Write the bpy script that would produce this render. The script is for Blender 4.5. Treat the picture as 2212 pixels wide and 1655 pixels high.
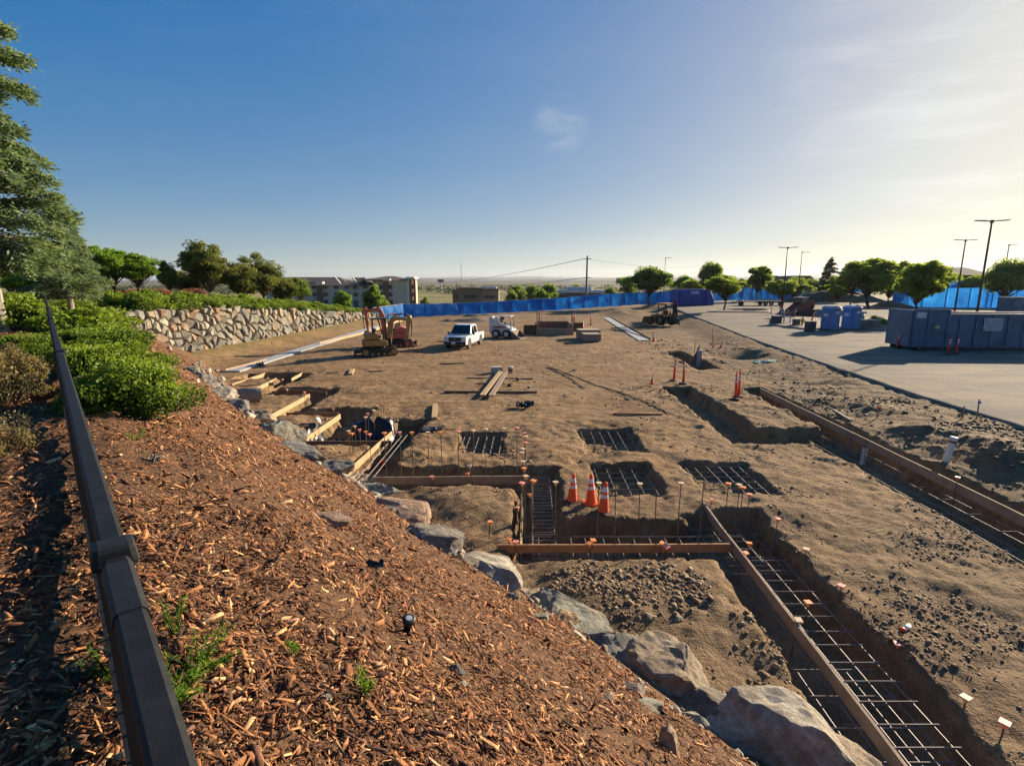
import bpy, bmesh, math, random
import numpy as np
from mathutils import Vector, Matrix, Euler
R = math.radians
scene = bpy.context.scene
for o in list(bpy.data.objects): bpy.data.objects.remove(o)
COL = scene.collection
random.seed(7); rng = np.random.default_rng(7)

# ------------------------------------------------------------------ camera
CAM_H, PITCH, FPX = 5.0, R(10.85), 1131.0           # focal length in units of a 2212 px wide picture
cam = bpy.data.cameras.new('camera'); cam.sensor_width = 36.0; cam.lens = 36.0*FPX/2212.0
cam.clip_start = 0.05; cam.clip_end = 20000
camo = bpy.data.objects.new('camera', cam); COL.objects.link(camo)
camo.location = (0, 0, CAM_H); camo.rotation_euler = (R(90)-PITCH, 0, 0)
scene.camera = camo

# ------------------------------------------------------------------ sky, sun, exposure
SKY_GAMMA = 0.42        # soft shoulder for the whole sky, as the camera's tone curve gave it
SUN_AZ, SUN_EL = R(51), R(17.5)                     # azimuth measured clockwise from +Y
world = bpy.data.worlds.new('World'); scene.world = world; world.use_nodes = True
wn = world.node_tree.nodes; wl = world.node_tree.links; wn.clear()
wo = wn.new('ShaderNodeOutputWorld'); wb = wn.new('ShaderNodeBackground')
sky = wn.new('ShaderNodeTexSky'); sky.sky_type = 'NISHITA'; sky.sun_disc = False
sky.sun_elevation = SUN_EL; sky.sun_rotation = SUN_AZ
sky.altitude = 60; sky.air_density = 0.8; sky.dust_density = 1.0; sky.ozone_density = 5.0
wb.inputs['Strength'].default_value = 0.15
def wnode(t, **kw):
    n = wn.new(t)
    for k, v in kw.items(): setattr(n, k, v)
    return n
# thin cirrus: stretched noise over the direction of view, mixed a little into the sky
tc = wnode('ShaderNodeTexCoord')
mp = wnode('ShaderNodeMapping'); mp.inputs['Rotation'].default_value = (0, R(14), R(-35)); mp.inputs['Scale'].default_value = (1.2, 3.2, 14.0)
wl.new(tc.outputs['Generated'], mp.inputs['Vector'])
ns = wnode('ShaderNodeTexNoise'); ns.inputs['Scale'].default_value = 1.7; ns.inputs['Detail'].default_value = 9; ns.inputs['Roughness'].default_value = 0.62
ns.inputs['Distortion'].default_value = 0.5
wl.new(mp.outputs['Vector'], ns.inputs['Vector'])
cr = wnode('ShaderNodeValToRGB'); cr.color_ramp.elements[0].position = 0.46; cr.color_ramp.elements[1].position = 0.82
wl.new(ns.outputs['Fac'], cr.inputs['Fac'])
def dirmask(vec, lo, hi):
    vm = wnode('ShaderNodeVectorMath', operation='DOT_PRODUCT'); wl.new(tc.outputs['Generated'], vm.inputs[0]); vm.inputs[1].default_value = vec
    mr = wnode('ShaderNodeMapRange', interpolation_type='SMOOTHSTEP'); mr.inputs['From Min'].default_value = lo; mr.inputs['From Max'].default_value = hi
    wl.new(vm.outputs['Value'], mr.inputs['Value']); return mr.outputs['Result']
def sdir(az, el): return (math.sin(R(az))*math.cos(R(el)), math.cos(R(az))*math.cos(R(el)), math.sin(R(el)))
m1 = dirmask(sdir(44, 17), 0.93, 0.985)             # streaks of cirrus on the sunny side
m2 = dirmask(sdir(4.8, 15.2), 0.9984, 0.9999)        # one small wisp
m2b = wnode('ShaderNodeMath', operation='MULTIPLY'); wl.new(m2, m2b.inputs[0]); m2b.inputs[1].default_value = 0.42
ad = wnode('ShaderNodeMath', operation='MAXIMUM'); wl.new(m1, ad.inputs[0]); wl.new(m2b.outputs[0], ad.inputs[1])
ad2 = wnode('ShaderNodeMath', operation='MAXIMUM'); wl.new(ad.outputs[0], ad2.inputs[0]); ad2.inputs[1].default_value = 0.10
ns2 = wnode('ShaderNodeTexNoise'); ns2.inputs['Scale'].default_value = 17; ns2.inputs['Detail'].default_value = 6; ns2.inputs['Distortion'].default_value = 0.15
mpw = wnode('ShaderNodeMapping'); mpw.inputs['Rotation'].default_value = (0, R(-38), 0); mpw.inputs['Scale'].default_value = (1, 1, 2.6); wl.new(tc.outputs['Generated'], mpw.inputs['Vector']); wl.new(mpw.outputs['Vector'], ns2.inputs['Vector'])
cr2 = wnode('ShaderNodeValToRGB'); cr2.color_ramp.elements[0].position = 0.36; cr2.color_ramp.elements[1].position = 0.72; wl.new(ns2.outputs['Fac'], cr2.inputs['Fac'])
w2 = wnode('ShaderNodeMath', operation='MULTIPLY'); wl.new(m2b.outputs[0], w2.inputs[0]); wl.new(cr2.outputs['Color'], w2.inputs[1])
mu = wnode('ShaderNodeMath', operation='MULTIPLY'); wl.new(cr.outputs['Color'], mu.inputs[0]); wl.new(ad2.outputs[0], mu.inputs[1])
mu2 = wnode('ShaderNodeMath', operation='MULTIPLY'); wl.new(mu.outputs[0], mu2.inputs[0]); mu2.inputs[1].default_value = 0.75
mxx = wnode('ShaderNodeMath', operation='MAXIMUM'); wl.new(mu2.outputs[0], mxx.inputs[0]); wl.new(w2.outputs[0], mxx.inputs[1])
cb = wnode('ShaderNodeVectorMath', operation='MULTIPLY_ADD')      # cloud = brighter, whiter sky of the same direction
hs = wnode('ShaderNodeHueSaturation'); hs.inputs['Saturation'].default_value = 0.35; hs.inputs['Value'].default_value = 1.3
sat = wnode('ShaderNodeHueSaturation'); sat.inputs['Saturation'].default_value = 2.55; sat.inputs['Hue'].default_value = 0.521; gm = wnode('ShaderNodeGamma'); gm.inputs['Gamma'].default_value = SKY_GAMMA; wl.new(sky.outputs['Color'], gm.inputs['Color']); 
sh1 = wnode('ShaderNodeVectorMath', operation='MULTIPLY_ADD'); wl.new(gm.outputs['Color'], sh1.inputs[0]); sh1.inputs[1].default_value = (.20, .215, .25); sh1.inputs[2].default_value = (1, 1, 1)
sh2 = wnode('ShaderNodeVectorMath', operation='DIVIDE'); wl.new(gm.outputs['Color'], sh2.inputs[0]); wl.new(sh1.outputs[0], sh2.inputs[1]); wl.new(sh2.outputs[0], sat.inputs['Color'])
wl.new(sat.outputs['Color'], hs.inputs['Color'])
mix = wnode('ShaderNodeMixRGB'); wl.new(mxx.outputs[0], mix.inputs['Fac']); wl.new(sat.outputs['Color'], mix.inputs[1]); wl.new(hs.outputs['Color'], mix.inputs[2])
wl.new(mix.outputs[0], wb.inputs['Color']); wl.new(wb.outputs[0], wo.inputs['Surface'])

sl = bpy.data.lights.new('sun', 'SUN'); sl.energy = 4.4; sl.angle = R(0.55); sl.color = (1.0, 0.83, 0.61)
so = bpy.data.objects.new('sun', sl); COL.objects.link(so)
sd = Vector((math.sin(SUN_AZ)*math.cos(SUN_EL), math.cos(SUN_AZ)*math.cos(SUN_EL), math.sin(SUN_EL)))
so.rotation_euler = sd.to_track_quat('Z', 'Y').to_euler(); so.location = (40, 30, 30)

vs = scene.view_settings; vs.view_transform = 'Standard'; vs.look = 'None'; vs.exposure = 1.42; vs.gamma = 1.0; vs.use_curve_mapping = False
scene.render.engine = 'CYCLES'
scene.cycles.use_denoising = True
try: scene.cycles.denoiser = 'OPENIMAGEDENOISE'
except Exception: pass
scene.cycles.max_bounces = 4; scene.cycles.diffuse_bounces = 3; scene.cycles.adaptive_threshold = 0.025; scene.cycles.transparent_max_bounces = 8; scene.cycles.volume_bounces = 0
scene.cycles.caustics_reflective = False; scene.cycles.caustics_refractive = False

# ------------------------------------------------------------------ noise on arrays
def _hash(ix, iy, s):
    h = (ix.astype(np.int64)*374761393 + iy.astype(np.int64)*668265263 + s*982451653) & 0xFFFFFFFF
    h = ((h ^ (h >> 13))*1274126177) & 0xFFFFFFFF
    return ((h ^ (h >> 16)) & 0xFFFF)/65535.0
def vnoise(x, y, s=0):
    x = np.asarray(x, float); y = np.asarray(y, float)
    ix = np.floor(x); iy = np.floor(y); fx = x-ix; fy = y-iy
    fx = fx*fx*(3-2*fx); fy = fy*fy*(3-2*fy)
    a = _hash(ix, iy, s); b = _hash(ix+1, iy, s); c = _hash(ix, iy+1, s); d = _hash(ix+1, iy+1, s)
    return (a*(1-fx)+b*fx)*(1-fy)+(c*(1-fx)+d*fx)*fy
def fbm(x, y, oct=4, s=0, gain=0.5):
    t = 0; a = 1; n = 0
    for k in range(oct):
        t = t+a*(vnoise(x, y, s+k*17)-0.5); n += a; a *= gain; x = np.asarray(x)*2.03+11.3; y = np.asarray(y)*2.03+5.7
    return t/n*2
def sstep(a, b, v):
    t = np.clip((v-a)/(b-a), 0, 1); return t*t*(3-2*t)

# ------------------------------------------------------------------ materials
MATS = {}
def nt(m):
    m.use_nodes = True; t = m.node_tree; return t, t.nodes, t.links
def M(name, col, rough=0.75, var=0.14, scale=2.5, bump=0.0, bscale=25.0, metal=0.0, col2=None, detail=5, spec=0.4, trans=0.0, stretch=None, dirt=0.0, dirtcol=(0.20, 0.13, 0.08), coat=0.0):
    if name in MATS: return MATS[name]
    m = bpy.data.materials.new(name); t, N, L = nt(m)
    b = N['Principled BSDF']; out = N['Material Output']
    b.inputs['Roughness'].default_value = rough; b.inputs['Metallic'].default_value = metal
    b.inputs['Specular IOR Level'].default_value = spec; b.inputs['Coat Weight'].default_value = coat
    tcn = N.new('ShaderNodeTexCoord'); vec = tcn.outputs['Object']
    if stretch:
        mpn = N.new('ShaderNodeMapping'); mpn.inputs['Scale'].default_value = stretch; L.new(vec, mpn.inputs['Vector']); vec = mpn.outputs['Vector']
    n1 = N.new('ShaderNodeTexNoise'); n1.inputs['Scale'].default_value = scale; n1.inputs['Detail'].default_value = detail; n1.inputs['Roughness'].default_value = 0.6
    L.new(vec, n1.inputs['Vector'])
    rp = N.new('ShaderNodeValToRGB'); rp.color_ramp.elements[0].position = 0.3; rp.color_ramp.elements[1].position = 0.7
    c1 = col2 if col2 else tuple(min(1, c*(1+var)) for c in col)
    rp.color_ramp.elements[0].color = tuple(c*(1-var) for c in col)+(1,); rp.color_ramp.elements[1].color = tuple(c1)+(1,)
    L.new(n1.outputs['Fac'], rp.inputs['Fac']); cout = rp.outputs['Color']
    if dirt > 0:
        n3 = N.new('ShaderNodeTexNoise'); n3.inputs['Scale'].default_value = scale*1.7; n3.inputs['Detail'].default_value = 8; n3.inputs['Roughness'].default_value = 0.7
        L.new(tcn.outputs['Object'], n3.inputs['Vector'])
        r3 = N.new('ShaderNodeValToRGB'); r3.color_ramp.elements[0].position = 0.45; r3.color_ramp.elements[1].position = 0.75
        r3.color_ramp.elements[1].color = (dirt, dirt, dirt, 1); L.new(n3.outputs['Fac'], r3.inputs['Fac'])
        mxn = N.new('ShaderNodeMixRGB'); L.new(r3.outputs['Color'], mxn.inputs['Fac']); L.new(cout, mxn.inputs[1]); mxn.inputs[2].default_value = dirtcol+(1,); cout = mxn.outputs[0]
    L.new(cout, b.inputs['Base Color'])
    if bump > 0:
        n2 = N.new('ShaderNodeTexNoise'); n2.inputs['Scale'].default_value = bscale; n2.inputs['Detail'].default_value = 6; L.new(vec, n2.inputs['Vector'])
        bp = N.new('ShaderNodeBump'); bp.inputs['Strength'].default_value = bump; bp.inputs['Distance'].default_value = 0.02
        L.new(n2.outputs['Fac'], bp.inputs['Height']); L.new(bp.outputs['Normal'], b.inputs['Normal'])
    if trans > 0:
        tr = N.new('ShaderNodeBsdfTranslucent'); L.new(cout, tr.inputs['Color']); ms = N.new('ShaderNodeMixShader'); ms.inputs['Fac'].default_value = trans
        L.new(b.outputs[0], ms.inputs[1]); L.new(tr.outputs[0], ms.inputs[2]); L.new(ms.outputs[0], out.inputs['Surface'])
    MATS[name] = m; return m

# ------------------------------------------------------------------ mesh helpers
class MB:
    def __init__(s): s.v = []; s.f = []
    def add(s, vs_, fs_):
        o = len(s.v); s.v += [tuple(p) for p in vs_]; s.f += [tuple(i+o for i in f) for f in fs_]; return s
    def box(s, c, d, rot=None, taper=(1, 1)):
        x, y, z = d[0]/2, d[1]/2, d[2]/2; tx, ty = taper
        p = [(-x, -y, -z), (x, -y, -z), (x, y, -z), (-x, y, -z), (-x*tx, -y*ty, z), (x*tx, -y*ty, z), (x*tx, y*ty, z), (-x*tx, y*ty, z)]
        if rot is not None:
            e = Euler(rot).to_matrix() if not isinstance(rot, Matrix) else rot; p = [e @ Vector(q) for q in p]
        p = [(q[0]+c[0], q[1]+c[1], q[2]+c[2]) for q in p]
        return s.add(p, [(0, 3, 2, 1), (4, 5, 6, 7), (0, 1, 5, 4), (1, 2, 6, 5), (2, 3, 7, 6), (3, 0, 4, 7)])
    def bar(s, p0, p1, w, h, up=(0, 0, 1)):
        p0 = Vector(p0); p1 = Vector(p1); d = p1-p0; l = d.length; d.normalize(); u = Vector(up)
        sd_ = d.cross(u)
        if sd_.length < 1e-4: sd_ = d.cross(Vector((1, 0, 0)))
        sd_.normalize(); u = sd_.cross(d)
        P = []
        for q in (p0, p1):
            for a, b in ((-1, -1), (1, -1), (1, 1), (-1, 1)): P.append(q+sd_*(a*w/2)+u*(b*h/2))
        return s.add(P, [(0, 1, 2, 3), (7, 6, 5, 4), (0, 4, 5, 1), (1, 5, 6, 2), (2, 6, 7, 3), (3, 7, 4, 0)])
    def cyl(s, p0, p1, r0, r1=None, n=10, caps=True):
        r1 = r0 if r1 is None else r1; p0 = Vector(p0); p1 = Vector(p1); d = (p1-p0)
        if d.length < 1e-9: return s
        d.normalize(); a = d.orthogonal().normalized(); b = d.cross(a); P = []
        for q, r in ((p0, r0), (p1, r1)):
            for i in range(n):
                t = 2*math.pi*i/n; P.append(q+a*(math.cos(t)*r)+b*(math.sin(t)*r))
        F = [(i, (i+1) % n, n+(i+1) % n, n+i) for i in range(n)]
        if caps: F += [tuple(range(n-1, -1, -1)), tuple(range(n, 2*n))]
        return s.add(P, F)
    def tube(s, pts, r, n=8):
        for a, b in zip(pts[:-1], pts[1:]): s.cyl(a, b, r, n=n)
        return s
    def prism(s, poly, y0, y1, plane='xz', inset=0.0):
        n = len(poly)
        cx = sum(p[0] for p in poly)/n; cz = sum(p[1] for p in poly)/n
        def mk(p, y):
            return {'xz': (p[0], y, p[1]), 'yz': (y, p[0], p[1]), 'xy': (p[0], p[1], y)}[plane]
        P = [mk(p, y0) for p in poly]+[mk((cx+(p[0]-cx)*(1-inset), cz+(p[1]-cz)*(1-inset)), y1) for p in poly]
        F = [(i, (i+1) % n, n+(i+1) % n, n+i) for i in range(n)]+[tuple(range(n-1, -1, -1)), tuple(range(n, 2*n))]
        return s.add(P, F)
    def lathe(s, prof, n=16, c=(0, 0, 0), caps=True):
        P = []
        for r, z in prof:
            for i in range(n):
                t = 2*math.pi*i/n; P.append((c[0]+r*math.cos(t), c[1]+r*math.sin(t), c[2]+z))
        F = []
        for k in range(len(prof)-1):
            for i in range(n): F.append((k*n+i, k*n+(i+1) % n, (k+1)*n+(i+1) % n, (k+1)*n+i))
        if caps: F += [tuple(range(n-1, -1, -1)), tuple((len(prof)-1)*n+i for i in range(n))]
        return s.add(P, F)
    def build(s, name, mat, parent=None, smooth=False, bevel=0.0, seg=1):
        me = bpy.data.meshes.new(name); me.from_pydata(s.v, [], s.f)
        bm = bmesh.new(); bm.from_mesh(me); bmesh.ops.recalc_face_normals(bm, faces=bm.faces)
        if bevel > 0:
            bmesh.ops.bevel(bm, geom=[e for e in bm.edges if len(e.link_faces) == 2 and e.calc_face_angle(0) > 0.5], offset=bevel, segments=seg, affect='EDGES', profile=0.6, clamp_overlap=True)
        bm.to_mesh(me); bm.free()
        if smooth:
            for p in me.polygons: p.use_smooth = True
        return link(name, me, mat, parent)
def link(name, me, mat=None, parent=None):
    if mat is not None and len(me.materials) == 0: me.materials.append(mat)
    o = bpy.data.objects.new(name, me); COL.objects.link(o)
    if parent is not None: o.parent = parent
    return o
def fast_mesh(name, V, F, mat=None, colors=None, smooth=False, nper=4):
    """V (n,3), F (m,nper) int arrays; colors per face (m,3)."""
    me = bpy.data.meshes.new(name); n = len(V); m = len(F)
    me.vertices.add(n); me.vertices.foreach_set('co', np.ascontiguousarray(V, np.float32).ravel())
    me.loops.add(m*nper); me.loops.foreach_set('vertex_index', np.ascontiguousarray(F, np.int32).ravel())
    me.polygons.add(m); me.polygons.foreach_set('loop_start', np.arange(0, m*nper, nper, dtype=np.int32))
    me.polygons.foreach_set('loop_total', np.full(m, nper, np.int32))
    if smooth: me.polygons.foreach_set('use_smooth', np.ones(m, bool))
    me.update(calc_edges=True)
    if colors is not None:
        a = me.color_attributes.new('tint', 'FLOAT_COLOR', 'CORNER')
        c = np.ones((m, nper, 4), np.float32); c[:, :, :3] = np.asarray(colors)[:, None, :]
        a.data.foreach_set('color', c.ravel())
    if mat: me.materials.append(mat)
    return me
def tag(o, label=None, cat=None, group=None, kind=None):
    if label: o['label'] = label
    if cat: o['category'] = cat
    if group: o['group'] = group
    if kind: o['kind'] = kind
    return o
def thing(name, label, cat, loc=(0, 0, 0), rz=0.0, group=None, rot=None):
    o = bpy.data.objects.new(name, None); COL.objects.link(o); o.empty_display_size = 0.2
    o.location = loc; o.rotation_euler = rot if rot else (0, 0, rz)
    return tag(o, label, cat, group)
def dup(root, loc=None, rz=None, label=None, group=None, scale=None, rot=None):
    r = root.copy(); COL.objects.link(r)
    if loc is not None: r.location = loc
    if rz is not None: r.rotation_euler = (0, 0, rz)
    if rot is not None: r.rotation_euler = rot
    if scale is not None: r.scale = scale if isinstance(scale, tuple) else (scale,)*3
    if label: r['label'] = label
    if group: r['group'] = group
    for ch in [c for c in bpy.data.objects if c.parent == root]:
        c = ch.copy(); COL.objects.link(c); c.parent = r
        for g in [k for k in bpy.data.objects if k.parent == ch]:
            d = g.copy(); COL.objects.link(d); d.parent = c
    return r

# ------------------------------------------------------------------ where things stand (rays of the surveyed view -> places in the world)
def ray(px, py):
    x = (px-1106)/FPX; y = (py-827.5)/FPX
    return x, math.cos(PITCH)-y*math.sin(PITCH), -(y*math.cos(PITCH)+math.sin(PITCH))
def at(px, py, z=0.0):
    x, f, d = ray(px, py); t = (z-CAM_H)/d; return Vector((x*t, f*t, z))
def atY(px, py, Y):
    x, f, d = ray(px, py); t = Y/f; return Vector((x*t, Y, CAM_H+d*t))
# ================================================================== TERRAIN
SH = 0.033                                             # the building grid is turned a little: u = x - SH*y
TRENCH = [  # u0,u1,y0,y1,depth
 (3.45, 5.0, 2.0, 10.75, .62), (-.35, 5.0, 8.85, 10.45, .6), (-.35, .72, 8.85, 13.75, .6), (-4.75, .72, 12.2, 13.75, .55),
 (-4.85, -3.8, 12.3, 19.0, .65), (-7.3, -4.85, 15.65, 17.8, .6), (-7.35, -6.2, 15.65, 20.5, .6), (-10.0, -6.2, 19.35, 20.6, .6),
 (-10.0, -9.0, 19.35, 24.3, .6), (-13.2, -9.0, 23.25, 24.6, .6), (-13.2, -12.1, 23.25, 28.4, .6), (-15.7, -12.1, 27.4, 28.8, .6),
 (-2.28, -.78, 15.05, 17.2, .42), (1.72, 3.5, 15.05, 17.75, .36), (1.72, 3.32, 11.9, 14.05, .36), (4.28, 6.08, 11.9, 14.15, .36),
 (9.1, 11.25, 0.5, 17.75, .75), (10.25, 11.3, 17.6, 24.6, .75), (6.6, 7.95, 16.0, 25.3, .52), (6.6, 10.4, 16.0, 17.7, .55),
 (10.0, 11.3, 30.5, 38.6, .7)]
def zl(y): return np.clip(.15+.0125*(np.asarray(y, float)-15), .1, 1.15)
def xe(y): return np.interp(y, [-50, 0, 17, 23.4, 40.4, 65.5, 80, 130], [16, 17, 17.2, 17.4, 19.1, 22.7, 25, 33])
def yfence(x): return np.interp(x, [-300, -18, -15, 8, 18, 40, 75, 200], [72, 72, 77, 98, 104, 113, 118, 125])
def trench_depth(x, y):
    u = x-SH*y
    n1 = fbm(x*1.1, y*1.1, 4, 3)*.16; n2 = fbm(x*1.1, y*1.1, 4, 91)*.16
    n3 = fbm(x*4.2, y*4.2, 3, 151)*.10; n1 = n1+n3; n2 = n2-fbm(x*3.7, y*3.7, 3, 161)*.10
    D = np.zeros_like(u)
    for (a, b, c, d, dep) in TRENCH:
        s = np.maximum(np.abs(u+n1-(a+b)/2)-(b-a)/2, np.abs(y+n2-(c+d)/2)-(d-c)/2)
        D = np.maximum(D, dep*(1-sstep(-.17, .09, s)))
    return D
def near_trench(x, y, w=1.2):
    u = x-SH*y; best = np.full_like(u, 99.)
    for (a, b, c, d, dep) in TRENCH:
        s = np.maximum(np.abs(u-(a+b)/2)-(b-a)/2, np.abs(y-(c+d)/2)-(d-c)/2); best = np.minimum(best, s)
    return 1-sstep(0, w, best)
def gauss(x, y, cx, cy, sx, sy): return np.exp(-((x-cx)/sx)**2-((y-cy)/sy)**2)
def ground(x, y, fine=True):
    x = np.asarray(x, float); y = np.asarray(y, float)
    z = .05*fbm(x*.22, y*.22, 3, 40)
    e = xe(y)
    right = sstep(11.5, 13.5, x)*(1-sstep(30, 60, y))
    far = sstep(0, 14, y-yfence(x))
    z = z*(1-far)
    # loose spoil between the right trench and the pavement
    sp = gauss(x, y, 14.6, 11.5, 1.8, 4.0)*.55+gauss(x, y, 13.6, 15.5, 1.2, 2.2)*.3+gauss(x, y, 15.0, 21, 1.6, 3.5)*.25
    sp = sp*(1+.7*fbm(x*.9, y*.9, 4, 12))
    z = z+sp
    z = z-.5*gauss(x, y, 16.3, 36.0, 2.1, 1.7)+.15*gauss(x, y, 14.2, 34.0, 1.6, 1.2)
    # loose heap by the fence beside the pavement
    z = z+.9*gauss(x, y, 17.5, 84, 4.0, 8.0)*(1+.3*fbm(x*.5, y*.5, 3, 8))
    # rise to the edge of the pavement and run under it
    t = sstep(-3.5, 0.2, x-e)
    z = z*(1-t)+(zl(y)-.055+.05*fbm(x*1.2, y*1.2, 3, 88))*t
    z = np.where(x > e+.3, zl(y)-.4, z)
    # strip at the foot of the stone wall
    wx = np.interp(y, [20, 33.7, 44.4, 64.7, 74], [-21.2, -20.95, -19.95, -18.05, -17.2])
    z = z+.55*(1-sstep(0.0, 3.0, x-wx))*sstep(20, 26, y)*(1-sstep(66, 74, y))
    # small heaps
    for (cx, cy, s, h) in ((-1.2, 11.3, 1.1, .22), (-2.6, 14.7, .6, .18), (1.7, 7.5, 1.0, .12), (2.9, 8.35, .7, .1), (1.0, 15.0, .7, .12), (2.0, 10.9, .9, .08), (-5.7, 14.6, .8, .25), (-7.9, 18.0, .8, .25), (-10.9, 21.8, .9, .22), (6.3, 10.8, .9, .1)):
        z = z+h*gauss(x, y, cx, cy, s, s*.8)
    if fine:
        rough = .35+.65*np.maximum(near_trench(x, y, 2.2), right)
        rough = rough*(1-far)*np.where(x > e, 0, 1)
        rough = np.maximum(rough, .9*(1-sstep(9, 15, y))*(1-far)*np.where(x > e, 0, 1))
        z = z+rough*(.10*fbm(x*.9, y*.9, 4, 5)+.065*fbm(x*3.1, y*3.1, 4, 6)+.045*np.abs(fbm(x*8., y*8., 3, 7)))
        # tyre ruts crossing the yard
        rut = np.sin((x*.35+y*.9+1.3*fbm(x*.12, y*.12, 2, 30))*3.2)
        z = z-.02*np.clip(rut-.55, 0, 1)*sstep(17, 21, y)*(1-sstep(40, 55, y))*(1-t)
    z = z-trench_depth(x, y)*(1-far)
    und = fbm(x*.004, y*.004, 4, 55)*3*sstep(150, 900, np.hypot(x, y))
    z = z*(1-far)+(-5.0*sstep(0, 60, y-yfence(x)-4)+und)*far
    side = sstep(90, 200, np.abs(x)); z = z*(1-side*(1-far))+(-3)*side*(1-far)
    return z
DQ = (-.65, .76); NQ = (.76, .65)
def qn(x, y): return x*DQ[0]+y*DQ[1], x*NQ[0]+y*NQ[1]
def xy(q, n): return q*DQ[0]+n*NQ[0], q*DQ[1]+n*NQ[1]
def toe(q): return 4.5+.075*np.clip(np.asarray(q, float)-20, 0, 40)-.25*(1-sstep(0, 5, np.asarray(q, float)))
def bank(x, y, fine=False):
    q, n = qn(np.asarray(x, float), np.asarray(y, float)); tq = toe(q)
    s = n*4.5/tq
    z = np.interp(s, [-60, -6, -2, .2, 1, 2, 3, 4, 4.5, 5.1, 5.6], [4.6, 3.95, 3.62, 3.5, 3.2, 2.5, 1.8, 1.05, .62, .1, -1.5])
    if fine: z = z+.06*fbm(x*1.3, y*1.3, 4, 21)+.03*fbm(x*5, y*5, 3, 22)
    return np.where((q > 41) | (q < -8) | (n < -45), -9., z)
def terrain(x, y): return np.maximum(ground(x, y, False), bank(x, y))
TS = np.concatenate([np.geomspace(.7, 30, 900), np.geomspace(30.05, 160, 500)])
def hit(px, py):
    """first point of the ground along a surveyed ray"""
    x, f, d = ray(px, py); X = x*TS; Y = f*TS; Z = CAM_H+d*TS
    g = terrain(X, Y); k = np.nonzero(Z < g)[0]
    i = k[0] if len(k) else len(TS)-1
    if i > 0:
        a = Z[i-1]-g[i-1]; b = Z[i]-g[i]; w = a/(a-b+1e-9); return Vector((X[i-1]+(X[i]-X[i-1])*w, Y[i-1]+(Y[i]-Y[i-1])*w, float(g[i-1]+(g[i]-g[i-1])*w)))
    return Vector((X[0], Y[0], float(g[0])))
def pad(x, y): return float(ground(np.array([x]), np.array([y]), True)[0])
def bz(x, y): return float(bank(np.array([x]), np.array([y]), True)[0])

def axis(*segs):
    out = [segs[0][0]]
    for a, b, st in segs:
        if st > 0: out += list(np.linspace(a, b, max(2, int(round((b-a)/st))+1))[1:])
        else: out += list(np.sign(b)*np.geomspace(abs(a), abs(b), -int(st)+1)[1:])
    return np.array(out)
def grid_mesh(name, X, Y, Z, mat, smooth=True, zone=None):
    ny, nx = X.shape
    V = np.stack([X, Y, Z], -1).reshape(-1, 3)
    i = np.arange(ny-1)[:, None]*nx+np.arange(nx-1)[None, :]
    F = np.stack([i, i+1, i+nx+1, i+nx], -1).reshape(-1, 4)
    me = fast_mesh(name, V, F, mat, smooth=smooth)
    if zone is not None:
        a = me.color_attributes.new('zone', 'FLOAT_COLOR', 'POINT'); c = np.ones((V.shape[0], 4), np.float32); c[:, :3] = zone.reshape(-1, 3); a.data.foreach_set('color', c.ravel())
    return me

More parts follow.
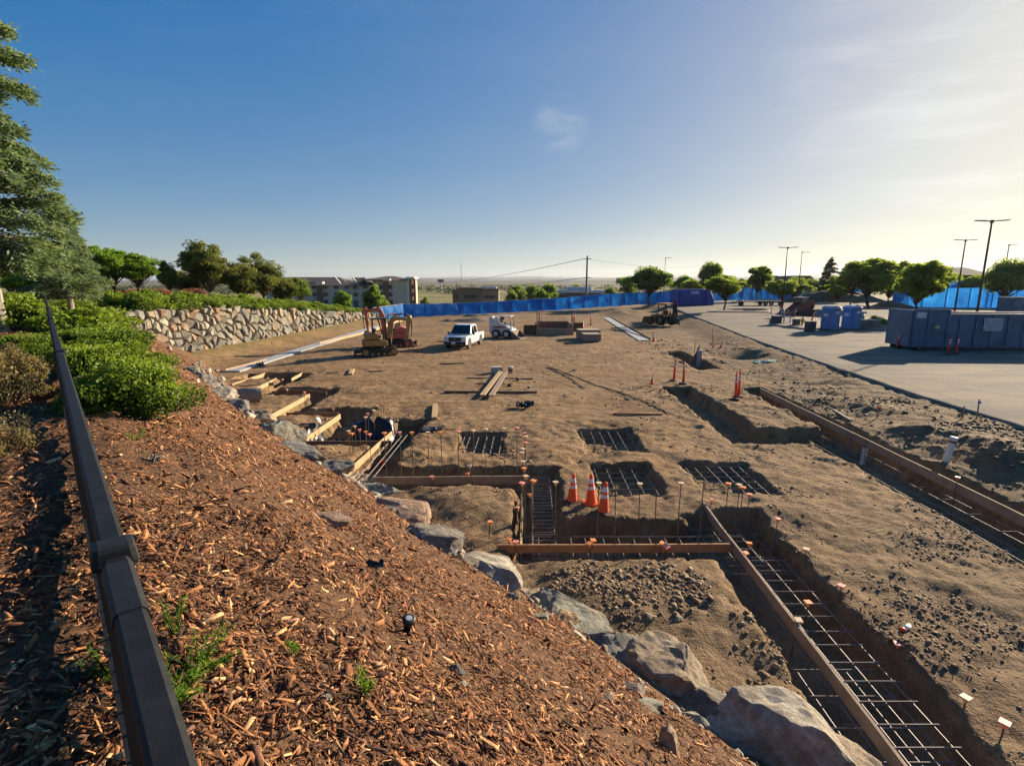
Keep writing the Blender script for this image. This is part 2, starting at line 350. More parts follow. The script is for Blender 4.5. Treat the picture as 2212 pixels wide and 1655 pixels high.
def soil_material():
    m = bpy.data.materials.new('soil'); t, N, L = nt(m); b = N['Principled BSDF']; b.inputs['Roughness'].default_value = .95; b.inputs['Specular IOR Level'].default_value = .15
    g = N.new('ShaderNodeNewGeometry'); zn = N.new('ShaderNodeVertexColor'); zn.layer_name = 'zone'; sp = N.new('ShaderNodeSeparateColor'); L.new(zn.outputs[0], sp.inputs[0])
    def noise(sc, det=6, ro=.6, vec=None, dist=0):
        n = N.new('ShaderNodeTexNoise'); n.inputs['Scale'].default_value = sc; n.inputs['Detail'].default_value = det; n.inputs['Roughness'].default_value = ro; n.inputs['Distortion'].default_value = dist
        L.new(vec or g.outputs['Position'], n.inputs['Vector']); return n.outputs['Fac']
    def ramp(f, p0, c0, p1, c1):
        r = N.new('ShaderNodeValToRGB'); e = r.color_ramp.elements; e[0].position = p0; e[0].color = c0+(1,); e[1].position = p1; e[1].color = c1+(1,); L.new(f, r.inputs['Fac']); return r.outputs['Color']
    def mixc(f, a, c, typ='MIX'):
        x = N.new('ShaderNodeMixRGB'); x.blend_type = typ
        if isinstance(f, (int, float)): x.inputs['Fac'].default_value = f
        else: L.new(f, x.inputs['Fac'])
        for k, v in ((1, a), (2, c)):
            if isinstance(v, tuple): x.inputs[k].default_value = v+(1,)
            else: L.new(v, x.inputs[k])
        return x.outputs[0]
    def mul(a, v):
        x = N.new('ShaderNodeMath'); x.operation = 'MULTIPLY'; L.new(a, x.inputs[0])
        if isinstance(v, (int, float)): x.inputs[1].default_value = v
        else: L.new(v, x.inputs[1])
        return x.outputs[0]
    tan = ramp(noise(.35, 4, .65), .32, (.225, .135, .066), .68, (.375, .242, .126))
    mot = ramp(noise(2.2, 4, .8), .35, (.52, .49, .46), .66, (1.2, 1.18, 1.14))
    tan = mixc(1.0, tan, mot, 'MULTIPLY')
    tan = mixc(mul(ramp(noise(.16, 4, .6), .5, (0, 0, 0), .66, (1, 1, 1)), .5), tan, (.15, .105, .065)); tan = mixc(mul(ramp(noise(.55, 3, .7), .56, (0, 0, 0), .7, (1, 1, 1)), .4), tan, (.35, .25, .145))
    # scraped, dry streaks and wheel tracks
    mpn = N.new('ShaderNodeMapping'); mpn.inputs['Rotation'].default_value = (0, 0, R(20)); mpn.inputs['Scale'].default_value = (.25, 1.4, 1); L.new(g.outputs['Position'], mpn.inputs['Vector'])
    st = ramp(noise(.9, 3, .7, mpn.outputs['Vector'], .8), .5, (0, 0, 0), .72, (1, 1, 1))
    tan = mixc(mul(st, .4), tan, (.40, .275, .16))
    dark = ramp(noise(1.1, 5, .7), .3, (.11, .075, .045), .7, (.225, .152, .085))
    # tread prints left by tracked machines, in broken curved lanes
    mp2 = N.new('ShaderNodeMapping'); mp2.inputs['Rotation'].default_value = (0, 0, R(-28)); L.new(g.outputs['Position'], mp2.inputs['Vector'])
    wv = N.new('ShaderNodeTexWave'); wv.inputs['Scale'].default_value = .16; wv.inputs['Distortion'].default_value = 5.5; wv.inputs['Detail'].default_value = 1; wv.inputs['Detail Scale'].default_value = .25; L.new(mp2.outputs[0], wv.inputs['Vector'])
    lane = ramp(wv.outputs['Fac'], .84, (0, 0, 0), .93, (1, 1, 1)); lane = mul(lane, ramp(noise(.22, 1), .46, (0, 0, 0), .6, (1, 1, 1)))
    wt = N.new('ShaderNodeTexWave'); wt.inputs['Scale'].default_value = 2.6; wt.inputs['Distortion'].default_value = 2.5; wt.inputs['Detail'].default_value = 2; wt.bands_direction = 'Y'; L.new(mp2.outputs[0], wt.inputs['Vector'])
    tread = mul(lane, wt.outputs['Fac'])
    tan = mixc(mul(lane, .30), tan, (.155, .10, .056)); tan = mixc(mul(tread, .35), tan, (.40, .28, .165))
    col = mixc(sp.outputs['Red'], tan, dark)
    # pebbles
    vo = N.new('ShaderNodeTexVoronoi'); vo.inputs['Scale'].default_value = 22; L.new(g.outputs['Position'], vo.inputs['Vector'])
    peb = ramp(vo.outputs['Distance'], .12, (1, 1, 1), .3, (0, 0, 0))
    gate = ramp(noise(5, 1), .5, (0, 0, 0), .6, (1, 1, 1))
    pc = mixc(mul(mul(peb, gate), .55), col, (.36, .27, .17)); 
    # dry meadow far away
    fld = ramp(noise(.006, 5, .7), .38, (.10, .10, .045), .6, (.36, .27, .13))
    fld = mixc(ramp(noise(.0022, 3, .65), .56, (0, 0, 0), .62, (1, 1, 1)), fld, (.045, .055, .025))
    col = mixc(sp.outputs['Green'], pc, fld)
    # thin weeds by the wall foot
    wd = ramp(noise(3.5, 3), .45, (0, 0, 0), .62, (1, 1, 1))
    col = mixc(mul(sp.outputs['Blue'], wd), col, (.20, .20, .045))
    L.new(col, b.inputs['Base Color'])
    bp = N.new('ShaderNodeBump'); bp.inputs['Strength'].default_value = 1.0; bp.inputs['Distance'].default_value = .06
    hsum = N.new('ShaderNodeMath'); hsum.operation = 'ADD'; L.new(noise(6, 4, .82), hsum.inputs[0]); hs2 = N.new('ShaderNodeMath'); hs2.operation = 'ADD'; L.new(mul(peb, .30), hs2.inputs[0]); L.new(mul(tread, .5), hs2.inputs[1]); L.new(hs2.outputs[0], hsum.inputs[1]); L.new(hsum.outputs[0], bp.inputs['Height']); L.new(bp.outputs['Normal'], b.inputs['Normal'])
    return m
SOIL = soil_material()
uu = axis((-6000, -400, -16), (-400, -60, -16), (-60, -16, .9), (-16, -12, .12), (-12, 12.5, .068), (12.5, 20, .15), (20, 60, 1.3), (60, 400, -14), (400, 6000, -16))
yy = axis((-80, 0, 4), (0, 4, .3), (4, 19.5, .065), (19.5, 32, .12), (32, 60, .3), (60, 120, .8), (120, 400, -22), (400, 9000, -26))
U, Yg = np.meshgrid(uu, yy); Xg = U+SH*np.clip(Yg, 0, 120)
Zg = ground(Xg, Yg)
zone = np.zeros(Xg.shape+(3,))
dk = near_trench(Xg, Yg, 1.3)*.28
dk = np.maximum(dk, .7*sstep(10.5, 13.5, Xg+1.2*fbm(Xg*.4, Yg*.4, 3, 77))*(1-sstep(30, 48, Yg)))
dk = np.maximum(dk, .6*sstep(12, 16, Xg)*sstep(30, 48, Yg)*(1-sstep(95, 110, Yg)))
dk = np.maximum(dk, .62*(1-sstep(10, 17, Yg+2.0*fbm(Xg*.25, Yg*.25, 3, 71))))
dk = np.maximum(dk, .75*sstep(-7, -2, Yg-yfence(Xg)))
dk = np.clip(dk+.35*fbm(Xg*.5, Yg*.5, 4, 66)*(dk > .02), 0, 1)
zone[..., 0] = dk; zone[..., 1] = sstep(3, 14, Yg-yfence(Xg))
wxg = np.interp(Yg, [20, 33.7, 44.4, 64.7, 74], [-21.2, -20.95, -19.95, -18.05, -17.2])
zone[..., 2] = np.clip((1-sstep(.4, 2.2, Xg-wxg))*sstep(24, 30, Yg), 0, 1)*.9
ground_o = link('ground', grid_mesh('ground', Xg, Yg, Zg, SOIL, True, zone)); tag(ground_o, kind='structure')

# mulch bank and the terrace above the stone wall
def bark_material(name, attr=True):
    m = bpy.data.materials.new(name); t, N, L = nt(m); b = N['Principled BSDF']; b.inputs['Roughness'].default_value = .85; b.inputs['Specular IOR Level'].default_value = .25
    g = N.new('ShaderNodeNewGeometry'); n = N.new('ShaderNodeTexNoise'); n.inputs['Scale'].default_value = 55 if attr else 24; n.inputs['Roughness'].default_value = .5 if attr else .8; n.inputs['Detail'].default_value = 5; L.new(g.outputs['Position'], n.inputs['Vector'])
    r = N.new('ShaderNodeValToRGB'); r.color_ramp.elements[0].position = .3; r.color_ramp.elements[1].position = .7
    if attr:
        a = N.new('ShaderNodeVertexColor'); a.layer_name = 'tint'
        r.color_ramp.elements[0].color = (.6, .6, .6, 1); r.color_ramp.elements[1].color = (1.25, 1.25, 1.25, 1); L.new(n.outputs['Fac'], r.inputs['Fac'])
        x = N.new('ShaderNodeMixRGB'); x.blend_type = 'MULTIPLY'; x.inputs['Fac'].default_value = 1; L.new(a.outputs[0], x.inputs[1]); L.new(r.outputs[0], x.inputs[2]); L.new(x.outputs[0], b.inputs['Base Color'])
    else:
        r.color_ramp.elements[0].color = (.022, .011, .007, 1); r.color_ramp.elements[1].color = (.27, .14, .068, 1); L.new(n.outputs['Fac'], r.inputs['Fac']); L.new(r.outputs[0], b.inputs['Base Color'])
        bp = N.new('ShaderNodeBump'); bp.inputs['Strength'].default_value = 1; bp.inputs['Distance'].default_value = .04; L.new(n.outputs['Fac'], bp.inputs['Height']); L.new(bp.outputs['Normal'], b.inputs['Normal'])
    return m
BARK = bark_material('mulch', False); CHIP = bark_material('wood_chip', True)
qa = axis((-8, 14, .1), (14, 41, .25)); na = axis((-45, -8, 1.0), (-8, -2, .25), (-2, 5.75, .1))
Q, Nn = np.meshgrid(qa, na)
Nw = np.where(Nn > 0, Nn*toe(Q)/4.5, Nn)
X, Y = xy(Q, Nw); bank_o = link('mulch_bank', grid_mesh('mulch_bank', X, Y, bank(X, Y, True), BARK)); tag(bank_o, kind='structure')

WY = [28, 30, 38, 44, 52, 60, 70, 74]; WT = [3.5, 3.42, 3.3, 2.9, 2.35, 1.75, .85, .45]
def wall_x(y): return np.interp(y, [20, 33.7, 44.4, 53.7, 64.7, 74], [-21.2, -20.95, -19.95, -19.25, -18.05, -17.2])
def wall_top(y): return np.interp(y, WY, WT)
ya = np.linspace(26, 90, 80); ua = np.concatenate([np.linspace(0, 8, 12), np.geomspace(9, 160, 14)])
Ut, Yt = np.meshgrid(ua, ya); Xt = wall_x(Yt)-.55-Ut
Zt = wall_top(Yt)*(1-.35*sstep(10, 60, Ut))-.12+.08*fbm(Xt*.4, Yt*.4, 3, 4)+.6*sstep(3, 30, Ut)
MT = M('terrace_soil', (.13, .10, .05), .95, .3, 1.5, .5, 12, col2=(.2, .17, .07))
tag(link('terrace', grid_mesh('terrace', Xt, Yt, Zt, MT)), kind='structure')

# pavement
def concrete_material():
    m = bpy.data.materials.new('pavement'); t, N, L = nt(m); b = N['Principled BSDF']; b.inputs['Roughness'].default_value = .95; b.inputs['Specular IOR Level'].default_value = .1
    g = N.new('ShaderNodeNewGeometry')
    def noise(sc, det=6, ro=.6, dist=0.):
        n = N.new('ShaderNodeTexNoise'); n.inputs['Scale'].default_value = sc; n.inputs['Detail'].default_value = det; n.inputs['Roughness'].default_value = ro; n.inputs['Distortion'].default_value = dist; L.new(g.outputs['Position'], n.inputs['Vector']); return n.outputs['Fac']
    r = N.new('ShaderNodeValToRGB'); r.color_ramp.elements[0].position = .3; r.color_ramp.elements[1].position = .72; r.color_ramp.elements[0].color = (.15, .135, .11, 1); r.color_ramp.elements[1].color = (.265, .24, .195, 1)
    L.new(noise(.25, 9, .68), r.inputs['Fac']); c = r.outputs[0]
    r2 = N.new('ShaderNodeValToRGB'); r2.color_ramp.elements[0].position = .35; r2.color_ramp.elements[1].position = .65; r2.color_ramp.elements[0].color = (.62, .60, .58, 1); r2.color_ramp.elements[1].color = (1.08, 1.08, 1.08, 1); L.new(noise(3.2, 7, .82), r2.inputs['Fac'])
    x = N.new('ShaderNodeMixRGB'); x.blend_type = 'MULTIPLY'; x.inputs['Fac'].default_value = 1; L.new(c, x.inputs[1]); L.new(r2.outputs[0], x.inputs[2])
    # dusty brown wash tracked in from the site
    mp_ = N.new('ShaderNodeMapping'); mp_.inputs['Scale'].default_value = (.16, .9, 1); mp_.inputs['Rotation'].default_value = (0, 0, R(-38)); L.new(g.outputs['Position'], mp_.inputs['Vector'])
    n3 = N.new('ShaderNodeTexNoise'); n3.inputs['Scale'].default_value = 1.0; n3.inputs['Detail'].default_value = 7; L.new(mp_.outputs[0], n3.inputs['Vector'])
    r3 = N.new('ShaderNodeValToRGB'); r3.color_ramp.elements[0].position = .44; r3.color_ramp.elements[1].position = .62; r3.color_ramp.elements[1].color = (.85, .75, .75, 1); L.new(n3.outputs['Fac'], r3.inputs['Fac'])
    y = N.new('ShaderNodeMixRGB'); L.new(r3.outputs[0], y.inputs['Fac']); L.new(x.outputs[0], y.inputs[1]); y.inputs[2].default_value = (.28, .215, .14, 1)
    L.new(y.outputs[0], b.inputs['Base Color'])
    bp = N.new('ShaderNodeBump'); bp.inputs['Strength'].default_value = .3; bp.inputs['Distance'].default_value = .01; L.new(noise(40, 5), bp.inputs['Height']); L.new(bp.outputs[0], b.inputs['Normal'])
    return m
PAVE = concrete_material()
ya = np.concatenate([np.linspace(4, 44, 120), np.linspace(45, 112, 60)]); ta = np.concatenate([np.array([0, .02]), np.geomspace(.4, 110, 30)])
T, Yp = np.meshgrid(ta, ya); edge = xe(Yp)+.16*fbm(Yp*.8, Yp*.1, 4, 9); Xp = edge+T
Zp = zl(Yp)+.04*fbm(Xp*.06, Yp*.06, 2, 14)
Zp[:, 0] -= .28
road = link('parking_lot', grid_mesh('parking_lot', Xp, Yp, Zp, PAVE, smooth=False)); tag(road, kind='structure')
def lotz(x, y): return float(zl(y))+.04*float(fbm(np.array([x*.06]), np.array([y*.06]), 2, 14)[0])
def atlot(px, py):
    z = .5
    for _ in range(8):
        p = at(px, py, z); z = lotz(p.x, p.y)
    return Vector((p.x, p.y, z))
# saw-cut joints and cracks in the pavement
mj = MB()
def lot_strip(pts, w):
    for a, b in zip(pts[:-1], pts[1:]):
        d = (b-a); d.z = 0
        if d.length < 1e-6: continue
        s = Vector((-d.y, d.x, 0)).normalized()*w/2
        P = [a-s, b-s, b+s, a+s]; mj.add([(q.x, q.y, lotz(q.x, q.y)+.006) for q in P], [(0, 1, 2, 3)])
def lot_line(p, q, w, n, wob=0.0):
    pts = []
    for k in range(n+1):
        v = p.lerp(q, k/n); v = v+Vector((random.uniform(-wob, wob), random.uniform(-wob, wob), 0)); pts.append(v)
    lot_strip(pts, w)
for px0, py0, px1, py1 in ((2212, 905, 1790, 782), (2212, 842, 1925, 815), (2212, 858, 2050, 835), (1790, 782, 1640, 712)): lot_line(atlot(px0, py0), atlot(px1, py1), .07, 14, .02)
for k in range(9):
    p = Vector((random.uniform(19, 34), random.uniform(16, 55), 0)); a = random.uniform(0, 6.28); lot_line(p, p+Vector((math.cos(a)*5, math.sin(a)*5, 0)), .035, 18, .12)
tag(mj.build('joint_line', M('joint_dark', (.10, .085, .07), .9)), kind='structure')

# far ridges
def ridge(y0, h0, h1, x0, x1, col, seed, name='hill'):
    xs = np.linspace(x0, x1, 260); prof = [0, .35, .8, 1.0, .7, 0]; dy = [0, y0*.03, y0*.07, y0*.1, y0*.16, y0*.3]
    H = (h0+(h1-h0)*np.linspace(0, 1, 260))*(1+.35*fbm(xs*3./y0*2, xs*0, 4, seed))+y0*.0012*np.abs(fbm(xs*110./y0, xs*0+3, 3, seed+3))
    X = np.repeat(xs[None], 6, 0); Y = y0+np.array(dy)[:, None]+0*X; Z = -9+np.array(prof)[:, None]*(H[None]+9)
    tag(link(name, grid_mesh(name, X, Y, Z, col)), kind='structure')
HG = M('far_woodland', (.035, .05, .03), 1, .4, .004, 0, col2=(.09, .09, .05)); HT = M('far_grass', (.26, .2, .1), 1, .3, .003, 0, col2=(.10, .10, .05))
ridge(1500, 4.0, 7.0, -1800, 2200, HT, 1); ridge(2300, 5.5, 16, -2600, 3300, HG, 2); ridge(4200, 16, 62, -4600, 6500, HG, 5); ridge(7000, 30, 140, -7800, 11000, HG, 9)
# ================================================================== MULCH CHIPS, CLODS, BOULDERS
def rot_mats(yaw, pitch, roll):
    cy, sy, cp, sp, cr_, sr = np.cos(yaw), np.sin(yaw), np.cos(pitch), np.sin(pitch), np.cos(roll), np.sin(roll)
    Rm = np.empty((len(yaw), 3, 3))
    Rm[:, 0, 0] = cy*cp; Rm[:, 0, 1] = cy*sp*sr-sy*cr_; Rm[:, 0, 2] = cy*sp*cr_+sy*sr
    Rm[:, 1, 0] = sy*cp; Rm[:, 1, 1] = sy*sp*sr+cy*cr_; Rm[:, 1, 2] = sy*sp*cr_-cy*sr
    Rm[:, 2, 0] = -sp; Rm[:, 2, 1] = cp*sr; Rm[:, 2, 2] = cp*cr_
    return Rm
def align(nrm, Rm):
    """turn each frame so its z follows the normal"""
    z = nrm/np.linalg.norm(nrm, axis=1, keepdims=True); ref = np.tile(np.array([1., 0, 0]), (len(z), 1)); x = ref-z*np.sum(ref*z, 1, keepdims=True); x /= np.linalg.norm(x, axis=1, keepdims=True); y = np.cross(z, x)
    A = np.stack([x, y, z], -1); return A @ Rm
def chips():
    K = 2600000
    q = rng.uniform(-1.5, 33, K); n = rng.uniform(-5.5, 4.75, K)*np.where(True, 1, 1)
    n = np.where(n > 0, n*toe(q)/4.5, n); x, y = xy(q, n)
    r = np.sqrt(x*x+y*y+1.6**2); px = x/np.maximum(y, .05)
    dens = (.45+.55*sstep(-.35, .15, fbm(x*1.1, y*1.1, 3, 61)))*np.clip((1.95/r)**1.55, 0, 1)
    vis = (y > .12) & (np.abs(px) < 1.6)
    keep = vis & (rng.random(K) < dens*1.0)
    x, y, r = x[keep], y[keep], r[keep]; m = len(x)
    L_ = np.clip(rng.lognormal(-3.55, .55, m), .008, .10)*(1+.075*r); W_ = L_*rng.uniform(.12, .40, m); T_ = W_*rng.uniform(.1, .3, m)
    e = .02; zx = (bank(x+e, y, True)-bank(x-e, y, True))/(2*e); zy = (bank(x, y+e, True)-bank(x, y-e, True))/(2*e)
    nr = np.stack([-zx, -zy, np.ones(m)], -1)
    fine_ = rng.random(m) < .45; L_ = np.where(fine_, L_*.5, L_); W_ = np.where(fine_, W_*.6, W_)
    lg = rng.random(m) < .06; L_ = np.where(lg, L_*1.9, L_); W_ = np.where(lg, W_*.75, W_)
    Rm = align(nr, rot_mats(rng.uniform(0, 6.28, m), rng.normal(0, .33, m), rng.normal(0, .5, m)))
    b = np.array([[-.5, -.16, 0], [.42, -.42, 0], [.5, .12, 0], [-.34, .5, 0], [-.48, -.10, 1], [.34, -.40, .8], [.47, .08, 1], [-.3, .46, .7]])
    P = b[None]*np.stack([L_, W_, T_], -1)[:, None, :]*(1+rng.uniform(-.22, .22, (m, 8, 3)))
    P = np.einsum('mij,mkj->mki', Rm, P)
    z = bank(x, y, True)+rng.uniform(-.005, .03, m)
    P = P+np.stack([x, y, z], -1)[:, None, :]
    F = np.array([[4, 5, 6, 7], [0, 1, 5, 4], [1, 2, 6, 5], [2, 3, 7, 6], [3, 0, 4, 7]])
    FF = (np.arange(m)*8)[:, None, None]+F[None]
    pal = np.array([[.14, .062, .029], [.235, .108, .047], [.33, .168, .073], [.06, .03, .019], [.46, .27, .125], [.22, .14, .095], [.6, .40, .21], [.10, .055, .038]])
    long_ = rng.random(m) < .05
    c = np.array([1.04, .93, .86])*pal[rng.choice(8, m, p=[.20, .23, .18, .12, .09, .05, .035, .095])]*rng.uniform(.68, 1.45, (m, 1))
    print('chips', m)
    me = fast_mesh('wood_chips', P.reshape(-1, 3), FF.reshape(-1, 4), CHIP, colors=np.repeat(c, 5, 0))
    tag(link('wood_chips', me), 'reddish brown bark and wood chips covering the bank', 'mulch', kind='stuff')
chips()
CUBE = np.array([[-1, -1, -1], [1, -1, -1], [1, 1, -1], [-1, 1, -1], [-1, -1, 1], [1, -1, 1], [1, 1, 1], [-1, 1, 1]], float)*.5
CF = np.array([[0, 3, 2, 1], [4, 5, 6, 7], [0, 1, 5, 4], [1, 2, 6, 5], [2, 3, 7, 6], [3, 0, 4, 7]])
def clods():
    xs = []; ys = []; rs = []
    def scatter(K, x0, x1, y0, y1, dens, rmin, rmax, pw=2.4):
        x = rng.uniform(x0, x1, K); y = rng.uniform(y0, y1, K); d = dens(x, y); k = rng.random(K) < d
        x, y = x[k], y[k]; r = rmin+(rmax-rmin)*rng.random(len(x))**pw*1.0; xs.append(x); ys.append(y); rs.append(r)
    patch = lambda x, y: np.clip(.05+1.9*fbm(x*.75, y*.75, 4, 31), .015, 1)
    q_ok = lambda x, y: (bank(x, y) < ground(x, y, False)+.1).astype(float)
    scatter(42000, -3, 10, 4.3, 12, lambda x, y: patch(x, y)*q_ok(x, y)*np.clip(1.5-.06*y, .2, 1), .006, .03, 4)
    scatter(9000, -.5, 4.0, 4.5, 9, lambda x, y: q_ok(x, y)*patch(x, y), .008, .055, 6)
    scatter(14000, 4.8, 13, 4, 13, lambda x, y: patch(x, y), .006, .026, 4)
    scatter(12000, 4.2, 17, 11, 26, lambda x, y: patch(x, y)*np.clip(1.3-.03*y, .2, 1), .01, .045, 5)
    scatter(9000, -9, 5, 11, 26, lambda x, y: patch(x, y)*q_ok(x, y)*near_trench(x, y, 1.6), .01, .055, 5)
    scatter(8000, -14, 11, 17, 44, lambda x, y: patch(x, y)*q_ok(x, y)*.7, .018, .07, 6)
    scatter(5000, 11, 18, 22, 46, lambda x, y: patch(x, y), .02, .09, 5)
    scatter(5000, 12, 17.2, 7, 22, lambda x, y: patch(x, y)**.5, .015, .08, 5)
    x = np.concatenate(xs); y = np.concatenate(ys); r = np.concatenate(rs); 
    ok = trench_depth(x, y) < .12; x, y, r = x[ok], y[ok], r[ok]; m = len(x)
    P = CUBE[None]*rng.uniform(.75, 1.35, (m, 8, 3))
    P[:, 4:, :2] *= rng.uniform(.45, .9, (m, 1, 2)); P = P*(r*2)[:, None, None]*np.stack([rng.uniform(.8, 1.4, m), rng.uniform(.7, 1.1, m), rng.uniform(.25, .55, m)], -1)[:, None, :]
    P = np.einsum('mij,mkj->mki', rot_mats(rng.uniform(0, 6.28, m), rng.normal(0, .25, m), rng.normal(0, .25, m)), P)
    z = ground(x, y, True)+r*.18
    P = P+np.stack([x, y, z], -1)[:, None]
    FF = (np.arange(m)*8)[:, None, None]+CF[None]
    pal = np.array([[.25, .165, .09], [.28, .19, .105], [.22, .15, .085], [.33, .235, .14], [.27, .195, .12], [.2, .14, .085]])
    c = pal[rng.choice(6, m)]*rng.uniform(.75, 1.2, (m, 1)); darker = sstep(11, 14, x)*.25; c = c*(1-darker[:, None])
    print('clods', m)
    m_ = bark_material('clod', True)
    tag(link('soil_clods', fast_mesh('soil_clods', P.reshape(-1, 3), FF.reshape(-1, 4), m_, colors=np.repeat(c, 6, 0))), 'loose stones and soil clods strewn over the dug ground', 'gravel', kind='stuff')
clods()

def rock_mat(name, c1, c2, c3, sc=1.6):
    m = bpy.data.materials.new(name); t, N, L = nt(m); b = N['Principled BSDF']; b.inputs['Roughness'].default_value = .88; b.inputs['Specular IOR Level'].default_value = .25
    tcn = N.new('ShaderNodeTexCoord'); oi = N.new('ShaderNodeObjectInfo'); va = N.new('ShaderNodeVectorMath'); va.operation = 'ADD'; L.new(tcn.outputs['Object'], va.inputs[0]); L.new(oi.outputs['Location'], va.inputs[1])
    def noise(s, d, ro, dist=0):
        n = N.new('ShaderNodeTexNoise'); n.inputs['Scale'].default_value = s; n.inputs['Detail'].default_value = d; n.inputs['Roughness'].default_value = ro; n.inputs['Distortion'].default_value = dist; L.new(va.outputs[0], n.inputs['Vector']); return n.outputs['Fac']
    r = N.new('ShaderNodeValToRGB'); e = r.color_ramp.elements; e[0].position = .28; e[0].color = c1+(1,); e[1].position = .5; e[1].color = c2+(1,); k = e.new(.72); k.color = c3+(1,)
    L.new(noise(sc, 6, .68, .6), r.inputs['Fac'])
    r2 = N.new('ShaderNodeValToRGB'); r2.color_ramp.elements[0].position = .36; r2.color_ramp.elements[1].position = .62; r2.color_ramp.elements[0].color = (.5, .48, .45, 1); r2.color_ramp.elements[1].color = (1.15, 1.15, 1.15, 1); L.new(noise(sc*7, 5, .7, .3), r2.inputs['Fac'])
    x = N.new('ShaderNodeMixRGB'); x.blend_type = 'MULTIPLY'; x.inputs['Fac'].default_value = .8; L.new(r.outputs[0], x.inputs[1]); L.new(r2.outputs[0], x.inputs[2])
    r4 = N.new('ShaderNodeValToRGB'); r4.color_ramp.elements[0].position = .42; r4.color_ramp.elements[1].position = .68; r4.color_ramp.elements[1].color = (.55, .55, .55, 1); L.new(noise(sc*1.9, 5, .75), r4.inputs['Fac'])
    dx = N.new('ShaderNodeMixRGB'); L.new(r4.outputs[0], dx.inputs['Fac']); L.new(x.outputs[0], dx.inputs[1]); dx.inputs[2].default_value = (.30, .215, .135, 1); L.new(dx.outputs[0], b.inputs['Base Color'])
    bp = N.new('ShaderNodeBump'); bp.inputs['Strength'].default_value = 1.0; bp.inputs['Distance'].default_value = .05; L.new(noise(sc*6, 6, .8), bp.inputs['Height']); L.new(bp.outputs[0], b.inputs['Normal'])
    return m
RK = {'green': rock_mat('greenstone', (.15, .15, .12), (.28, .28, .225), (.43, .415, .33)), 'tan': rock_mat('tan_rock', (.23, .17, .11), (.38, .30, .205), (.52, .43, .31)),
      'pink': rock_mat('pinkish_rock', (.20, .125, .09), (.34, .225, .16), (.46, .34, .25)), 'white': rock_mat('pale_rock', (.20, .185, .15), (.42, .38, .30), (.62, .57, .46)),
      'blue': rock_mat('bluish_rock', (.10, .108, .098), (.21, .215, .195), (.36, .36, .31)), 'grey': rock_mat('grey_rock', (.09, .09, .08), (.2, .19, .165), (.33, .31, .26)),
      'orange': rock_mat('rusty_rock', (.22, .13, .07), (.36, .23, .12), (.48, .34, .2))}
def rock_mesh(name, seed, sub=4, cuts=15, flat=.7, rough=.17):
    bm = bmesh.new(); bmesh.ops.create_icosphere(bm, subdivisions=sub, radius=1.0)
    rr = random.Random(seed); P = np.array([v.co[:] for v in bm.verts])
    planes = [(Vector((rr.gauss(0, 1), rr.gauss(0, 1), rr.gauss(.25, 1))).normalized(), rr.uniform(.5, .92)) for _ in range(cuts)]
    for nrm, d in planes:
        n_ = np.array(nrm); k = P @ n_-d; P = P-np.outer(np.clip(k, 0, None)*.92, n_)
    a = np.arctan2(P[:, 1], P[:, 0])
    f = fbm(P[:, 0]*1.6+P[:, 2]*.9+seed, P[:, 1]*1.6-P[:, 2]*.7, 3, seed)*rough+fbm(P[:, 0]*5+P[:, 2]*4, P[:, 1]*5-P[:, 2]*3+seed, 4, seed+9)*rough*.55
    ridge_ = np.abs(fbm(P[:, 0]*3+seed, P[:, 2]*4+P[:, 1]*2, 3, seed+4))*rough*.5
    P = P*(1+f-ridge_)[:, None]
    for v, p in zip(bm.verts, P): v.co = p
    me = bpy.data.meshes.new(name); bm.to_mesh(me); bm.free()
    return me
def boulder(px, py, wpx, hpx, kind, label, seed, rz=0., sink=.32, deep=1.0, tilt=0., dz=0., name='boulder', grp='boulders edging the mulch bank', cat='boulder', sub=4):
    """px,py = where its middle sits on the bank; wpx,hpx its apparent size"""
    p = hit(px, py); dist = math.hypot(p.x, p.y, p.z-CAM_H); w = wpx/FPX*dist/2; h = hpx/FPX*dist/2*.86; w *= 1.16
    me = rock_mesh(name, seed, sub); me.materials.append(RK[kind])
    o = link(name, me); o.scale = (w, (w+h)/2*deep, h*1.05); o.rotation_euler = (0, tilt, rz); o.location = (p.x, p.y, p.z+h*(.2-sink)*1.1+dz)
    # flatten the scale into the mesh so that the texture keeps its grain
    for v in me.vertices: v.co = (v.co.x*o.scale.x, v.co.y*o.scale.y, v.co.z*o.scale.z)
    o.scale = (1, 1, 1); return tag(o, label, cat, grp)
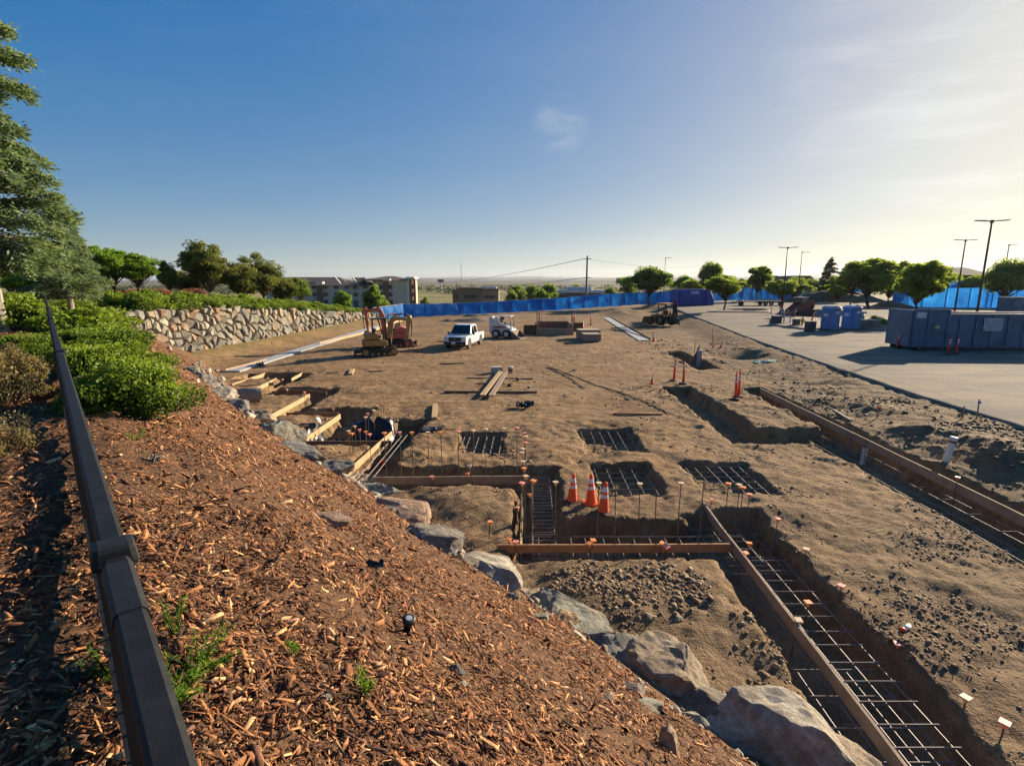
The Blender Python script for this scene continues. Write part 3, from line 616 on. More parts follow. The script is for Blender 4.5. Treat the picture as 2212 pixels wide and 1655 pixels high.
B = [
 (1700, 1600, 240, 190, 'white', 'biggest pale grey boulder at the bottom right of the bank', 3, -.5, 1.0),
 (1450, 1455, 190, 175, 'tan', 'smooth rounded tan boulder between dark stones and the rebar trench', 5, -.8, .9),
 (1225, 1335, 190, 130, 'green', 'pale green rough boulder with a small orange rock leaning on it', 8, -.5, 1.0),
 (1050, 1240, 235, 105, 'white', 'flat cream coloured ledge rock beside the orange form board', 11, -.45, 1.0),
 (925, 1172, 180, 80, 'grey', 'dark grey pitted boulder below the big pinkish boulder', 13, .15, .9),
 (860, 1112, 160, 90, 'pink', 'big pinkish brown boulder above the dark pitted boulder', 17, .1, .9),
 (700, 1120, 110, 40, 'pink', 'low pinkish boulder half buried in the wood chips', 19, .2, 1.0),
 (810, 1062, 120, 55, 'green', 'mottled yellow green boulder at the corner of the trench board', 23, -.2, 1.0),
 (705, 1012, 130, 70, 'blue', 'dark blue green boulder with a pale upper corner', 29, -.5, 1.0),
 (635, 975, 120, 48, 'blue', 'long dark bluish boulder lying below the big green one', 31, -.35, .9),
 (592, 938, 115, 75, 'green', 'big pale green boulder with a smooth face near the black tarp', 37, -.3, 1.0),
 (553, 907, 70, 36, 'tan', 'small orange tan boulder between two green boulders', 41, -.4, 1.0),
 (510, 882, 75, 42, 'blue', 'dark blue boulder below the grey drain pipe', 43, -.5, 1.0),
 (470, 852, 85, 40, 'white', 'cream coloured boulder uphill of the dark blue boulder', 47, -.4, 1.0),
 (432, 815, 62, 34, 'blue', 'bluish pointed boulder near the foot of the stone wall', 53, -.4, 1.0),
 (405, 800, 50, 26, 'green', 'small greenish boulder nearest the stone wall corner', 59, 0, 1.0)]
B += [
 (1335, 1405, 120, 70, 'green', 'low greenish boulder between the green boulder and the smooth tan one', 61, .4, 1.0), (1550, 1535, 120, 80, 'grey', 'half buried grey boulder left of the biggest boulder', 67, -.3, 1.0), (1145, 1290, 110, 60, 'tan', 'low tan boulder between the cream ledge and the green boulder', 71, .2, 1.0),
 (985, 1205, 100, 55, 'grey', 'grey boulder between the dark pitted one and the cream ledge', 73, -.2, 1.0), (770, 1035, 85, 50, 'tan', 'dusty tan boulder uphill of the mottled green boulder', 79, .3, 1.0), (665, 992, 70, 40, 'grey', 'small grey boulder between the two dark bluish boulders', 83, -.2, 1.0),
 (545, 893, 55, 30, 'grey', 'small grey boulder right of the dark blue boulder', 89, .2, 1.0), (490, 868, 50, 28, 'tan', 'small tan boulder between the cream and dark blue boulders', 97, 0., 1.0), (450, 832, 48, 26, 'grey', 'small grey boulder between the bluish and cream boulders', 103, .4, 1.0), (1790, 1640, 150, 90, 'tan', 'low tan boulder at the bottom edge right of the biggest boulder', 107, -.4, 1.0)]
for (px, py, w, h, kd, lb, sd_, rz, dp) in B: boulder(px, py, w, h, kd, lb, sd_, rz, deep=dp)
SR = [(1218, 1342, 70, 66, 'orange', 'small rusty orange rock leaning on the green boulder'), (1275, 1372, 50, 40, 'tan', 'small tan stone right below the green boulder'), (1312, 1390, 46, 44, 'blue', 'bluish angular stone left of the smooth tan boulder'),
 (1345, 1425, 40, 36, 'grey', 'grey stone in the chips left of the smooth tan boulder'), (1170, 1335, 42, 36, 'green', 'small green stone at the left foot of the green boulder'), (1110, 1290, 40, 32, 'grey', 'small grey stone at the foot of the cream ledge rock'),
 (1365, 1495, 60, 46, 'grey', 'flat grey stone in the chips above the dark green stone'), (1395, 1530, 64, 52, 'green', 'dark green stone in the chips left of the dark slab'), (1490, 1515, 56, 50, 'blue', 'dark blue slab stone at the foot of the smooth tan boulder'),
 (1500, 1555, 50, 40, 'green', 'greenish stone between the tan boulder and the biggest boulder'), (1440, 1610, 34, 84, 'tan', 'pale upright tan stone at the bottom edge of the chips'), (1308, 1508, 36, 28, 'tan', 'little yellow stone lying in the chips'),
 (1345, 1395, 44, 26, 'grey', 'dark pebble stone touching the smooth tan boulder'), (700, 1510, 26, 22, 'white', 'pale little stone in the chips right of the green weed'), (985, 1448, 42, 20, 'grey', 'half buried grey stone below the sprinkler head'),
 (1465, 1338, 20, 26, 'tan', 'upright tan stone standing in the loose soil'), (1405, 1335, 26, 20, 'tan', 'broad tan stone in the loose soil beside the upright one'), (1000, 1480, 22, 16, 'white', 'tiny white stone in the chips')]
for k, (px, py, w, h, kd, lb) in enumerate(SR): boulder(px, py, w, h, kd, lb, 101+k*7, random.uniform(-1, 1), sink=.2, name='stone', grp='small stones along the bank', cat='stone', sub=3)

def rubble():
    K = 460; q = rng.uniform(.5, 34, K); n = toe(q)+rng.normal(0, .42, K); x, y = xy(q, n); r = (.018+.075*rng.random(K)**3.5)*(1+.015*q); m = K
    P = CUBE[None]*rng.uniform(.6, 1.4, (m, 8, 3)); P[:, 4:, :2] *= rng.uniform(.4, .9, (m, 1, 2)); P = P*(r*2)[:, None, None]*np.stack([rng.uniform(.8, 1.5, m), rng.uniform(.7, 1.1, m), rng.uniform(.5, .9, m)], -1)[:, None, :]
    P = np.einsum('mij,mkj->mki', rot_mats(rng.uniform(0, 6.28, m), rng.normal(0, .4, m), rng.normal(0, .4, m)), P)+np.stack([x, y, terrain(x, y)+r*.25], -1)[:, None]
    pal = np.array([[.27, .26, .21], [.34, .27, .19], [.2, .2, .18], [.42, .36, .27], [.26, .19, .13]]); c = pal[rng.choice(5, m)]*rng.uniform(.7, 1.2, (m, 1))
    tag(link('stone_rubble', fast_mesh('stone_rubble', P.reshape(-1, 3), ((np.arange(m)*8)[:, None, None]+CF[None]).reshape(-1, 4), bark_material('rubble', True), colors=np.repeat(c, 6, 0))), 'small broken stones packed between the boulders', 'rubble', kind='stuff')
rubble()
# ================================================================== STONE RETAINING WALL
def clip(poly, a, b, c):
    out = []
    for i in range(len(poly)):
        p, q = poly[i], poly[(i+1) % len(poly)]; dp = a*p[0]+b*p[1]-c; dq = a*q[0]+b*q[1]-c
        if dp <= 0: out.append(p)
        if (dp < 0 < dq) or (dq < 0 < dp): t = dp/(dp-dq); out.append((p[0]+(q[0]-p[0])*t, p[1]+(q[1]-p[1])*t))
    return out
wall = thing('stone_wall', 'dry stone retaining wall of grey green and tan rocks below the hedge', 'wall', (-20.9, 34, 0))
def wall_pt(s, h, out):
    """s along the wall (y), h up; the face leans back"""
    y = s; return Vector((float(wall_x(y))-h*.14+out, y, h-.1))-wall.location
core = MB()
ys_ = np.linspace(27, 73.5, 48)
for a, b in zip(ys_[:-1], ys_[1:]):
    ta, tb = float(wall_top(a))-.08, float(wall_top(b))-.08
    core.add([wall_pt(a, 0, -.12), wall_pt(b, 0, -.12), wall_pt(b, tb, -.12), wall_pt(a, ta, -.12), wall_pt(a, ta, -.9), wall_pt(b, tb, -.9)], [(0, 1, 2, 3), (3, 2, 5, 4)])
core.build('rubble_core', M('wall_gap', (.10, .075, .05), .95, .3, 8, .6, 20), wall)
pts = []; rr = random.Random(5)
tries = 0
while len(pts) < 300 and tries < 60000:
    tries += 1; s = rr.uniform(27, 73); h = rr.uniform(-.05, 3.5)
    if h > wall_top(s)+.05: continue
    md = .44+.18*((s-29)/44)
    if all(((s-a)/1.12)**2+(h-b)**2 > (md*rr.uniform(.55, 1.3))**2 for a, b in pts): pts.append((s, h))
WM = [RK['green'], RK['tan'], RK['blue'], RK['grey'], RK['pink'], RK['white'], RK['orange']]
for i, (s, h) in enumerate(pts):
    poly = [(s-.75, h-.7), (s+.75, h-.7), (s+.75, h+.7), (s-.75, h+.7)]
    poly = clip(poly, 0, -1, .15); 
    for j, (a, b) in enumerate(pts):
        if j == i or abs(a-s) > 1.6 or abs(b-h) > 1.6: continue
        mx, my = (a+s)/2, (b+h)/2; nx, ny = a-s, b-h; l = math.hypot(nx, ny); nx /= l; ny /= l; poly = clip(poly, nx, ny, nx*mx+ny*my-.03)
        if len(poly) < 3: break
    if len(poly) < 3: continue
    top = float(wall_top(s))+.1; poly = clip(poly, 0, 1, top+rr.uniform(-.12, .12))
    if len(poly) < 3: continue
    # split long sides, jitter, dome it
    pp = []
    for k in range(len(poly)):
        p, q_ = poly[k], poly[(k+1) % len(poly)]; pp.append(p)
        if math.hypot(q_[0]-p[0], q_[1]-p[1]) > .35: pp.append(((p[0]+q_[0])/2+rr.uniform(-.03, .03), (p[1]+q_[1])/2+rr.uniform(-.03, .03)))
    cx = sum(p[0] for p in pp)/len(pp); cy = sum(p[1] for p in pp)/len(pp); o1 = rr.uniform(.03, .22); n_ = len(pp); V = []; F = []
    tx, ty = rr.uniform(-.3, .3), rr.uniform(-.3, .3)
    for lev, (sc, ou) in enumerate(((1.0, -.12), (.97, o1*.55), (.72, o1+.05))):
        for p in pp: V.append(wall_pt(cx+(p[0]-cx)*sc, cy+(p[1]-cy)*sc, ou+(tx*(p[0]-cx)+ty*(p[1]-cy))*(lev > 0)+rr.uniform(-.015, .015)))
    for lev in range(2):
        for k in range(n_): F.append((lev*n_+k, lev*n_+(k+1) % n_, (lev+1)*n_+(k+1) % n_, (lev+1)*n_+k))
    F.append(tuple(2*n_+k for k in range(n_)))
    mb = MB(); mb.add(V, F); mb.build('stone', WM[rr.choices(range(7), [5, 1.8, 3.6, 4, .9, .8, .35])[0]], wall)

# ================================================================== PLANTS
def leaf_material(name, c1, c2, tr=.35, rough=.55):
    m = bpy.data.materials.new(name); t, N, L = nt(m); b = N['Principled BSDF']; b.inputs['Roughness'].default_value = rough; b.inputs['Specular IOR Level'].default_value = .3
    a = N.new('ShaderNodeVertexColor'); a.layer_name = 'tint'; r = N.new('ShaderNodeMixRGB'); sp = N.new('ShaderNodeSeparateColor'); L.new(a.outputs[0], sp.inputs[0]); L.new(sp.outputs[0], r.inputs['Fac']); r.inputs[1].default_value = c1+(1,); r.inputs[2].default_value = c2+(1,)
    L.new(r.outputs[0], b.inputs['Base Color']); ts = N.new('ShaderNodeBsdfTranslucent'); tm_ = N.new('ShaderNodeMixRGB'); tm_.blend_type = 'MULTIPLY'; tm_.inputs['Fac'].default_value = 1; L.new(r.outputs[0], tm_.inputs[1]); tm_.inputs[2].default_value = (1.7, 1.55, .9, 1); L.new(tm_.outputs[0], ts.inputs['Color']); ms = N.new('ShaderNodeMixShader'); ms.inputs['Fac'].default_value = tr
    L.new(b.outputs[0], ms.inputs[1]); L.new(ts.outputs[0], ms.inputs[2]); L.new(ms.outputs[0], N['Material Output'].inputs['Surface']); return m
def leaf_mesh(name, C, size, mat, up=.35, aspect=.55, tint=None, dirs=None, nseed=1):
    """one folded leaf (two triangles as a quad) at each centre"""
    g = np.random.default_rng(nseed); m = len(C)
    d = g.normal(0, 1, (m, 3)) if dirs is None else dirs+g.normal(0, .35, (m, 3)); d[:, 2] += up*(dirs is None); d /= np.linalg.norm(d, axis=1, keepdims=True)
    s = np.cross(d, g.normal(0, 1, (m, 3))); s /= np.linalg.norm(s, axis=1, keepdims=True)+1e-9
    nrm = np.cross(d, s)
    sz = (size*g.uniform(.6, 1.35, m))[:, None] if np.isscalar(size) else (size*g.uniform(.6, 1.35, m))[:, None]
    V = np.stack([C-d*sz*.5, C+s*sz*aspect*.5+nrm*sz*.08, C+d*sz*.5, C-s*sz*aspect*.5+nrm*sz*.08], 1).reshape(-1, 3)
    F = np.arange(m*4).reshape(m, 4)
    t = g.random(m) if tint is None else np.clip(tint+g.normal(0, .18, m), 0, 1)
    return fast_mesh(name, V, F, mat, colors=np.stack([t, t, t], -1))
def sphere_pts(g, m):
    d = g.normal(0, 1, (m, 3)); return d/np.linalg.norm(d, axis=1, keepdims=True)
def limb(mb, a, b, r0, r1, g, n=6, seg=3, bend=.08):
    a = np.array(a, float); b = np.array(b, float); L_ = np.linalg.norm(b-a); pts = [a]
    for k in range(1, seg): pts.append(a+(b-a)*k/seg+g.normal(0, bend*L_, 3)*.5)
    pts.append(b)
    for k in range(seg): mb.cyl(pts[k], pts[k+1], r0+(r1-r0)*k/seg, r0+(r1-r0)*(k+1)/seg, n=n, caps=(k == seg-1))
WOOD = M('bark', (.11, .08, .055), .9, .3, 9, .7, 30, stretch=(3, 3, .6)); WOODG = M('pale_bark', (.30, .26, .20), .9, .3, 7, .7, 24, stretch=(3, 3, .7)); WOODD = M('dark_bark', (.05, .038, .03), .9, .3, 9, .5, 30)
def broadleaf(name, seed, H, W, trunk, nclump, nleaf, leaf, mat, wood=WOOD, flat=.8, open_=.0, tr=.03):
    """returns (trunk mesh, crown mesh) of a tree H high, crown W wide, clear stem `trunk`"""
    g = np.random.default_rng(seed); mb = MB(); r0 = tr*H
    top = np.array([g.normal(0, .03)*H, g.normal(0, .03)*H, trunk]); limb(mb, (0, 0, -.15), top, r0, r0*.72, g, 8)
    cz = (trunk*.85+H)/2; rz = (H-trunk*.85)/2; C = []; T = []
    lob = sphere_pts(g, 7); lam = g.uniform(.1, .55, 7)
    for k in range(nclump):
        d = sphere_pts(g, 1)[0]; rad = g.uniform(.2, 1.0)**.55*(.80+np.max(lam*np.exp(-(1-lob @ d)/.16)))
        c = np.array([d[0]*W/2*rad*.76, d[1]*W/2*rad*.76, cz+d[2]*rz*rad*(.84 if d[2] > 0 else flat*.85)])
        c[:2] *= 1-.25*max(0, (c[2]-cz)/rz)
        limb(mb, top*[1, 1, g.uniform(.75, 1.0)], c, r0*.42, r0*.07, g, 5)
        cr_ = W*g.uniform(.06, .165)*(1-open_*.25); m = int(nleaf/nclump*g.uniform(.6, 1.4)); q = sphere_pts(g, m)*(g.random((m, 1))**.5)*np.array([cr_*1.25, cr_*1.25, cr_*.75])
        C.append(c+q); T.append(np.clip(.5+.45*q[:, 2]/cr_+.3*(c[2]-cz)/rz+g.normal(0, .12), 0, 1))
    C = np.concatenate(C); T = np.concatenate(T)
    me = mb.build('trunk', wood); tm = me.data; bpy.data.objects.remove(me)
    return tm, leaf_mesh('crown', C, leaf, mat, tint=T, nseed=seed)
def conifer(name, seed, H, W, clear, tiers, mat, wood=WOODG, nleaf=14000, leaf=.12, droop=.12, lean=(0, 0), irregular=.25, tr=.022):
    """layered, drooping sprays as on a cedar"""
    g = np.random.default_rng(seed); mb = MB(); ax = lambda z: np.array([lean[0]*z/H, lean[1]*z/H, z])
    for k in range(8): mb.cyl(ax(H*k/8-.2*(k == 0)), ax(H*(k+1)/8), tr*H*(1-k/8)+.012, tr*H*(1-(k+1)/8)+.01, n=9, caps=False)
    C = []; T = []; Dn = []
    nb = tiers*6
    for k in range(nb):
        z = clear+(H-clear)*(k/nb)**.92; f = (z-clear)/(H-clear); Lb = W/2*(1-f)**.8*(.7+.6*g.random())*(1-.25*(f < .08))+.12*W*.2; a = g.uniform(0, 6.283)
        d = np.array([math.cos(a), math.sin(a), 0.]); p0 = ax(z); rise = .18*Lb*g.uniform(.2, 1.2)
        tip = p0+d*Lb+np.array([0, 0, rise-droop*Lb*1.6]); mid = p0+d*Lb*.55+np.array([0, 0, rise])
        mb.cyl(p0, mid, .006*H*(1-f)+.008, .004*H*(1-f)+.006, n=5, caps=False); mb.cyl(mid, tip, .004*H*(1-f)+.006, .004, n=4, caps=False)
        m = max(20, int(nleaf/nb*Lb/(W*.28)))
        t = g.random(m)**.6; base = np.where((t < .55)[:, None], p0+(mid-p0)*(t/.55)[:, None], mid+(tip-mid)*((t-.55)/.45)[:, None])
        side = np.array([-d[1], d[0], 0]); sw = Lb*.34*np.sin(np.clip(t, .08, .97)*math.pi)**.7; off = g.uniform(-1, 1, m)*sw
        c = base+side*off[:, None]+np.stack([g.normal(0, .02*W, m), g.normal(0, .02*W, m), -np.abs(off)*.28+g.normal(0, .022*W, m)], -1)
        dirs = d[None]*.8+side[None]*np.sign(off)[:, None]*.75+np.array([0, 0, -.25]); C.append(c); Dn.append(dirs); T.append(np.clip(.25+.6*t+g.normal(0, .1, m), 0, 1))
    C = np.concatenate(C); me = mb.build('trunk', wood); tm = me.data; bpy.data.objects.remove(me)
    return tm, leaf_mesh('crown', C, leaf, mat, aspect=.3, tint=np.concatenate(T), dirs=np.concatenate(Dn), nseed=seed)
def plant(name, label, cat, meshes, loc, rz=0., scale=1., group=None, parts=('trunk', 'crown')):
    t = thing(name, label, cat, loc, rz, group); t.scale = scale if isinstance(scale, tuple) else (scale,)*3
    for pn, me in zip(parts, meshes): link(pn, me, None, t)
    return t
L_CED = leaf_material('cedar_needles', (.05, .085, .05), (.19, .27, .14), .35, .8); L_GRN = leaf_material('bright_leaves', (.045, .10, .012), (.18, .31, .03), .5); L_MID = leaf_material('green_leaves', (.045, .09, .018), (.18, .26, .05), .58)
L_PIN = leaf_material('pine_needles', (.05, .07, .018), (.19, .22, .06), .45, .8); L_LOT = leaf_material('lot_tree_leaves', (.06, .105, .02), (.22, .30, .055), .62); L_DRK = leaf_material('dark_leaves', (.015, .03, .012), (.05, .08, .03), .3)
L_SHR = leaf_material('shrub_leaves', (.04, .08, .010), (.21, .30, .03), .4); L_DRY = leaf_material('dry_leaves', (.10, .085, .045), (.27, .22, .09), .35); L_RED = leaf_material('reddish_leaves', (.12, .05, .035), (.28, .12, .08), .3)

def shrub_mesh(seed, nleaf, leaf, mat, hollow=.55, lumps=16, sx=1., sy=1., sz=.62):
    """dome of lumps about one unit across"""
    g = np.random.default_rng(seed); C = []; T = []
    mb = MB()
    for k in range(lumps):
        d = sphere_pts(g, 1)[0]; d[2] = abs(d[2])*.9; c = d*np.array([.36*sx, .36*sy, .62*sz])*g.uniform(.6, 1.05); c[2] += .06
        limb(mb, (g.normal(0, .03), g.normal(0, .03), -.06), c, .012, .004, g, 4, 2)
        m = int(nleaf/lumps*g.uniform(.7, 1.3)); rad = g.uniform(.08, .24); tj = g.normal(0, .16); q = sphere_pts(g, m)*(hollow+(1-hollow)*g.random((m, 1)))*np.array([rad*1.1, rad*1.1, rad*.75])
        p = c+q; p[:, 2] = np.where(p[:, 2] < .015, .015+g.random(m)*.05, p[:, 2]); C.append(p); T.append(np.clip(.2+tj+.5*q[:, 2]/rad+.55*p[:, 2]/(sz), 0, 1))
    me = mb.build('stem', WOODD); sm = me.data; bpy.data.objects.remove(me)
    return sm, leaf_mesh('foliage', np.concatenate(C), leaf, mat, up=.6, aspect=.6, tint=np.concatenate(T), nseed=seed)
SHN = [shrub_mesh(300+k, 16000, .028, L_SHR, lumps=26) for k in range(2)]; SHF = [shrub_mesh(310+k, 4200, .05, L_SHR, lumps=20) for k in range(3)]
SHD = [shrub_mesh(320+k, 5200, .03, L_DRY, lumps=18) for k in range(2)]; SHR = [shrub_mesh(330, 2500, .05, L_RED, lumps=14)]
def shrub(px, py, wpx, hpx, label, meshes, k=0, grp='green shrubs on the bank', name='shrub', depth=1.0, cat='shrub'):
    p = hit(px, py); dist = math.hypot(p.x, p.y, p.z-CAM_H); w = wpx/FPX*dist; h = hpx/FPX*dist/.62
    return plant(name, label, cat, meshes[k % len(meshes)], (p.x, p.y, p.z-.03), random.uniform(-.6, .6)+k*1.7, (w, w*depth, h), grp, ('stem', 'foliage'))
S = [(285, 892, 235, 135, 'round bright green shrub nearest to the camera, right of the black rail', SHN), (228, 815, 170, 95, 'green shrub just behind the round front shrub beside the rail', SHN), (285, 806, 110, 50, 'low green shrub between the front shrub and the stone wall', SHN),
 (215, 770, 190, 75, 'broad green shrub right of the second rail post', SHN), (215, 742, 130, 50, 'green shrub left of the corner of the stone wall', SHF), (345, 790, 70, 34, 'small shrub tucked against the foot of the stone wall', SHF),
 (185, 722, 150, 60, 'green shrub beside the rail below the hilltop cedars', SHF), (218, 704, 120, 44, 'green shrub on the shoulder left of the stone wall', SHF), (150, 690, 120, 44, 'dark green shrub against the far end of the rail', SHF), (205, 675, 150, 40, 'green shrub on the hill crest right of the rail end', SHF),
 (60, 712, 120, 75, 'dark green shrub left of the rail near the pale trunk', SHF), (62, 775, 105, 62, 'green shrub left of the rail below the pale trunk', SHN), (40, 672, 110, 40, 'far green shrub on the crest left of the rail end', SHF)]
for k, (px, py, w, h, lb, ms) in enumerate(S): shrub(px, py, w, h, lb, ms, k)
D = [(15, 870, 150, 115, 'dry olive brown shrub at the left edge, left of the rail'), (-5, 985, 110, 95, 'dry yellowing shrub at the left edge below the larger dry shrub'), (20, 800, 95, 60, 'dry grey green shrub at the left edge below the pale trunk')]
for k, (px, py, w, h, lb) in enumerate(D): shrub(px, py, w, h, lb, SHD, k, 'dry shrubs left of the rail', 'dry_shrub')
def on_terrace(y, back): return Vector((float(wall_x(y))-.55-back, y, float(wall_top(y))-.12))
HORD = ['first', 'second', 'third', 'fourth', 'fifth', 'sixth', 'seventh', 'eighth', 'ninth', 'tenth', 'eleventh', 'twelfth', 'thirteenth', 'fourteenth', 'fifteenth', 'sixteenth', 'seventeenth', 'eighteenth', 'nineteenth', 'twentieth', 'twenty first', 'twenty second', 'twenty third', 'twenty fourth', 'twenty fifth', 'twenty sixth']
k = 0
for y in np.concatenate([np.linspace(31.5, 50, 13), np.linspace(51.8, 73, 12)]):
    p = on_terrace(float(y), .55+.3*random.random()); w = random.uniform(2.2, 2.9)*(1-.15*(y > 55)); h = random.uniform(2.0, 2.6)*(1-.25*(y-30)/44)
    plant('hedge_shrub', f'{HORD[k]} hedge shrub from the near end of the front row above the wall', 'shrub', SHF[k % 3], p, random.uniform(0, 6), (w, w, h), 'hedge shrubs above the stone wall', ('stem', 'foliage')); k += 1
for y in np.linspace(31, 62, 10):
    p = on_terrace(float(y), 2.4); p.z += .1; w = random.uniform(2.4, 3.0)
    plant('hedge_shrub', f'{HORD[k-25]} hedge shrub from the near end of the back row above the wall', 'shrub', SHF[k % 3], p, random.uniform(0, 6), (w, w, random.uniform(2.4, 3.0)*(1-.25*(y-30)/44)), 'hedge shrubs in the back row', ('stem', 'foliage')); k += 1
for j, (px, lb) in enumerate(((245, 'left reddish shrub under the round green trees'), (300, 'middle reddish shrub under the round green trees'), (345, 'right reddish shrub below the gap between the trees'), (410, 'reddish shrub under the tall pine'))):
    p = atY(px, 615, 46); plant('red_shrub', lb, 'shrub', SHR[0], (p.x, p.y, 3.4), j*1.3, (3.2, 2.4, 2.3), 'reddish shrubs behind the hedge', ('stem', 'foliage'))

# trees on the terrace: (px of stem, base py, top py, crown width px, distance)
def tree_at(px, top_py, wpx, Y, z0, meshes, H0, W0, name, label, rz=0., group=None, cat='tree'):
    top = atY(px, top_py, Y); h = top.z-z0; dist = math.hypot(top.x, Y); w = wpx/FPX*Y
    return plant(name, label, cat, meshes, (top.x, Y, z0), rz, (w/W0, w/W0, h/H0), group)
TB = broadleaf('t', 401, 5.0, 4.2, 1.5, 50, 14000, .2, L_GRN, WOODD, .6); TB2 = broadleaf('t', 402, 5.0, 4.6, 1.4, 48, 13000, .21, L_MID, WOODD, .6)
TP = broadleaf('t', 403, 7.0, 6.0, 1.5, 62, 14000, .23, L_PIN, WOOD, .7, .5); TP2 = broadleaf('t', 404, 6.0, 6.0, 1.3, 60, 14000, .24, L_PIN, WOOD, .9)
TC = conifer('t', 405, 8.0, 4.6, 1.3, 15, L_CED, WOODG, 16000, .24)
TERR = 'trees above the stone wall'
tree_at(237, 528, 110, 44, 3.5, TB, 5.0, 4.2, 'round_tree', 'round bright green tree left of its twin above the wall', 0, TERR); tree_at(290, 540, 95, 45, 3.5, TB, 5.0, 4.2, 'round_tree', 'round bright green tree right of its twin above the wall', 2.1, TERR)
tree_at(195, 522, 85, 43, 3.5, TB, 5.0, 4.2, 'round_tree', 'bright green tree half hidden by the smaller cedar', 4.0, TERR); tree_at(357, 562, 52, 50, 3.2, TB2, 5.0, 4.6, 'small_tree', 'small sparse tree alone in the gap left of the tall pine', 1.0, TERR)
tree_at(437, 512, 130, 52, 2.9, TP, 7.0, 6.0, 'pine_tree', 'tallest open pine tree above the stone wall', .4, TERR); tree_at(400, 575, 90, 54, 2.8, TP2, 6.0, 6.0, 'pine_tree', 'low dark pine at the left foot of the tallest pine', 2.4, TERR)
tree_at(515, 553, 100, 55, 2.6, TP2, 6.0, 6.0, 'pine_tree', 'dense dark pine right of the tallest pine', 1.9, TERR); tree_at(562, 545, 95, 58, 2.4, TP2, 6.0, 6.0, 'pine_tree', 'broad pine with clear stem left of the hotel', 3.3, TERR); tree_at(610, 590, 80, 60, 2.0, TP2, 6.0, 6.0, 'pine_tree', 'low pine overlapping the left end of the hotel', 5.0, TERR); tree_at(645, 598, 60, 62, 1.8, TB2, 5, 4.6, 'small_tree', 'small rounded tree overlapping the hotel roof end', .8, TERR)
tree_at(42, 588, 80, 40, 3.6, TB, 5, 4.2, 'round_tree', 'small bright green tree right of the big cedar trunk', 1.2, TERR); tree_at(12, 580, 80, 42, 3.6, TB2, 5, 4.6, 'round_tree', 'green tree at the left edge behind the big cedar', 2.0, TERR)
tree_at(738, 622, 46, 95, -3, TB, 5.0, 4.2, 'round_tree', 'bright green young tree in front of the middle of the hotel', 1.0, 'trees by the hotel'); tree_at(806, 612, 56, 92, -3, TB2, 5.0, 4.6, 'round_tree', 'darker tree in front of the right half of the hotel', 2.7, 'trees by the hotel')
tree_at(118, 432, 150, 20, 3.75, TC, 8.0, 4.6, 'cedar_tree', 'smaller blue grey cedar right of the big cedar', .3, 'cedars'); tree_at(160, 500, 90, 24, 3.7, TC, 8, 4.6, 'cedar_tree', 'small cedar at the right edge of the cedar group', 2.2, 'cedars'); tree_at(85, 510, 90, 23, 3.7, TC, 8, 4.6, 'cedar_tree', 'small cedar between the big cedar and the middle one', 4.0, 'cedars')
big = conifer('t', 411, 17.5, 3.9, 1.7, 32, L_CED, WOODG, 72000, .17, .12, lean=(-.35, .2), tr=.0085)
p = hit(14, 716); plant('cedar_tree', 'big blue grey cedar with a pale trunk at the left edge', 'tree', big, (p.x-.1, p.y, p.z-.05), .6, 1.0, 'cedars')

# weeds and other small things on the mulch
def weed(px, py, n, h, mat, label, seed, spread=.1, name='weed'):
    p = hit(px, py); g = np.random.default_rng(seed); t = thing(name, label, 'weed', p, 0, 'weeds in the mulch'); mb = MB(); C = []; Dn = []
    for k in range(n):
        a = g.uniform(0, 6.28); tip = np.array([math.cos(a)*spread*g.uniform(.3, 1), math.sin(a)*spread*g.uniform(.3, 1), h*g.uniform(.6, 1.1)]); mb.cyl((0, 0, -.01), tip, .004, .002, n=4, caps=False)
        for s in np.linspace(.1, 1, 42): C.append(tip*s+g.normal(0, .009, 3)); Dn.append(np.array([g.normal(), g.normal(), .6]))
    mb.build('stem', mat, t); link('foliage', leaf_mesh('foliage', np.array(C), .03, mat, aspect=.12, dirs=np.array(Dn), tint=np.full(len(C), .7), nseed=seed), None, t)
weed(405, 1500, 12, .11, L_GRN, 'feathery green weed growing right beside the black rail', 1, .2); weed(430, 1445, 12, .12, L_GRN, 'sprawling feathery weed a little right of the black rail', 2, .24); weed(380, 1385, 4, .22, L_GRN, 'thin green weed above the feathery one by the rail', 3, .08)
weed(790, 1500, 4, .16, L_GRN, 'pale green weed alone in the chips below the sprinkler head', 4, .07); weed(290, 952, 6, .12, L_GRN, 'small green tuft in the chips in front of the round shrub', 5, .14); weed(640, 1405, 3, .06, L_GRN, 'tiny green sprout in the chips', 6, .05); weed(245, 1475, 6, .2, L_GRN, 'green weed on the left of the black rail', 7, .1)
p = hit(880, 1362); t = thing('sprinkler', 'black pop up sprinkler head standing in the chips', 'sprinkler', p, 0, None, (R(12), R(10), 0)); BLK = M('black_plastic', (.015, .015, .017), .45, .3, 20)
MB().lathe([(.026, -.04), (.026, .075), (.040, .08), (.041, .10), (.030, .104)], 18).build('body', BLK, t, True); MB().lathe([(.010, .10), (.020, .101), (.020, .107), (.008, .108)], 14).build('nozzle_ring', M('grey_plastic', (.35, .36, .38), .5), t)
p = hit(330, 1003); t = thing('dead_root', 'dry grey root clump lying in the chips', 'root', p); g_ = np.random.default_rng(4); mb = MB()
for k in range(26):
    a = g_.uniform(0, 6.28); e = np.array([math.cos(a)*g_.uniform(.03, .1), math.sin(a)*g_.uniform(.03, .1), g_.uniform(.02, .11)]); limb(mb, g_.normal(0, .02, 3)+[0, 0, .02], e, .012, .004, g_, 4, 2, .2)
mb.build('twigs', M('grey_twig', (.16, .14, .12), .9), t)
p = hit(805, 1232); t = thing('plastic_scrap', 'crumpled black plastic scrap in the chips below the pitted boulder', 'scrap', p); g_ = np.random.default_rng(8)
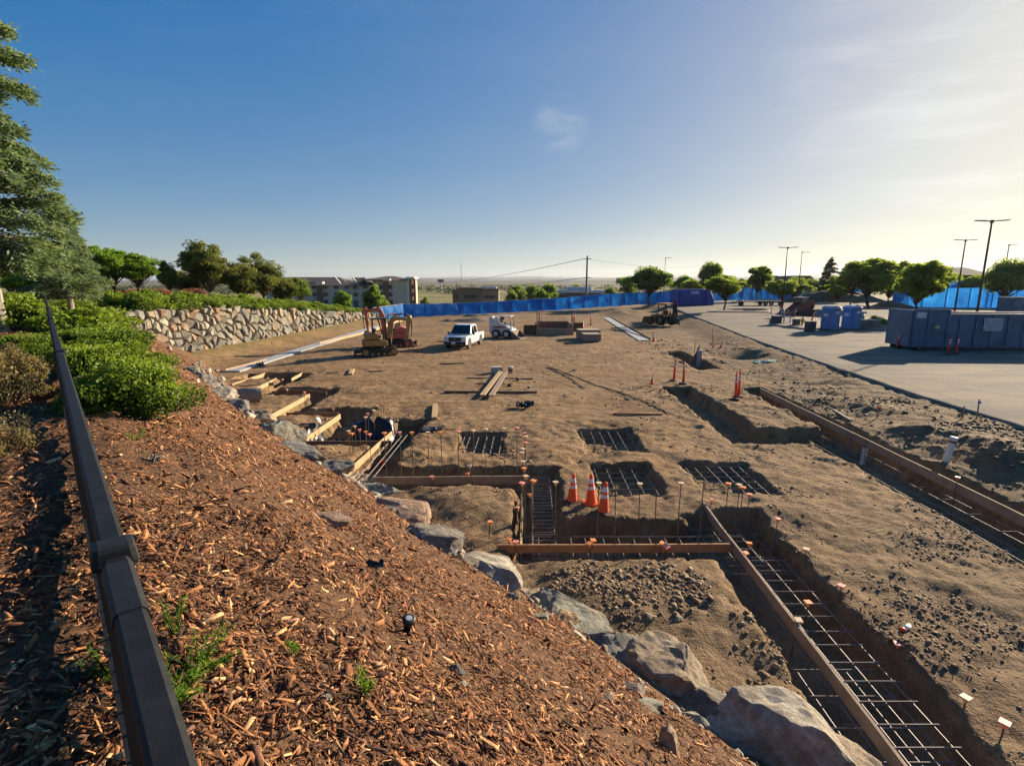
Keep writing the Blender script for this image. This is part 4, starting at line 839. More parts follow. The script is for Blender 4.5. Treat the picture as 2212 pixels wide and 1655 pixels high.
V = np.stack(np.meshgrid(np.linspace(-.09, .09, 8), np.linspace(-.05, .05, 6)), -1).reshape(-1, 2); V = np.concatenate([V, (.03+np.abs(g_.normal(0, .025, len(V))))[:, None]], 1); i = np.arange(5)[:, None]*8+np.arange(7)[None]
link('sheet', fast_mesh('sheet', V, np.stack([i, i+1, i+9, i+8], -1).reshape(-1, 4), M('tarp_black', (.012, .012, .014), .3, .3, 6)), None, t)

# ================================================================== BLACK FENCE AT THE TOP OF THE BANK
FB = M('fence_black', (.007, .008, .009), .6, .25, 18, .12, 700, dirt=.3, dirtcol=(.05, .05, .05)); FB2 = M('fence_black_worn', (.009, .010, .0115), .6, .35, 22, .15, 900, dirt=.3, dirtcol=(.045, .045, .045), spec=.25)
fen = thing('metal_fence', 'black metal fence with a wide top rail running up the mulch bank', 'fence', (0, 0, 3.5))
def fp(q, z): x, y = xy(q, .03-.016*q); return Vector((x, y, z))-fen.location
RZ = 4.615; rn = lambda q: .03-.016*q
pq = [.9, 3.82, 7.5, 10.6, 13.7, 16.8, 19.9]
rz_q = lambda q: RZ+.0*q
prof = [(-.0165, -.005), (-.015, .004), (-.011, .008), (.011, .008), (.016, .003), (.0178, -.006), (.015, -.016), (-.013, -.016)]
def rail(q0, q1, zc0, zc1, pr, name, mat):
    mb = MB(); P = []
    for q, zc in ((q0, zc0), (q1, zc1)):
        for a, b in pr:
            x, y = xy(q, rn(q)+a); P.append(Vector((x, y, zc+b))-fen.location)
    n = len(pr); mb.add(P, [(i, (i+1) % n, n+(i+1) % n, n+i) for i in range(n)]+[tuple(range(n)), tuple(range(2*n-1, n-1, -1))]); mb.build(name, mat, fen)
qs = [-1.9]+pq
for a, b in zip(qs[:-1], qs[1:]): rail(a+.03, b-.03, rz_q(a), rz_q(b), prof, 'top_rail', FB2)
small = [(-.018, -.035), (.018, -.035), (.018, .035), (-.018, .035)]
def grd(q): x, y = xy(q, rn(q)); return bz(x, y)
for a, b in zip(qs[:-1], qs[1:]): rail(a, b, grd(a)+.10, grd(b)+.10, small, 'bottom_rail', FB)
for q in pq:
    mb = MB(); mb.box(fp(q, (RZ-.03+grd(q)-.2)/2+.0), (.036, .036, RZ-.04-grd(q)+.2), (0, 0, math.atan2(DQ[1], DQ[0]))); mb.build('post', FB, fen)
    mb = MB(); mb.box(fp(q, RZ+.004), (.05, .058, .034), (0, 0, math.atan2(DQ[1], DQ[0])), (.8, .86)); mb.build('post_cap', FB, fen, bevel=.008, seg=2)
    sl_ = [(a*1.1, b*1.15) for a, b in prof]; rail(q-.19, q-.045, RZ, RZ, sl_, 'rail_sleeve', FB)
pk = None
for q in np.arange(-1.4, 14.0, .118):
    if min(abs(q-a) for a in pq) < .07: continue
    g0 = grd(float(q))+.1
    if pk is None: mb = MB(); mb.box((0, 0, .5), (.012, .012, 1.0)); pk = mb.build('picket', FB, fen); o = pk
    else: o = link('picket', pk.data, None, fen)
    o.location = fp(float(q), g0); o.scale = (1, 1, RZ-.03-g0); o.rotation_euler = (0, 0, math.atan2(DQ[1], DQ[0]))
# ================================================================== SITE: BOARDS, REBAR, CONES
ORD = ['first', 'second', 'third', 'fourth', 'fifth', 'sixth', 'seventh', 'eighth', 'ninth', 'tenth', 'eleventh', 'twelfth', 'thirteenth', 'fourteenth', 'fifteenth', 'sixteenth', 'seventeenth', 'eighteenth', 'nineteenth', 'twentieth', 'twenty first', 'twenty second', 'twenty third', 'twenty fourth', 'twenty fifth', 'twenty sixth']
LUM = M('lumber', (.46, .31, .16), .8, .22, 3, .3, 40, stretch=(1, 1, 1), dirt=.35); LUMG = M('lumber_grey', (.30, .225, .155), .85, .25, 3, .3, 40, dirt=.4); LUMO = M('lumber_orange', (.42, .215, .09), .8, .2, 3, .3, 40, dirt=.3); LUMD = M('lumber_dark_and_shade', (.16, .105, .065), .9, .25, 3, .3, 40, dirt=.3)  # darkest lumber: brown boards, and shade painted into the shaded form boards
REB = M('rebar_steel', (.20, .175, .16), .6, .3, 12, metal=.2, dirt=.5, dirtcol=(.20, .11, .07)); STAKE_S = M('stake_steel', (.10, .085, .075), .6, .3, 9, metal=.4)
def board(p0, p1, label, mat, h=.20, th=.045, name='form_board', grp='form boards along the trenches', cat='board', z=None, top=None):
    p0 = Vector(p0); p1 = Vector(p1)
    if top is not None: p0.z = top-h/2; p1.z = top-h/2
    c = (p0+p1)/2; t = None; mb = MB(); d = p1-p0; n = max(2, int(d.length/1.2)); pts = [p0-c+d*k/n+Vector((random.gauss(0, .006), random.gauss(0, .006), random.gauss(0, .004)))*(0 < k < n) for k in range(n+1)]
    s = Vector((-d.y, d.x, 0)).normalized()*th/2; V = []; F = []
    for q in pts:
        for a, b in ((-1, -1), (1, -1), (1, 1), (-1, 1)): V.append(q+s*a+Vector((0, 0, b*h/2)))
    for k in range(n):
        for j in range(4): F.append((k*4+j, k*4+(j+1) % 4, k*4+4+(j+1) % 4, k*4+4+j))
    F += [(3, 2, 1, 0), tuple(n*4+j for j in range(4))]
    mb.add(V, F); o = mb.build(name, mat, bevel=.004); o.location = c; return tag(o, label, cat, grp)
def V3(x, y, z=0.): return Vector((x, y, z))
board((4.36, 11.2, 0), (3.98, 2.6, 0), 'long pinkish grey form board running down the rebar trench at lower right', LUMG, .2, top=.10)
board((-.28, 9.28, 0), (4.22, 9.32, 0), 'orange form board lying across the near trench below the three cones', LUMO, .17, top=.07)
board((-3.62, 12.86, 0), (.46, 12.94, 0), 'weathered form board across the trench with the row of capped rebar', LUMG, .2, top=.06)
board((.17, 9.36, 0), (.24, 11.9, 0), 'short form board on edge beside the ladder of rebar', LUM, .2, top=.02)
board((-4.42, 13.45, 0), (-4.08, 17.1, 0), 'sunlit form board slanting beside the two long parallel bars', LUM, .2, top=.06)
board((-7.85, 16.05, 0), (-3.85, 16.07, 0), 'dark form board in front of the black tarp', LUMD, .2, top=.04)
board((-6.72, 16.3, 0), (-6.6, 19.5, 0), 'sunlit form board beside the black tarp', LUM, .2, top=.06)
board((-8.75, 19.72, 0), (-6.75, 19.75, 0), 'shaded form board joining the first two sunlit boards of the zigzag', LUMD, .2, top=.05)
board((-9.2, 19.3, 0), (-9.18, 23.2, 0), 'sunlit form board right of the grey drain pipe', LUM, .2, top=.06)
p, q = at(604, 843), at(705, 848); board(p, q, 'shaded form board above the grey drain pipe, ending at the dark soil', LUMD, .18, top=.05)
board((-12.15, 22.6, 0), (-12.45, 27.2, 0), 'sunlit form board left of the grey drain pipe', LUM, .2, top=.06)
p, q = at(629, 820), at(653, 807); board(p, q, 'short sunlit board end beyond the zigzag trench', LUM, .16, top=.06)
p, q = at(501, 832), at(572, 808); board(p, q, 'yellowish sunlit board nearest the stone wall in the zigzag', LUM, .2, top=.06)
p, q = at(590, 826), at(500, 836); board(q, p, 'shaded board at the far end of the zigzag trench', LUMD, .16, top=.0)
board((10.7, 6.2, 0), (11.72, 24.2, 0), 'long form board along the wide trench on the right', LUMG, .24, top=.12)
# loose lumber on the yard
def loose(px0, py0, px1, py1, label, mat, w=.14, h=.045, lift=.0, lift1=None):
    p = at(px0, py0); q = at(px1, py1); p.z = pad(p.x, p.y)+h/2+lift; q.z = pad(q.x, q.y)+h/2+(lift if lift1 is None else lift1); c = (p+q)/2; mb = MB(); mb.bar(p-c, q-c, w, h); o = mb.build('lumber', mat, bevel=.004); o.location = c; return tag(o, label, 'lumber', 'loose lumber lying on the yard')
loose(960, 848, 1160, 851, 'longest board lying under the two crossed planks', LUMD, .09, .09); loose(1008, 818, 1152, 820, 'thin board lying crosswise behind the two planks', LUMG, .07, .06)
loose(1042, 861, 1082, 808, 'left one of two pale planks lying side by side', LUM, .24, .045, .1); loose(1061, 862, 1093, 808, 'right one of two pale planks lying side by side', LUMG, .24, .045, .1)
loose(1325, 894, 1432, 896, 'reddish board on the yard above the middle rebar pit', LUMO, .08, .07); loose(938, 906, 940, 876, 'short pale board pointing away from the camera', LUM, .2, .09); loose(950, 787, 1003, 785, 'brown board on the yard below the pickup truck', LUMD, .12, .06)
loose(731, 806, 706, 808, 'thin brown board left of the short pale block', LUMD, .1, .06); loose(757, 812, 762, 800, 'short pale block of wood on the yard', LUM, .22, .1); loose(797, 805, 826, 804, 'short thin brown board right of the pale block', LUMD, .09, .05)
loose(1030, 829, 1052, 831, 'short dark board below the red box', LUMD, .08, .05)
loose(1800, 887, 1838, 911, 'narrow pale board on the dark soil right of the wide trench', LUMG, .09, .06)
loose(2130, 895, 2200, 915, 'white painted board on the soil at the pavement edge', M('white_board', (.6, .57, .52), .7), .1, .06)
# ---- rebar mats
def mat_of_bars(name, label, u0, u1, y0, y1, z, nu, ny, r=.009, jit=.02, grp='rebar mats in the pits', ext=0.):
    cx = (u0+u1)/2+SH*(y0+y1)/2; cy = (y0+y1)/2; t = thing(name, label, 'rebar mat', (cx, cy, z), 0, grp)
    for u in np.linspace(u0, u1, nu):
        u = u+random.gauss(0, jit); mb = MB(); mb.cyl(Vector((u+SH*y0-cx, y0-cy, random.gauss(0, .006))), Vector((u+SH*y1-cx, y1-cy, random.gauss(0, .006))), r, n=6); mb.build('bar', REB, t)
    for y in np.linspace(y0, y1, ny):
        y = y+random.gauss(0, jit); mb = MB(); mb.cyl(Vector((u0+SH*y-cx-ext, y-cy, .018)), Vector((u1+SH*y-cx+ext, y-cy, .018)), r, n=6); mb.build('bar', REB, t)
mat_of_bars('rebar_mat', 'rebar mat in the left pit, behind the row of capped stakes', -2.2, -.9, 15.15, 17.0, -.1, 6, 5, r=.012); mat_of_bars('rebar_mat', 'rebar grid in the far middle pit', 1.8, 3.4, 15.2, 17.6, -.1, 6, 6, r=.012); mat_of_bars('rebar_mat', 'rebar grid in the pit right behind the three cones', 1.82, 3.22, 12.0, 13.9, -.1, 5, 6, r=.011); mat_of_bars('rebar_mat', 'rebar grid in the pit furthest right', 4.38, 5.95, 12.0, 14.0, -.1, 6, 6, r=.011)
mat_of_bars('rebar_mat', 'rebar grid at the trench corner under the long board', 3.35, 5.35, 8.7, 10.75, -.22, 8, 8); mat_of_bars('rebar_mat', 'rebar grid low in the long trench at the bottom right', 3.0, 4.75, 4.4, 6.35, -.25, 6, 5)
GR = 'runs of rebar in the trenches'
mat_of_bars('rebar_run', 'long parallel bars with ties down the lower right trench', 3.85, 4.75, 2.6, 9.0, -.12, 4, 20, grp=GR, ext=.12); mat_of_bars('rebar_run', 'ladder of rebar in the trench left of the cones', .12, .56, 9.0, 13.2, -.1, 2, 24, grp=GR, ext=.05, r=.011); mat_of_bars('rebar_run', 'bars along the near trench behind the orange board', -.1, 4.4, 8.98, 9.95, -.14, 15, 3, grp=GR)
mat_of_bars('rebar_run', 'bars along the trench behind the weathered board', -4.3, .6, 12.5, 13.35, -.18, 2, 3, grp=GR); mat_of_bars('rebar_run', 'two long pale parallel bars beside the sunlit board', -4.45, -4.08, 12.7, 16.9, -.02, 3, 2, r=.014, grp=GR); mat_of_bars('rebar_run', 'long bars with ties in the wide trench on the right', 9.55, 10.6, 5.5, 17.2, -.3, 4, 15, grp=GR); mat_of_bars('rebar_run', 'bars at the far end of the wide trench on the right', 10.45, 10.9, 17.0, 23.5, -.35, 2, 7, grp=GR)
# ---- capped rebar stakes
CAPC = [M('cap_orange', (.80, .27, .07), .55, .12, 8), M('cap_pink', (.82, .30, .22), .55, .12, 8), M('cap_pale', (.70, .50, .30), .6, .15, 8)]
mbs = MB(); mbs.cyl((0, 0, 0), (0, 0, 1), .0095, n=6); _o = mbs.build('bar', STAKE_S); STK = _o.data; bpy.data.objects.remove(_o)
mbc = MB(); mbc.box((0, 0, .012), (.10, .10, .022)); mbc.lathe([(.022, -.055), (.03, -.02), (.045, 0)], 8, caps=False); _o = mbc.build('cap', CAPC[0]); CAP = _o.data; bpy.data.objects.remove(_o)
CAPM = []
for c in CAPC:
    m2_ = CAP.copy(); m2_.materials.clear(); m2_.materials.append(c); CAPM.append(m2_)
def stake(x, y, ztop, label, grp, cap=0, z0=None, tilt=None, name='rebar_stake'):
    zb = (pad(x, y) if z0 is None else z0)-.05; tl = tilt or (random.gauss(0, .012), random.gauss(0, .012), random.uniform(0, 3))
    t = thing(name, label, 'rebar stake', (x, y, zb), 0, grp, tl); o = link('bar', STK, None, t); o.scale = (1, 1, ztop-zb)
    if cap is not None: c = link('cap', CAPM[cap], None, t); c.location = (0, 0, ztop-zb)
    return t
row = [(830, 936, 0), (863, 935, 1), (890, 935, 0), (924, 935, 2), (953, 935, 0), (988, 933, 1), (1019, 931, 2), (1049, 929, 2), (1089, 927, 2), (1117, 925, 1)]
for k, (px, py, c) in enumerate(row): p = atY(px, py, 13.2); stake(p.x, 13.2, p.z, f'{ORD[k]} from the left in the row of tall capped rebar behind the weathered board', 'rebar row across the middle trench', c)
row = [(1149, 1039, 0), (1202, 1043, 2), (1245, 1078, None), (1292, 1045, 2), (1332, 1046, None), (1384, 1046, 2), (1421, 1065, None), (1469, 1045, 2), (1518, 1046, None)]
for k, (px, py, c) in enumerate(row): p = atY(px, py, 9.75); stake(p.x, 9.75, p.z, f'{ORD[k]} rebar stake from the left in the row passing the three cones', 'rebar row by the cones', c)
colr = [(1128, 1044, 9.7, 1), (1132, 1029, 10.1, 2), (1131, 1013, 10.6, 0), (1130, 998, 11.1, 2), (1130, 980, 11.7, 2), (1130, 970, 12.1, 2), (1133, 958, 12.6, 1), (1135, 945, 13.1, 2), (1132, 936, 13.6, 1)]
for k, (px, py, Y, c) in enumerate(colr): p = atY(px, py, Y); stake(p.x, Y, p.z, f'{ORD[k]} capped stake from the near end of the line beside the rebar ladder', 'stakes in a line beside the rebar ladder', c)
sc_ = .18; t5 = [(1870, 570, 18.6, 0), (1835, 600, 18.2, 2), (1780, 650, 17.6, 2), (1715, 690, 17.0, 1), (1675, 735, 16.5, 2), (1548, 845, 15.6, 2), (1610, 885, 15.3, 1), (1680, 910, 15.0, 0), (1735, 935, 14.8, 1), (1520, 930, 14.6, 0), (1475, 900, 14.5, 2), (1895, 580, 18.8, None)]
for k, (zx, zy, Y, c) in enumerate(sorted(t5, key=lambda a: a[0])): p = atY(487+zx*sc_, 770+zy*sc_, Y); stake(p.x, Y, p.z, f'{ORD[k]} rebar stake from the left in the cluster around the black tarp', 'rebar stakes around the black tarp', c)
t1 = [(1573, 1046, 10.4, 0), (1600, 1048, 10.2, 2), (1604, 1054, 10.0, 0), (1620, 1069, 10.2, 1), (1645, 1095, 10.2, None), (1677, 1121, 9.6, 1), (1743, 1187, 8.6, 2), (1818, 1266, 7.6, 1), (1860, 1310, 7.2, None), (1940, 1392, 6.5, 1), (2020, 1460, 5.9, None), (2087, 1508, 5.4, 2), (2170, 1562, 5.05, 1)]
for k, (px, py, Y, c) in enumerate(t1): p = atY(px, py, Y); stake(p.x, Y, p.z, f'{ORD[k]} rebar stake from the far end of the line right of the long board', 'rebar stakes along the lower right trench', c)
sh_ = [(1270, 1165, 9.3, 0, 'left cap of the pair left of centre on the orange board'), (1281, 1171, 9.2, 0, 'right cap of the pair left of centre on the orange board'), (1414, 1163, 9.3, 0, 'left cap of the pair right of centre on the orange board'), (1431, 1169, 9.2, 1, 'right cap of the pair right of centre on the orange board'), (1107, 1164, 9.3, 0, 'left cap at the left end of the orange board'), (1118, 1170, 9.2, 1, 'pink cap at the left end of the orange board'),
 (1597, 1187, 9.1, 0, 'orange cap on the long board where it meets the orange board'), (1621, 1179, 9.2, 0, 'orange cap just right of the board crossing'), (1538, 1080, 11.2, 1, 'pink cap at the far end of the long grey board'), (1056, 1128, 9.9, 0, 'capped stake standing alone in the soil left of the ladder trench'), (1717, 1332, 7.0, 2, 'grey cap on the long board below the crossing'), (1742, 1302, 7.3, 0, 'tilted orange cap on the long bars right of the board'), (1124, 1100, 11.0, 1, 'pink cap low beside the short board of the ladder trench'), (936, 1030, 12.8, 1, 'red cap leaning on the weathered board'), (1021, 1022, 12.85, 0, 'pale cap on the weathered board below the left rebar pit'), (1027, 1000, 12.9, 2, 'higher tan cap on the weathered board'), (1147, 1075, 11.2, 0, 'orange cap tilted over the rebar ladder'), (877, 1150, 9.6, 0, 'x')]
for (px, py, Y, c, lb) in sh_[:-1]: p = atY(px, py, Y); g0 = pad(p.x, Y); stake(p.x, Y, max(p.z, g0+.12), lb, 'short capped form stakes', c, tilt=(random.gauss(0, .12), random.gauss(0, .12), random.uniform(0, 3)))
t7 = [(1758, 878, 0, 'small'), (2067, 1034, 1, 'pink cap on the board of the wide right trench'), (1925, 880, 2, 'tan cap on a stake in the dark soil right of the wide trench')]
for (px, py, c, lb) in t7[1:]: p = at(px, py, .25); stake(p.x, p.y, .28, lb, 'capped stakes on the right', c)
for k, (px, py) in enumerate(((1718, 893), (1745, 912), (1775, 922), (1800, 935), (1835, 950), (1868, 968))): p = at(px, py+18, -.4); stake(p.x, p.y, .12, f'{ORD[k]} bare rebar stake from the far end in the wide right trench', 'bare rebar in the wide trench', None)
for k, (px, py) in enumerate(((1745, 845), (1785, 858), (1822, 865))): p = hit(px, py+12); stake(p.x, p.y, p.z+.6, f'{ORD[k]} thin bare rod from the left in the soil beside the pavement', 'thin rods in the soil', None, z0=p.z)
# zigzag stakes
for k, (zx, zy, c) in enumerate(((955, 455, 1), (1300, 670, 1), (745, 420, 2), (1090, 660, 2), (690, 290, 2), (520, 270, 2), (1120, 835, 2), (935, 925, 0))):
    p = at(487+zx*.18, 772+(zy+70)*.18, .0); stake(p.x, p.y, .38, f'{ORD[k]} small capped stake along the zigzag form boards, counted from the pipe', 'small stakes along the zigzag boards', c)

# ---- cones and delineators
OR = M('cone_orange', (.80, .105, .018), .5, .1, 5, spec=.4, dirt=.2); WHT = M('reflective_white', (.72, .72, .74), .45, .08, 9, dirt=.2); RUB = M('rubber_black', (.025, .024, .023), .8, .3, 9, dirt=.5); RED = M('delineator_red', (.85, .075, .025), .5, .1, 5, spec=.4, dirt=.15)
def make_cone(label, base=OR):
    t = thing('traffic_cone', label, 'traffic cone'); MB().box((0, 0, .018), (.36, .36, .036)).build('base', RUB if base is None else base, t, bevel=.012)
    MB().lathe([(.135, .036), (.128, .05), (.036, .70), (.030, .715), (.022, .72)], 20).build('body', OR, t, True)
    r = lambda z: .128+(.036-.128)*(z-.05)/.65+.003
    MB().lathe([(r(.50), .50), (r(.62), .62)], 20, caps=False).build('upper_band', WHT, t, True); MB().lathe([(r(.36), .36), (r(.44), .44)], 20, caps=False).build('lower_band', WHT, t, True); return t
c0 = make_cone('orange cone on the left of the three near the rebar pit', None); c1 = make_cone('middle one of the three orange cones near the rebar pit')
def put(o, px, py, rz=0., tilt=0., s=1.): p = hit(px, py); o.location = p; o.rotation_euler = (tilt, tilt*.6, rz); o.scale = (s,)*3; return o
put(c0, 1236, 1083, .5, .03, .95); put(c1, 1277, 1088, .2, -.03, .98); put(dup(c0, label='orange cone on the right of the three near the rebar pit'), 1303, 1106, .9, .05, .96)
for o, g in ((c0, 'three cones by the pit'), (c1, 'three cones by the pit')): o['group'] = g
put(dup(c1, label='orange cone at the near end of the right concrete strip', group='cones across the yard'), 1412, 738, .4, 0, 1.05); put(dup(c1, label='small dark orange cone with a stick beside the pair of red posts', group='cones across the yard'), 1408, 829, .3, .04, .6)
def make_del(label):
    t = thing('delineator_post', label, 'delineator'); MB().lathe([(.19, 0), (.195, .02), (.17, .05), (.07, .06)], 8).build('base', RUB, t)
    MB().lathe([(.055, .05), (.05, .55), (.045, .95), (.035, .98)], 14).build('post', RED, t, True); MB().tube([(0, -.03, .97), (0, -.032, 1.06), (0, -.015, 1.1), (0, .015, 1.1), (0, .032, 1.06), (0, .03, .97)], .013, 6).build('handle', RED, t)
    MB().lathe([(.0525, .66), (.0505, .74)], 14, caps=False).build('reflective_band', WHT, t, True); MB().lathe([(.0495, .80), (.048, .88)], 14, caps=False).build('reflective_band', WHT, t, True); return t
d0 = make_del('left red post of the pair left of the long dug trench'); d0['group'] = 'red delineator posts'
put(d0, 1455, 823, 0, .06, 1.12)
for px, py, lb, tl, s in ((1476, 829, 'right red post of the pair left of the long dug trench', .02, 1.12), (1589, 863, 'front red post of the pair between the two right trenches', .07, 1.12), (1595, 857, 'rear red post of the pair between the two right trenches', 0, 1.12)): put(dup(d0, label=lb), px, py, random.uniform(0, 3), tl, s)
# ---- pipes, can, debris
PVC = M('pvc_white', (.72, .70, .66), .45, .06, 6, dirt=.35)
def pipe(px, py, r, h, label, tl):
    p = hit(px, py); t = thing('pvc_pipe', label, 'pipe', p-Vector((0, 0, .1)), 0, 'white pipe stubs', tl); MB().cyl((0, 0, 0), (0, 0, h+.1), r, n=20, caps=False).build('pipe', PVC, t, True); MB().cyl((0, 0, h), (0, 0, h+.115), r*1.12, n=20).build('end_cap', PVC, t, True); MB().lathe([(r*1.01, h-.05), (r*1.13, h-.05), (r*1.13, h+.0), (r*1.01, h+.0)], 20).build('collar', M('dark_ring', (.05, .045, .04), .7), t)
pipe(1862, 1001, .075, .70, 'white pipe stub at the left edge of the wide trench', (0, R(4), 0)); pipe(2042, 998, .085, .72, 'white pipe stub leaning in the dark soil on the right', (0, R(9), 0))
p = hit(1953, 1362); t = thing('spray_can', 'white marking paint can with orange cap lying on the soil', 'spray can', p+Vector((0, 0, .035)), .5); MB().cyl((-.02, 0, 0), (.13, 0, 0), .033, n=16).build('can', M('can_white', (.75, .75, .76), .35), t, True); MB().cyl((-.075, 0, 0), (-.02, 0, 0), .028, .032, n=16).build('cap', OR, t, True)
p = at(566, 868); t = thing('drain_pipe', 'open end of a wide grey drain pipe lying by the zigzag trench', 'pipe', (p.x, p.y, .22), R(-62)); PIPE = M('pipe_grey', (.27, .23, .18), .8, .2, 5, .4, 20); mb = MB(); mb.lathe([(.40, 0), (.40, 1.1), (.36, 1.1), (.36, 0.02)], 28, caps=False); o = mb.build('shell', PIPE, t, True); o.rotation_euler = (R(90), 0, 0)
TARP = M('tarp_black', (.012, .012, .014), .3)
def crumple(name, label, cat, c, sx, sy, amp, seed, mat, nx=34, ny=22, zf=None, fold=6.):
    g = np.random.default_rng(seed); X, Y = np.meshgrid(np.linspace(-sx/2, sx/2, nx), np.linspace(-sy/2, sy/2, ny)); Z = amp*np.abs(fbm(X*fold/sx+seed, Y*fold/sx, 4, seed))+.02+.5*amp*fbm(X*2+3, Y*2, 2, seed+1)
    ed = 1+.15*fbm(np.arctan2(Y, X)*2, X*0+seed, 3, seed+5); X = X*ed; Y = Y*ed
    W = ground(X+c[0], Y+c[1], False) if zf is None else zf+0*X
    o = link(name, grid_mesh(name, X, Y, Z+W-W.mean(), mat, smooth=False)); o.location = (c[0], c[1], float(W.mean())); return tag(o, label, cat)
crumple('plastic_tarp', 'crumpled black plastic sheet spread in the zigzag trench', 'tarp', (-5.55, 17.2), 2.6, 1.7, .5, 3, TARP); p = at(1135, 880); crumple('plastic_scrap', 'small black plastic heap in the middle of the yard', 'scrap', (p.x, p.y), .75, .5, .3, 5, TARP, 16, 12); p = at(930, 928); crumple('plastic_scrap', 'dark plastic scrap beside the short pale board', 'scrap', (p.x, p.y), .9, .5, .2, 6, M('scrap_grey', (.06, .06, .065), .5), 16, 12)
p = at(655, 966) ; crumple('plastic_scrap', 'black plastic under the dark board near the green boulder', 'scrap', (-6.0, 15.55), 1.6, .35, .12, 9, TARP, 18, 8)
p = hit(1652, 783); crumple('plastic_net', 'teal plastic net lying on the soil near the pavement', 'net', (p.x, p.y), 1.3, .8, .14, 7, M('teal_net', (.16, .36, .32), .7), 18, 12); p = at(560, 790); crumple('plastic_scrap', 'black bag at the near end of the left concrete strip', 'scrap', (p.x, p.y), .6, .5, .5, 12, TARP, 12, 10)
p = at(797, 962); 
bk = thing('bucket', 'small orange bucket hanging in the trench before the tarp', 'bucket', atY(828, 985, 15.6)-Vector((0, 0, .35))); MB().lathe([(.10, 0), (.13, .2), (.135, .22)], 14).build('body', OR, bk, True); MB().tube([(-.13, 0, .2), (-.07, 0, .33), (.07, 0, .33), (.13, 0, .2)], .006, 5).build('handle', STAKE_S, bk)
def hose(pts, label):
    mb = MB(); P = []
    for a, b in zip(pts[:-1], pts[1:]):
        for k in range(7): v = a.lerp(b, k/7); P.append(Vector((v.x+random.gauss(0, .03), v.y+random.gauss(0, .05), pad(v.x, v.y)+.03)))
    P.append(Vector((pts[-1].x, pts[-1].y, pad(pts[-1].x, pts[-1].y)+.03))); mb.tube(P, .02, 6); tag(mb.build('hose', M('hose_black', (.06, .05, .042), .7, .3, 9, dirt=.7)), label, 'hose', 'black hoses across the yard')
hose([at(1179, 793), at(1222, 813), at(1263, 839)], 'shorter black hose lying across the yard'); hose([at(1184, 792), at(1260, 822), at(1345, 850), at(1403, 873), at(1450, 895)], 'longer black hose lying across the yard')
# box and bucket beside the planks
p = at(1073, 806); t = thing('tool_box', 'pale box with a red end beside the two planks', 'box', (p.x, p.y, pad(p.x, p.y)), .3); MB().box((0, 0, .16), (.6, .4, .32)).build('body', M('box_pale', (.5, .46, .4), .7), t, bevel=.015); MB().box((.306, 0, .16), (.012, .38, .3)).build('end_panel', M('box_red', (.5, .06, .05), .6), t); MB().box((0, 0, .33), (.62, .42, .025)).build('lid', M('box_pale2', (.42, .38, .33), .7), t)
p = at(1103, 806); t = thing('bucket', 'white bucket on the yard right of the red ended box', 'bucket', (p.x, p.y, pad(p.x, p.y))); MB().lathe([(.13, 0), (.15, .34), (.158, .35), (.155, .37)], 16).build('body', M('bucket_white', (.55, .53, .48), .5, dirt=.5), t, True); MB().lathe([(.151, .15), (.153, .24)], 16, caps=False).build('dark_band', BLK, t)
p = at(1148, 836)
for k, (px, py, lb) in enumerate(((1100, 836, 'small black clamp on the yard left of the other one'), (1143, 839, 'small black clamp on the yard right of the other one'), (1118, 823, 'dark clamp nearest the thin board'))): p = at(px, py); t = thing('clamp', lb, 'clamp', (p.x, p.y, pad(p.x, p.y)), k); MB().box((0, 0, .06), (.2, .12, .1)).build('body', BLK, t, bevel=.02); MB().cyl((-.1, 0, .1), (.16, .02, .16), .02, n=6).build('handle', BLK, t)
# ---- poured concrete strips
CON = M('fresh_concrete', (.36, .37, .37), .8, .16, 1.5, .3, 30, dirt=.35)
def strip(px0, py0, px1, py1, w, label, n=24):
    p = at(px0, py0); q = at(px1, py1); mb = MB(); d = (q-p); s = Vector((-d.y, d.x, 0)).normalized()*w/2; V = []; F = []
    c = p.copy()
    for k in range(n+1):
        v = p+d*k/n; z = .075+.01*random.random()
        for a, zz in ((-1, -.2), (-1, z), (1, z), (1, -.2)): V.append((v.x+s.x*a-c.x, v.y+s.y*a-c.y, zz))
    for k in range(n):
        for j in range(3): F.append((k*4+j, k*4+j+1, k*4+5+j, k*4+4+j))
    F += [(0, 1, 2, 3), tuple(n*4+j for j in (3, 2, 1, 0))]; mb.add(V, F); o = mb.build('concrete_footing', CON); o.location = c; return tag(o, label, 'footing', 'poured concrete footings')
strip(500, 804, 885, 684, .95, 'long poured concrete footing along the stone wall side'); strip(1391, 737, 1283, 671, .95, 'poured concrete footing running to the fence on the right'); strip(1130, 673, 1280, 671.5, .8, 'far poured concrete footing parallel to the blue fence', 10)
p, q = at(487, 803), at(575, 781); board(p, q, 'form board at the near left end of the long concrete footing', LUM, .2, top=.14); p, q = at(812, 715), at(903, 681); board(p, q, 'tan form board beside the far end of the long concrete footing', LUM, .3, .06, top=.3); p, q = at(690, 745), at(808, 716); board(p, q, 'form board along the middle of the long concrete footing', LUM, .22, top=.2)
p, q = at(1405, 735), at(1310, 682); board(p, q, 'form board along the outer side of the right concrete footing', LUMD, .2, top=.16); p, q = at(1322, 711), at(1420, 706); board(p, q, 'board bridging the right concrete footing', LUMD, .12, .25, top=.16); p, q = at(1345, 715), at(1400, 733); board(p, q, 'inner form board at the near end of the right footing', LUMD, .16, top=.14)
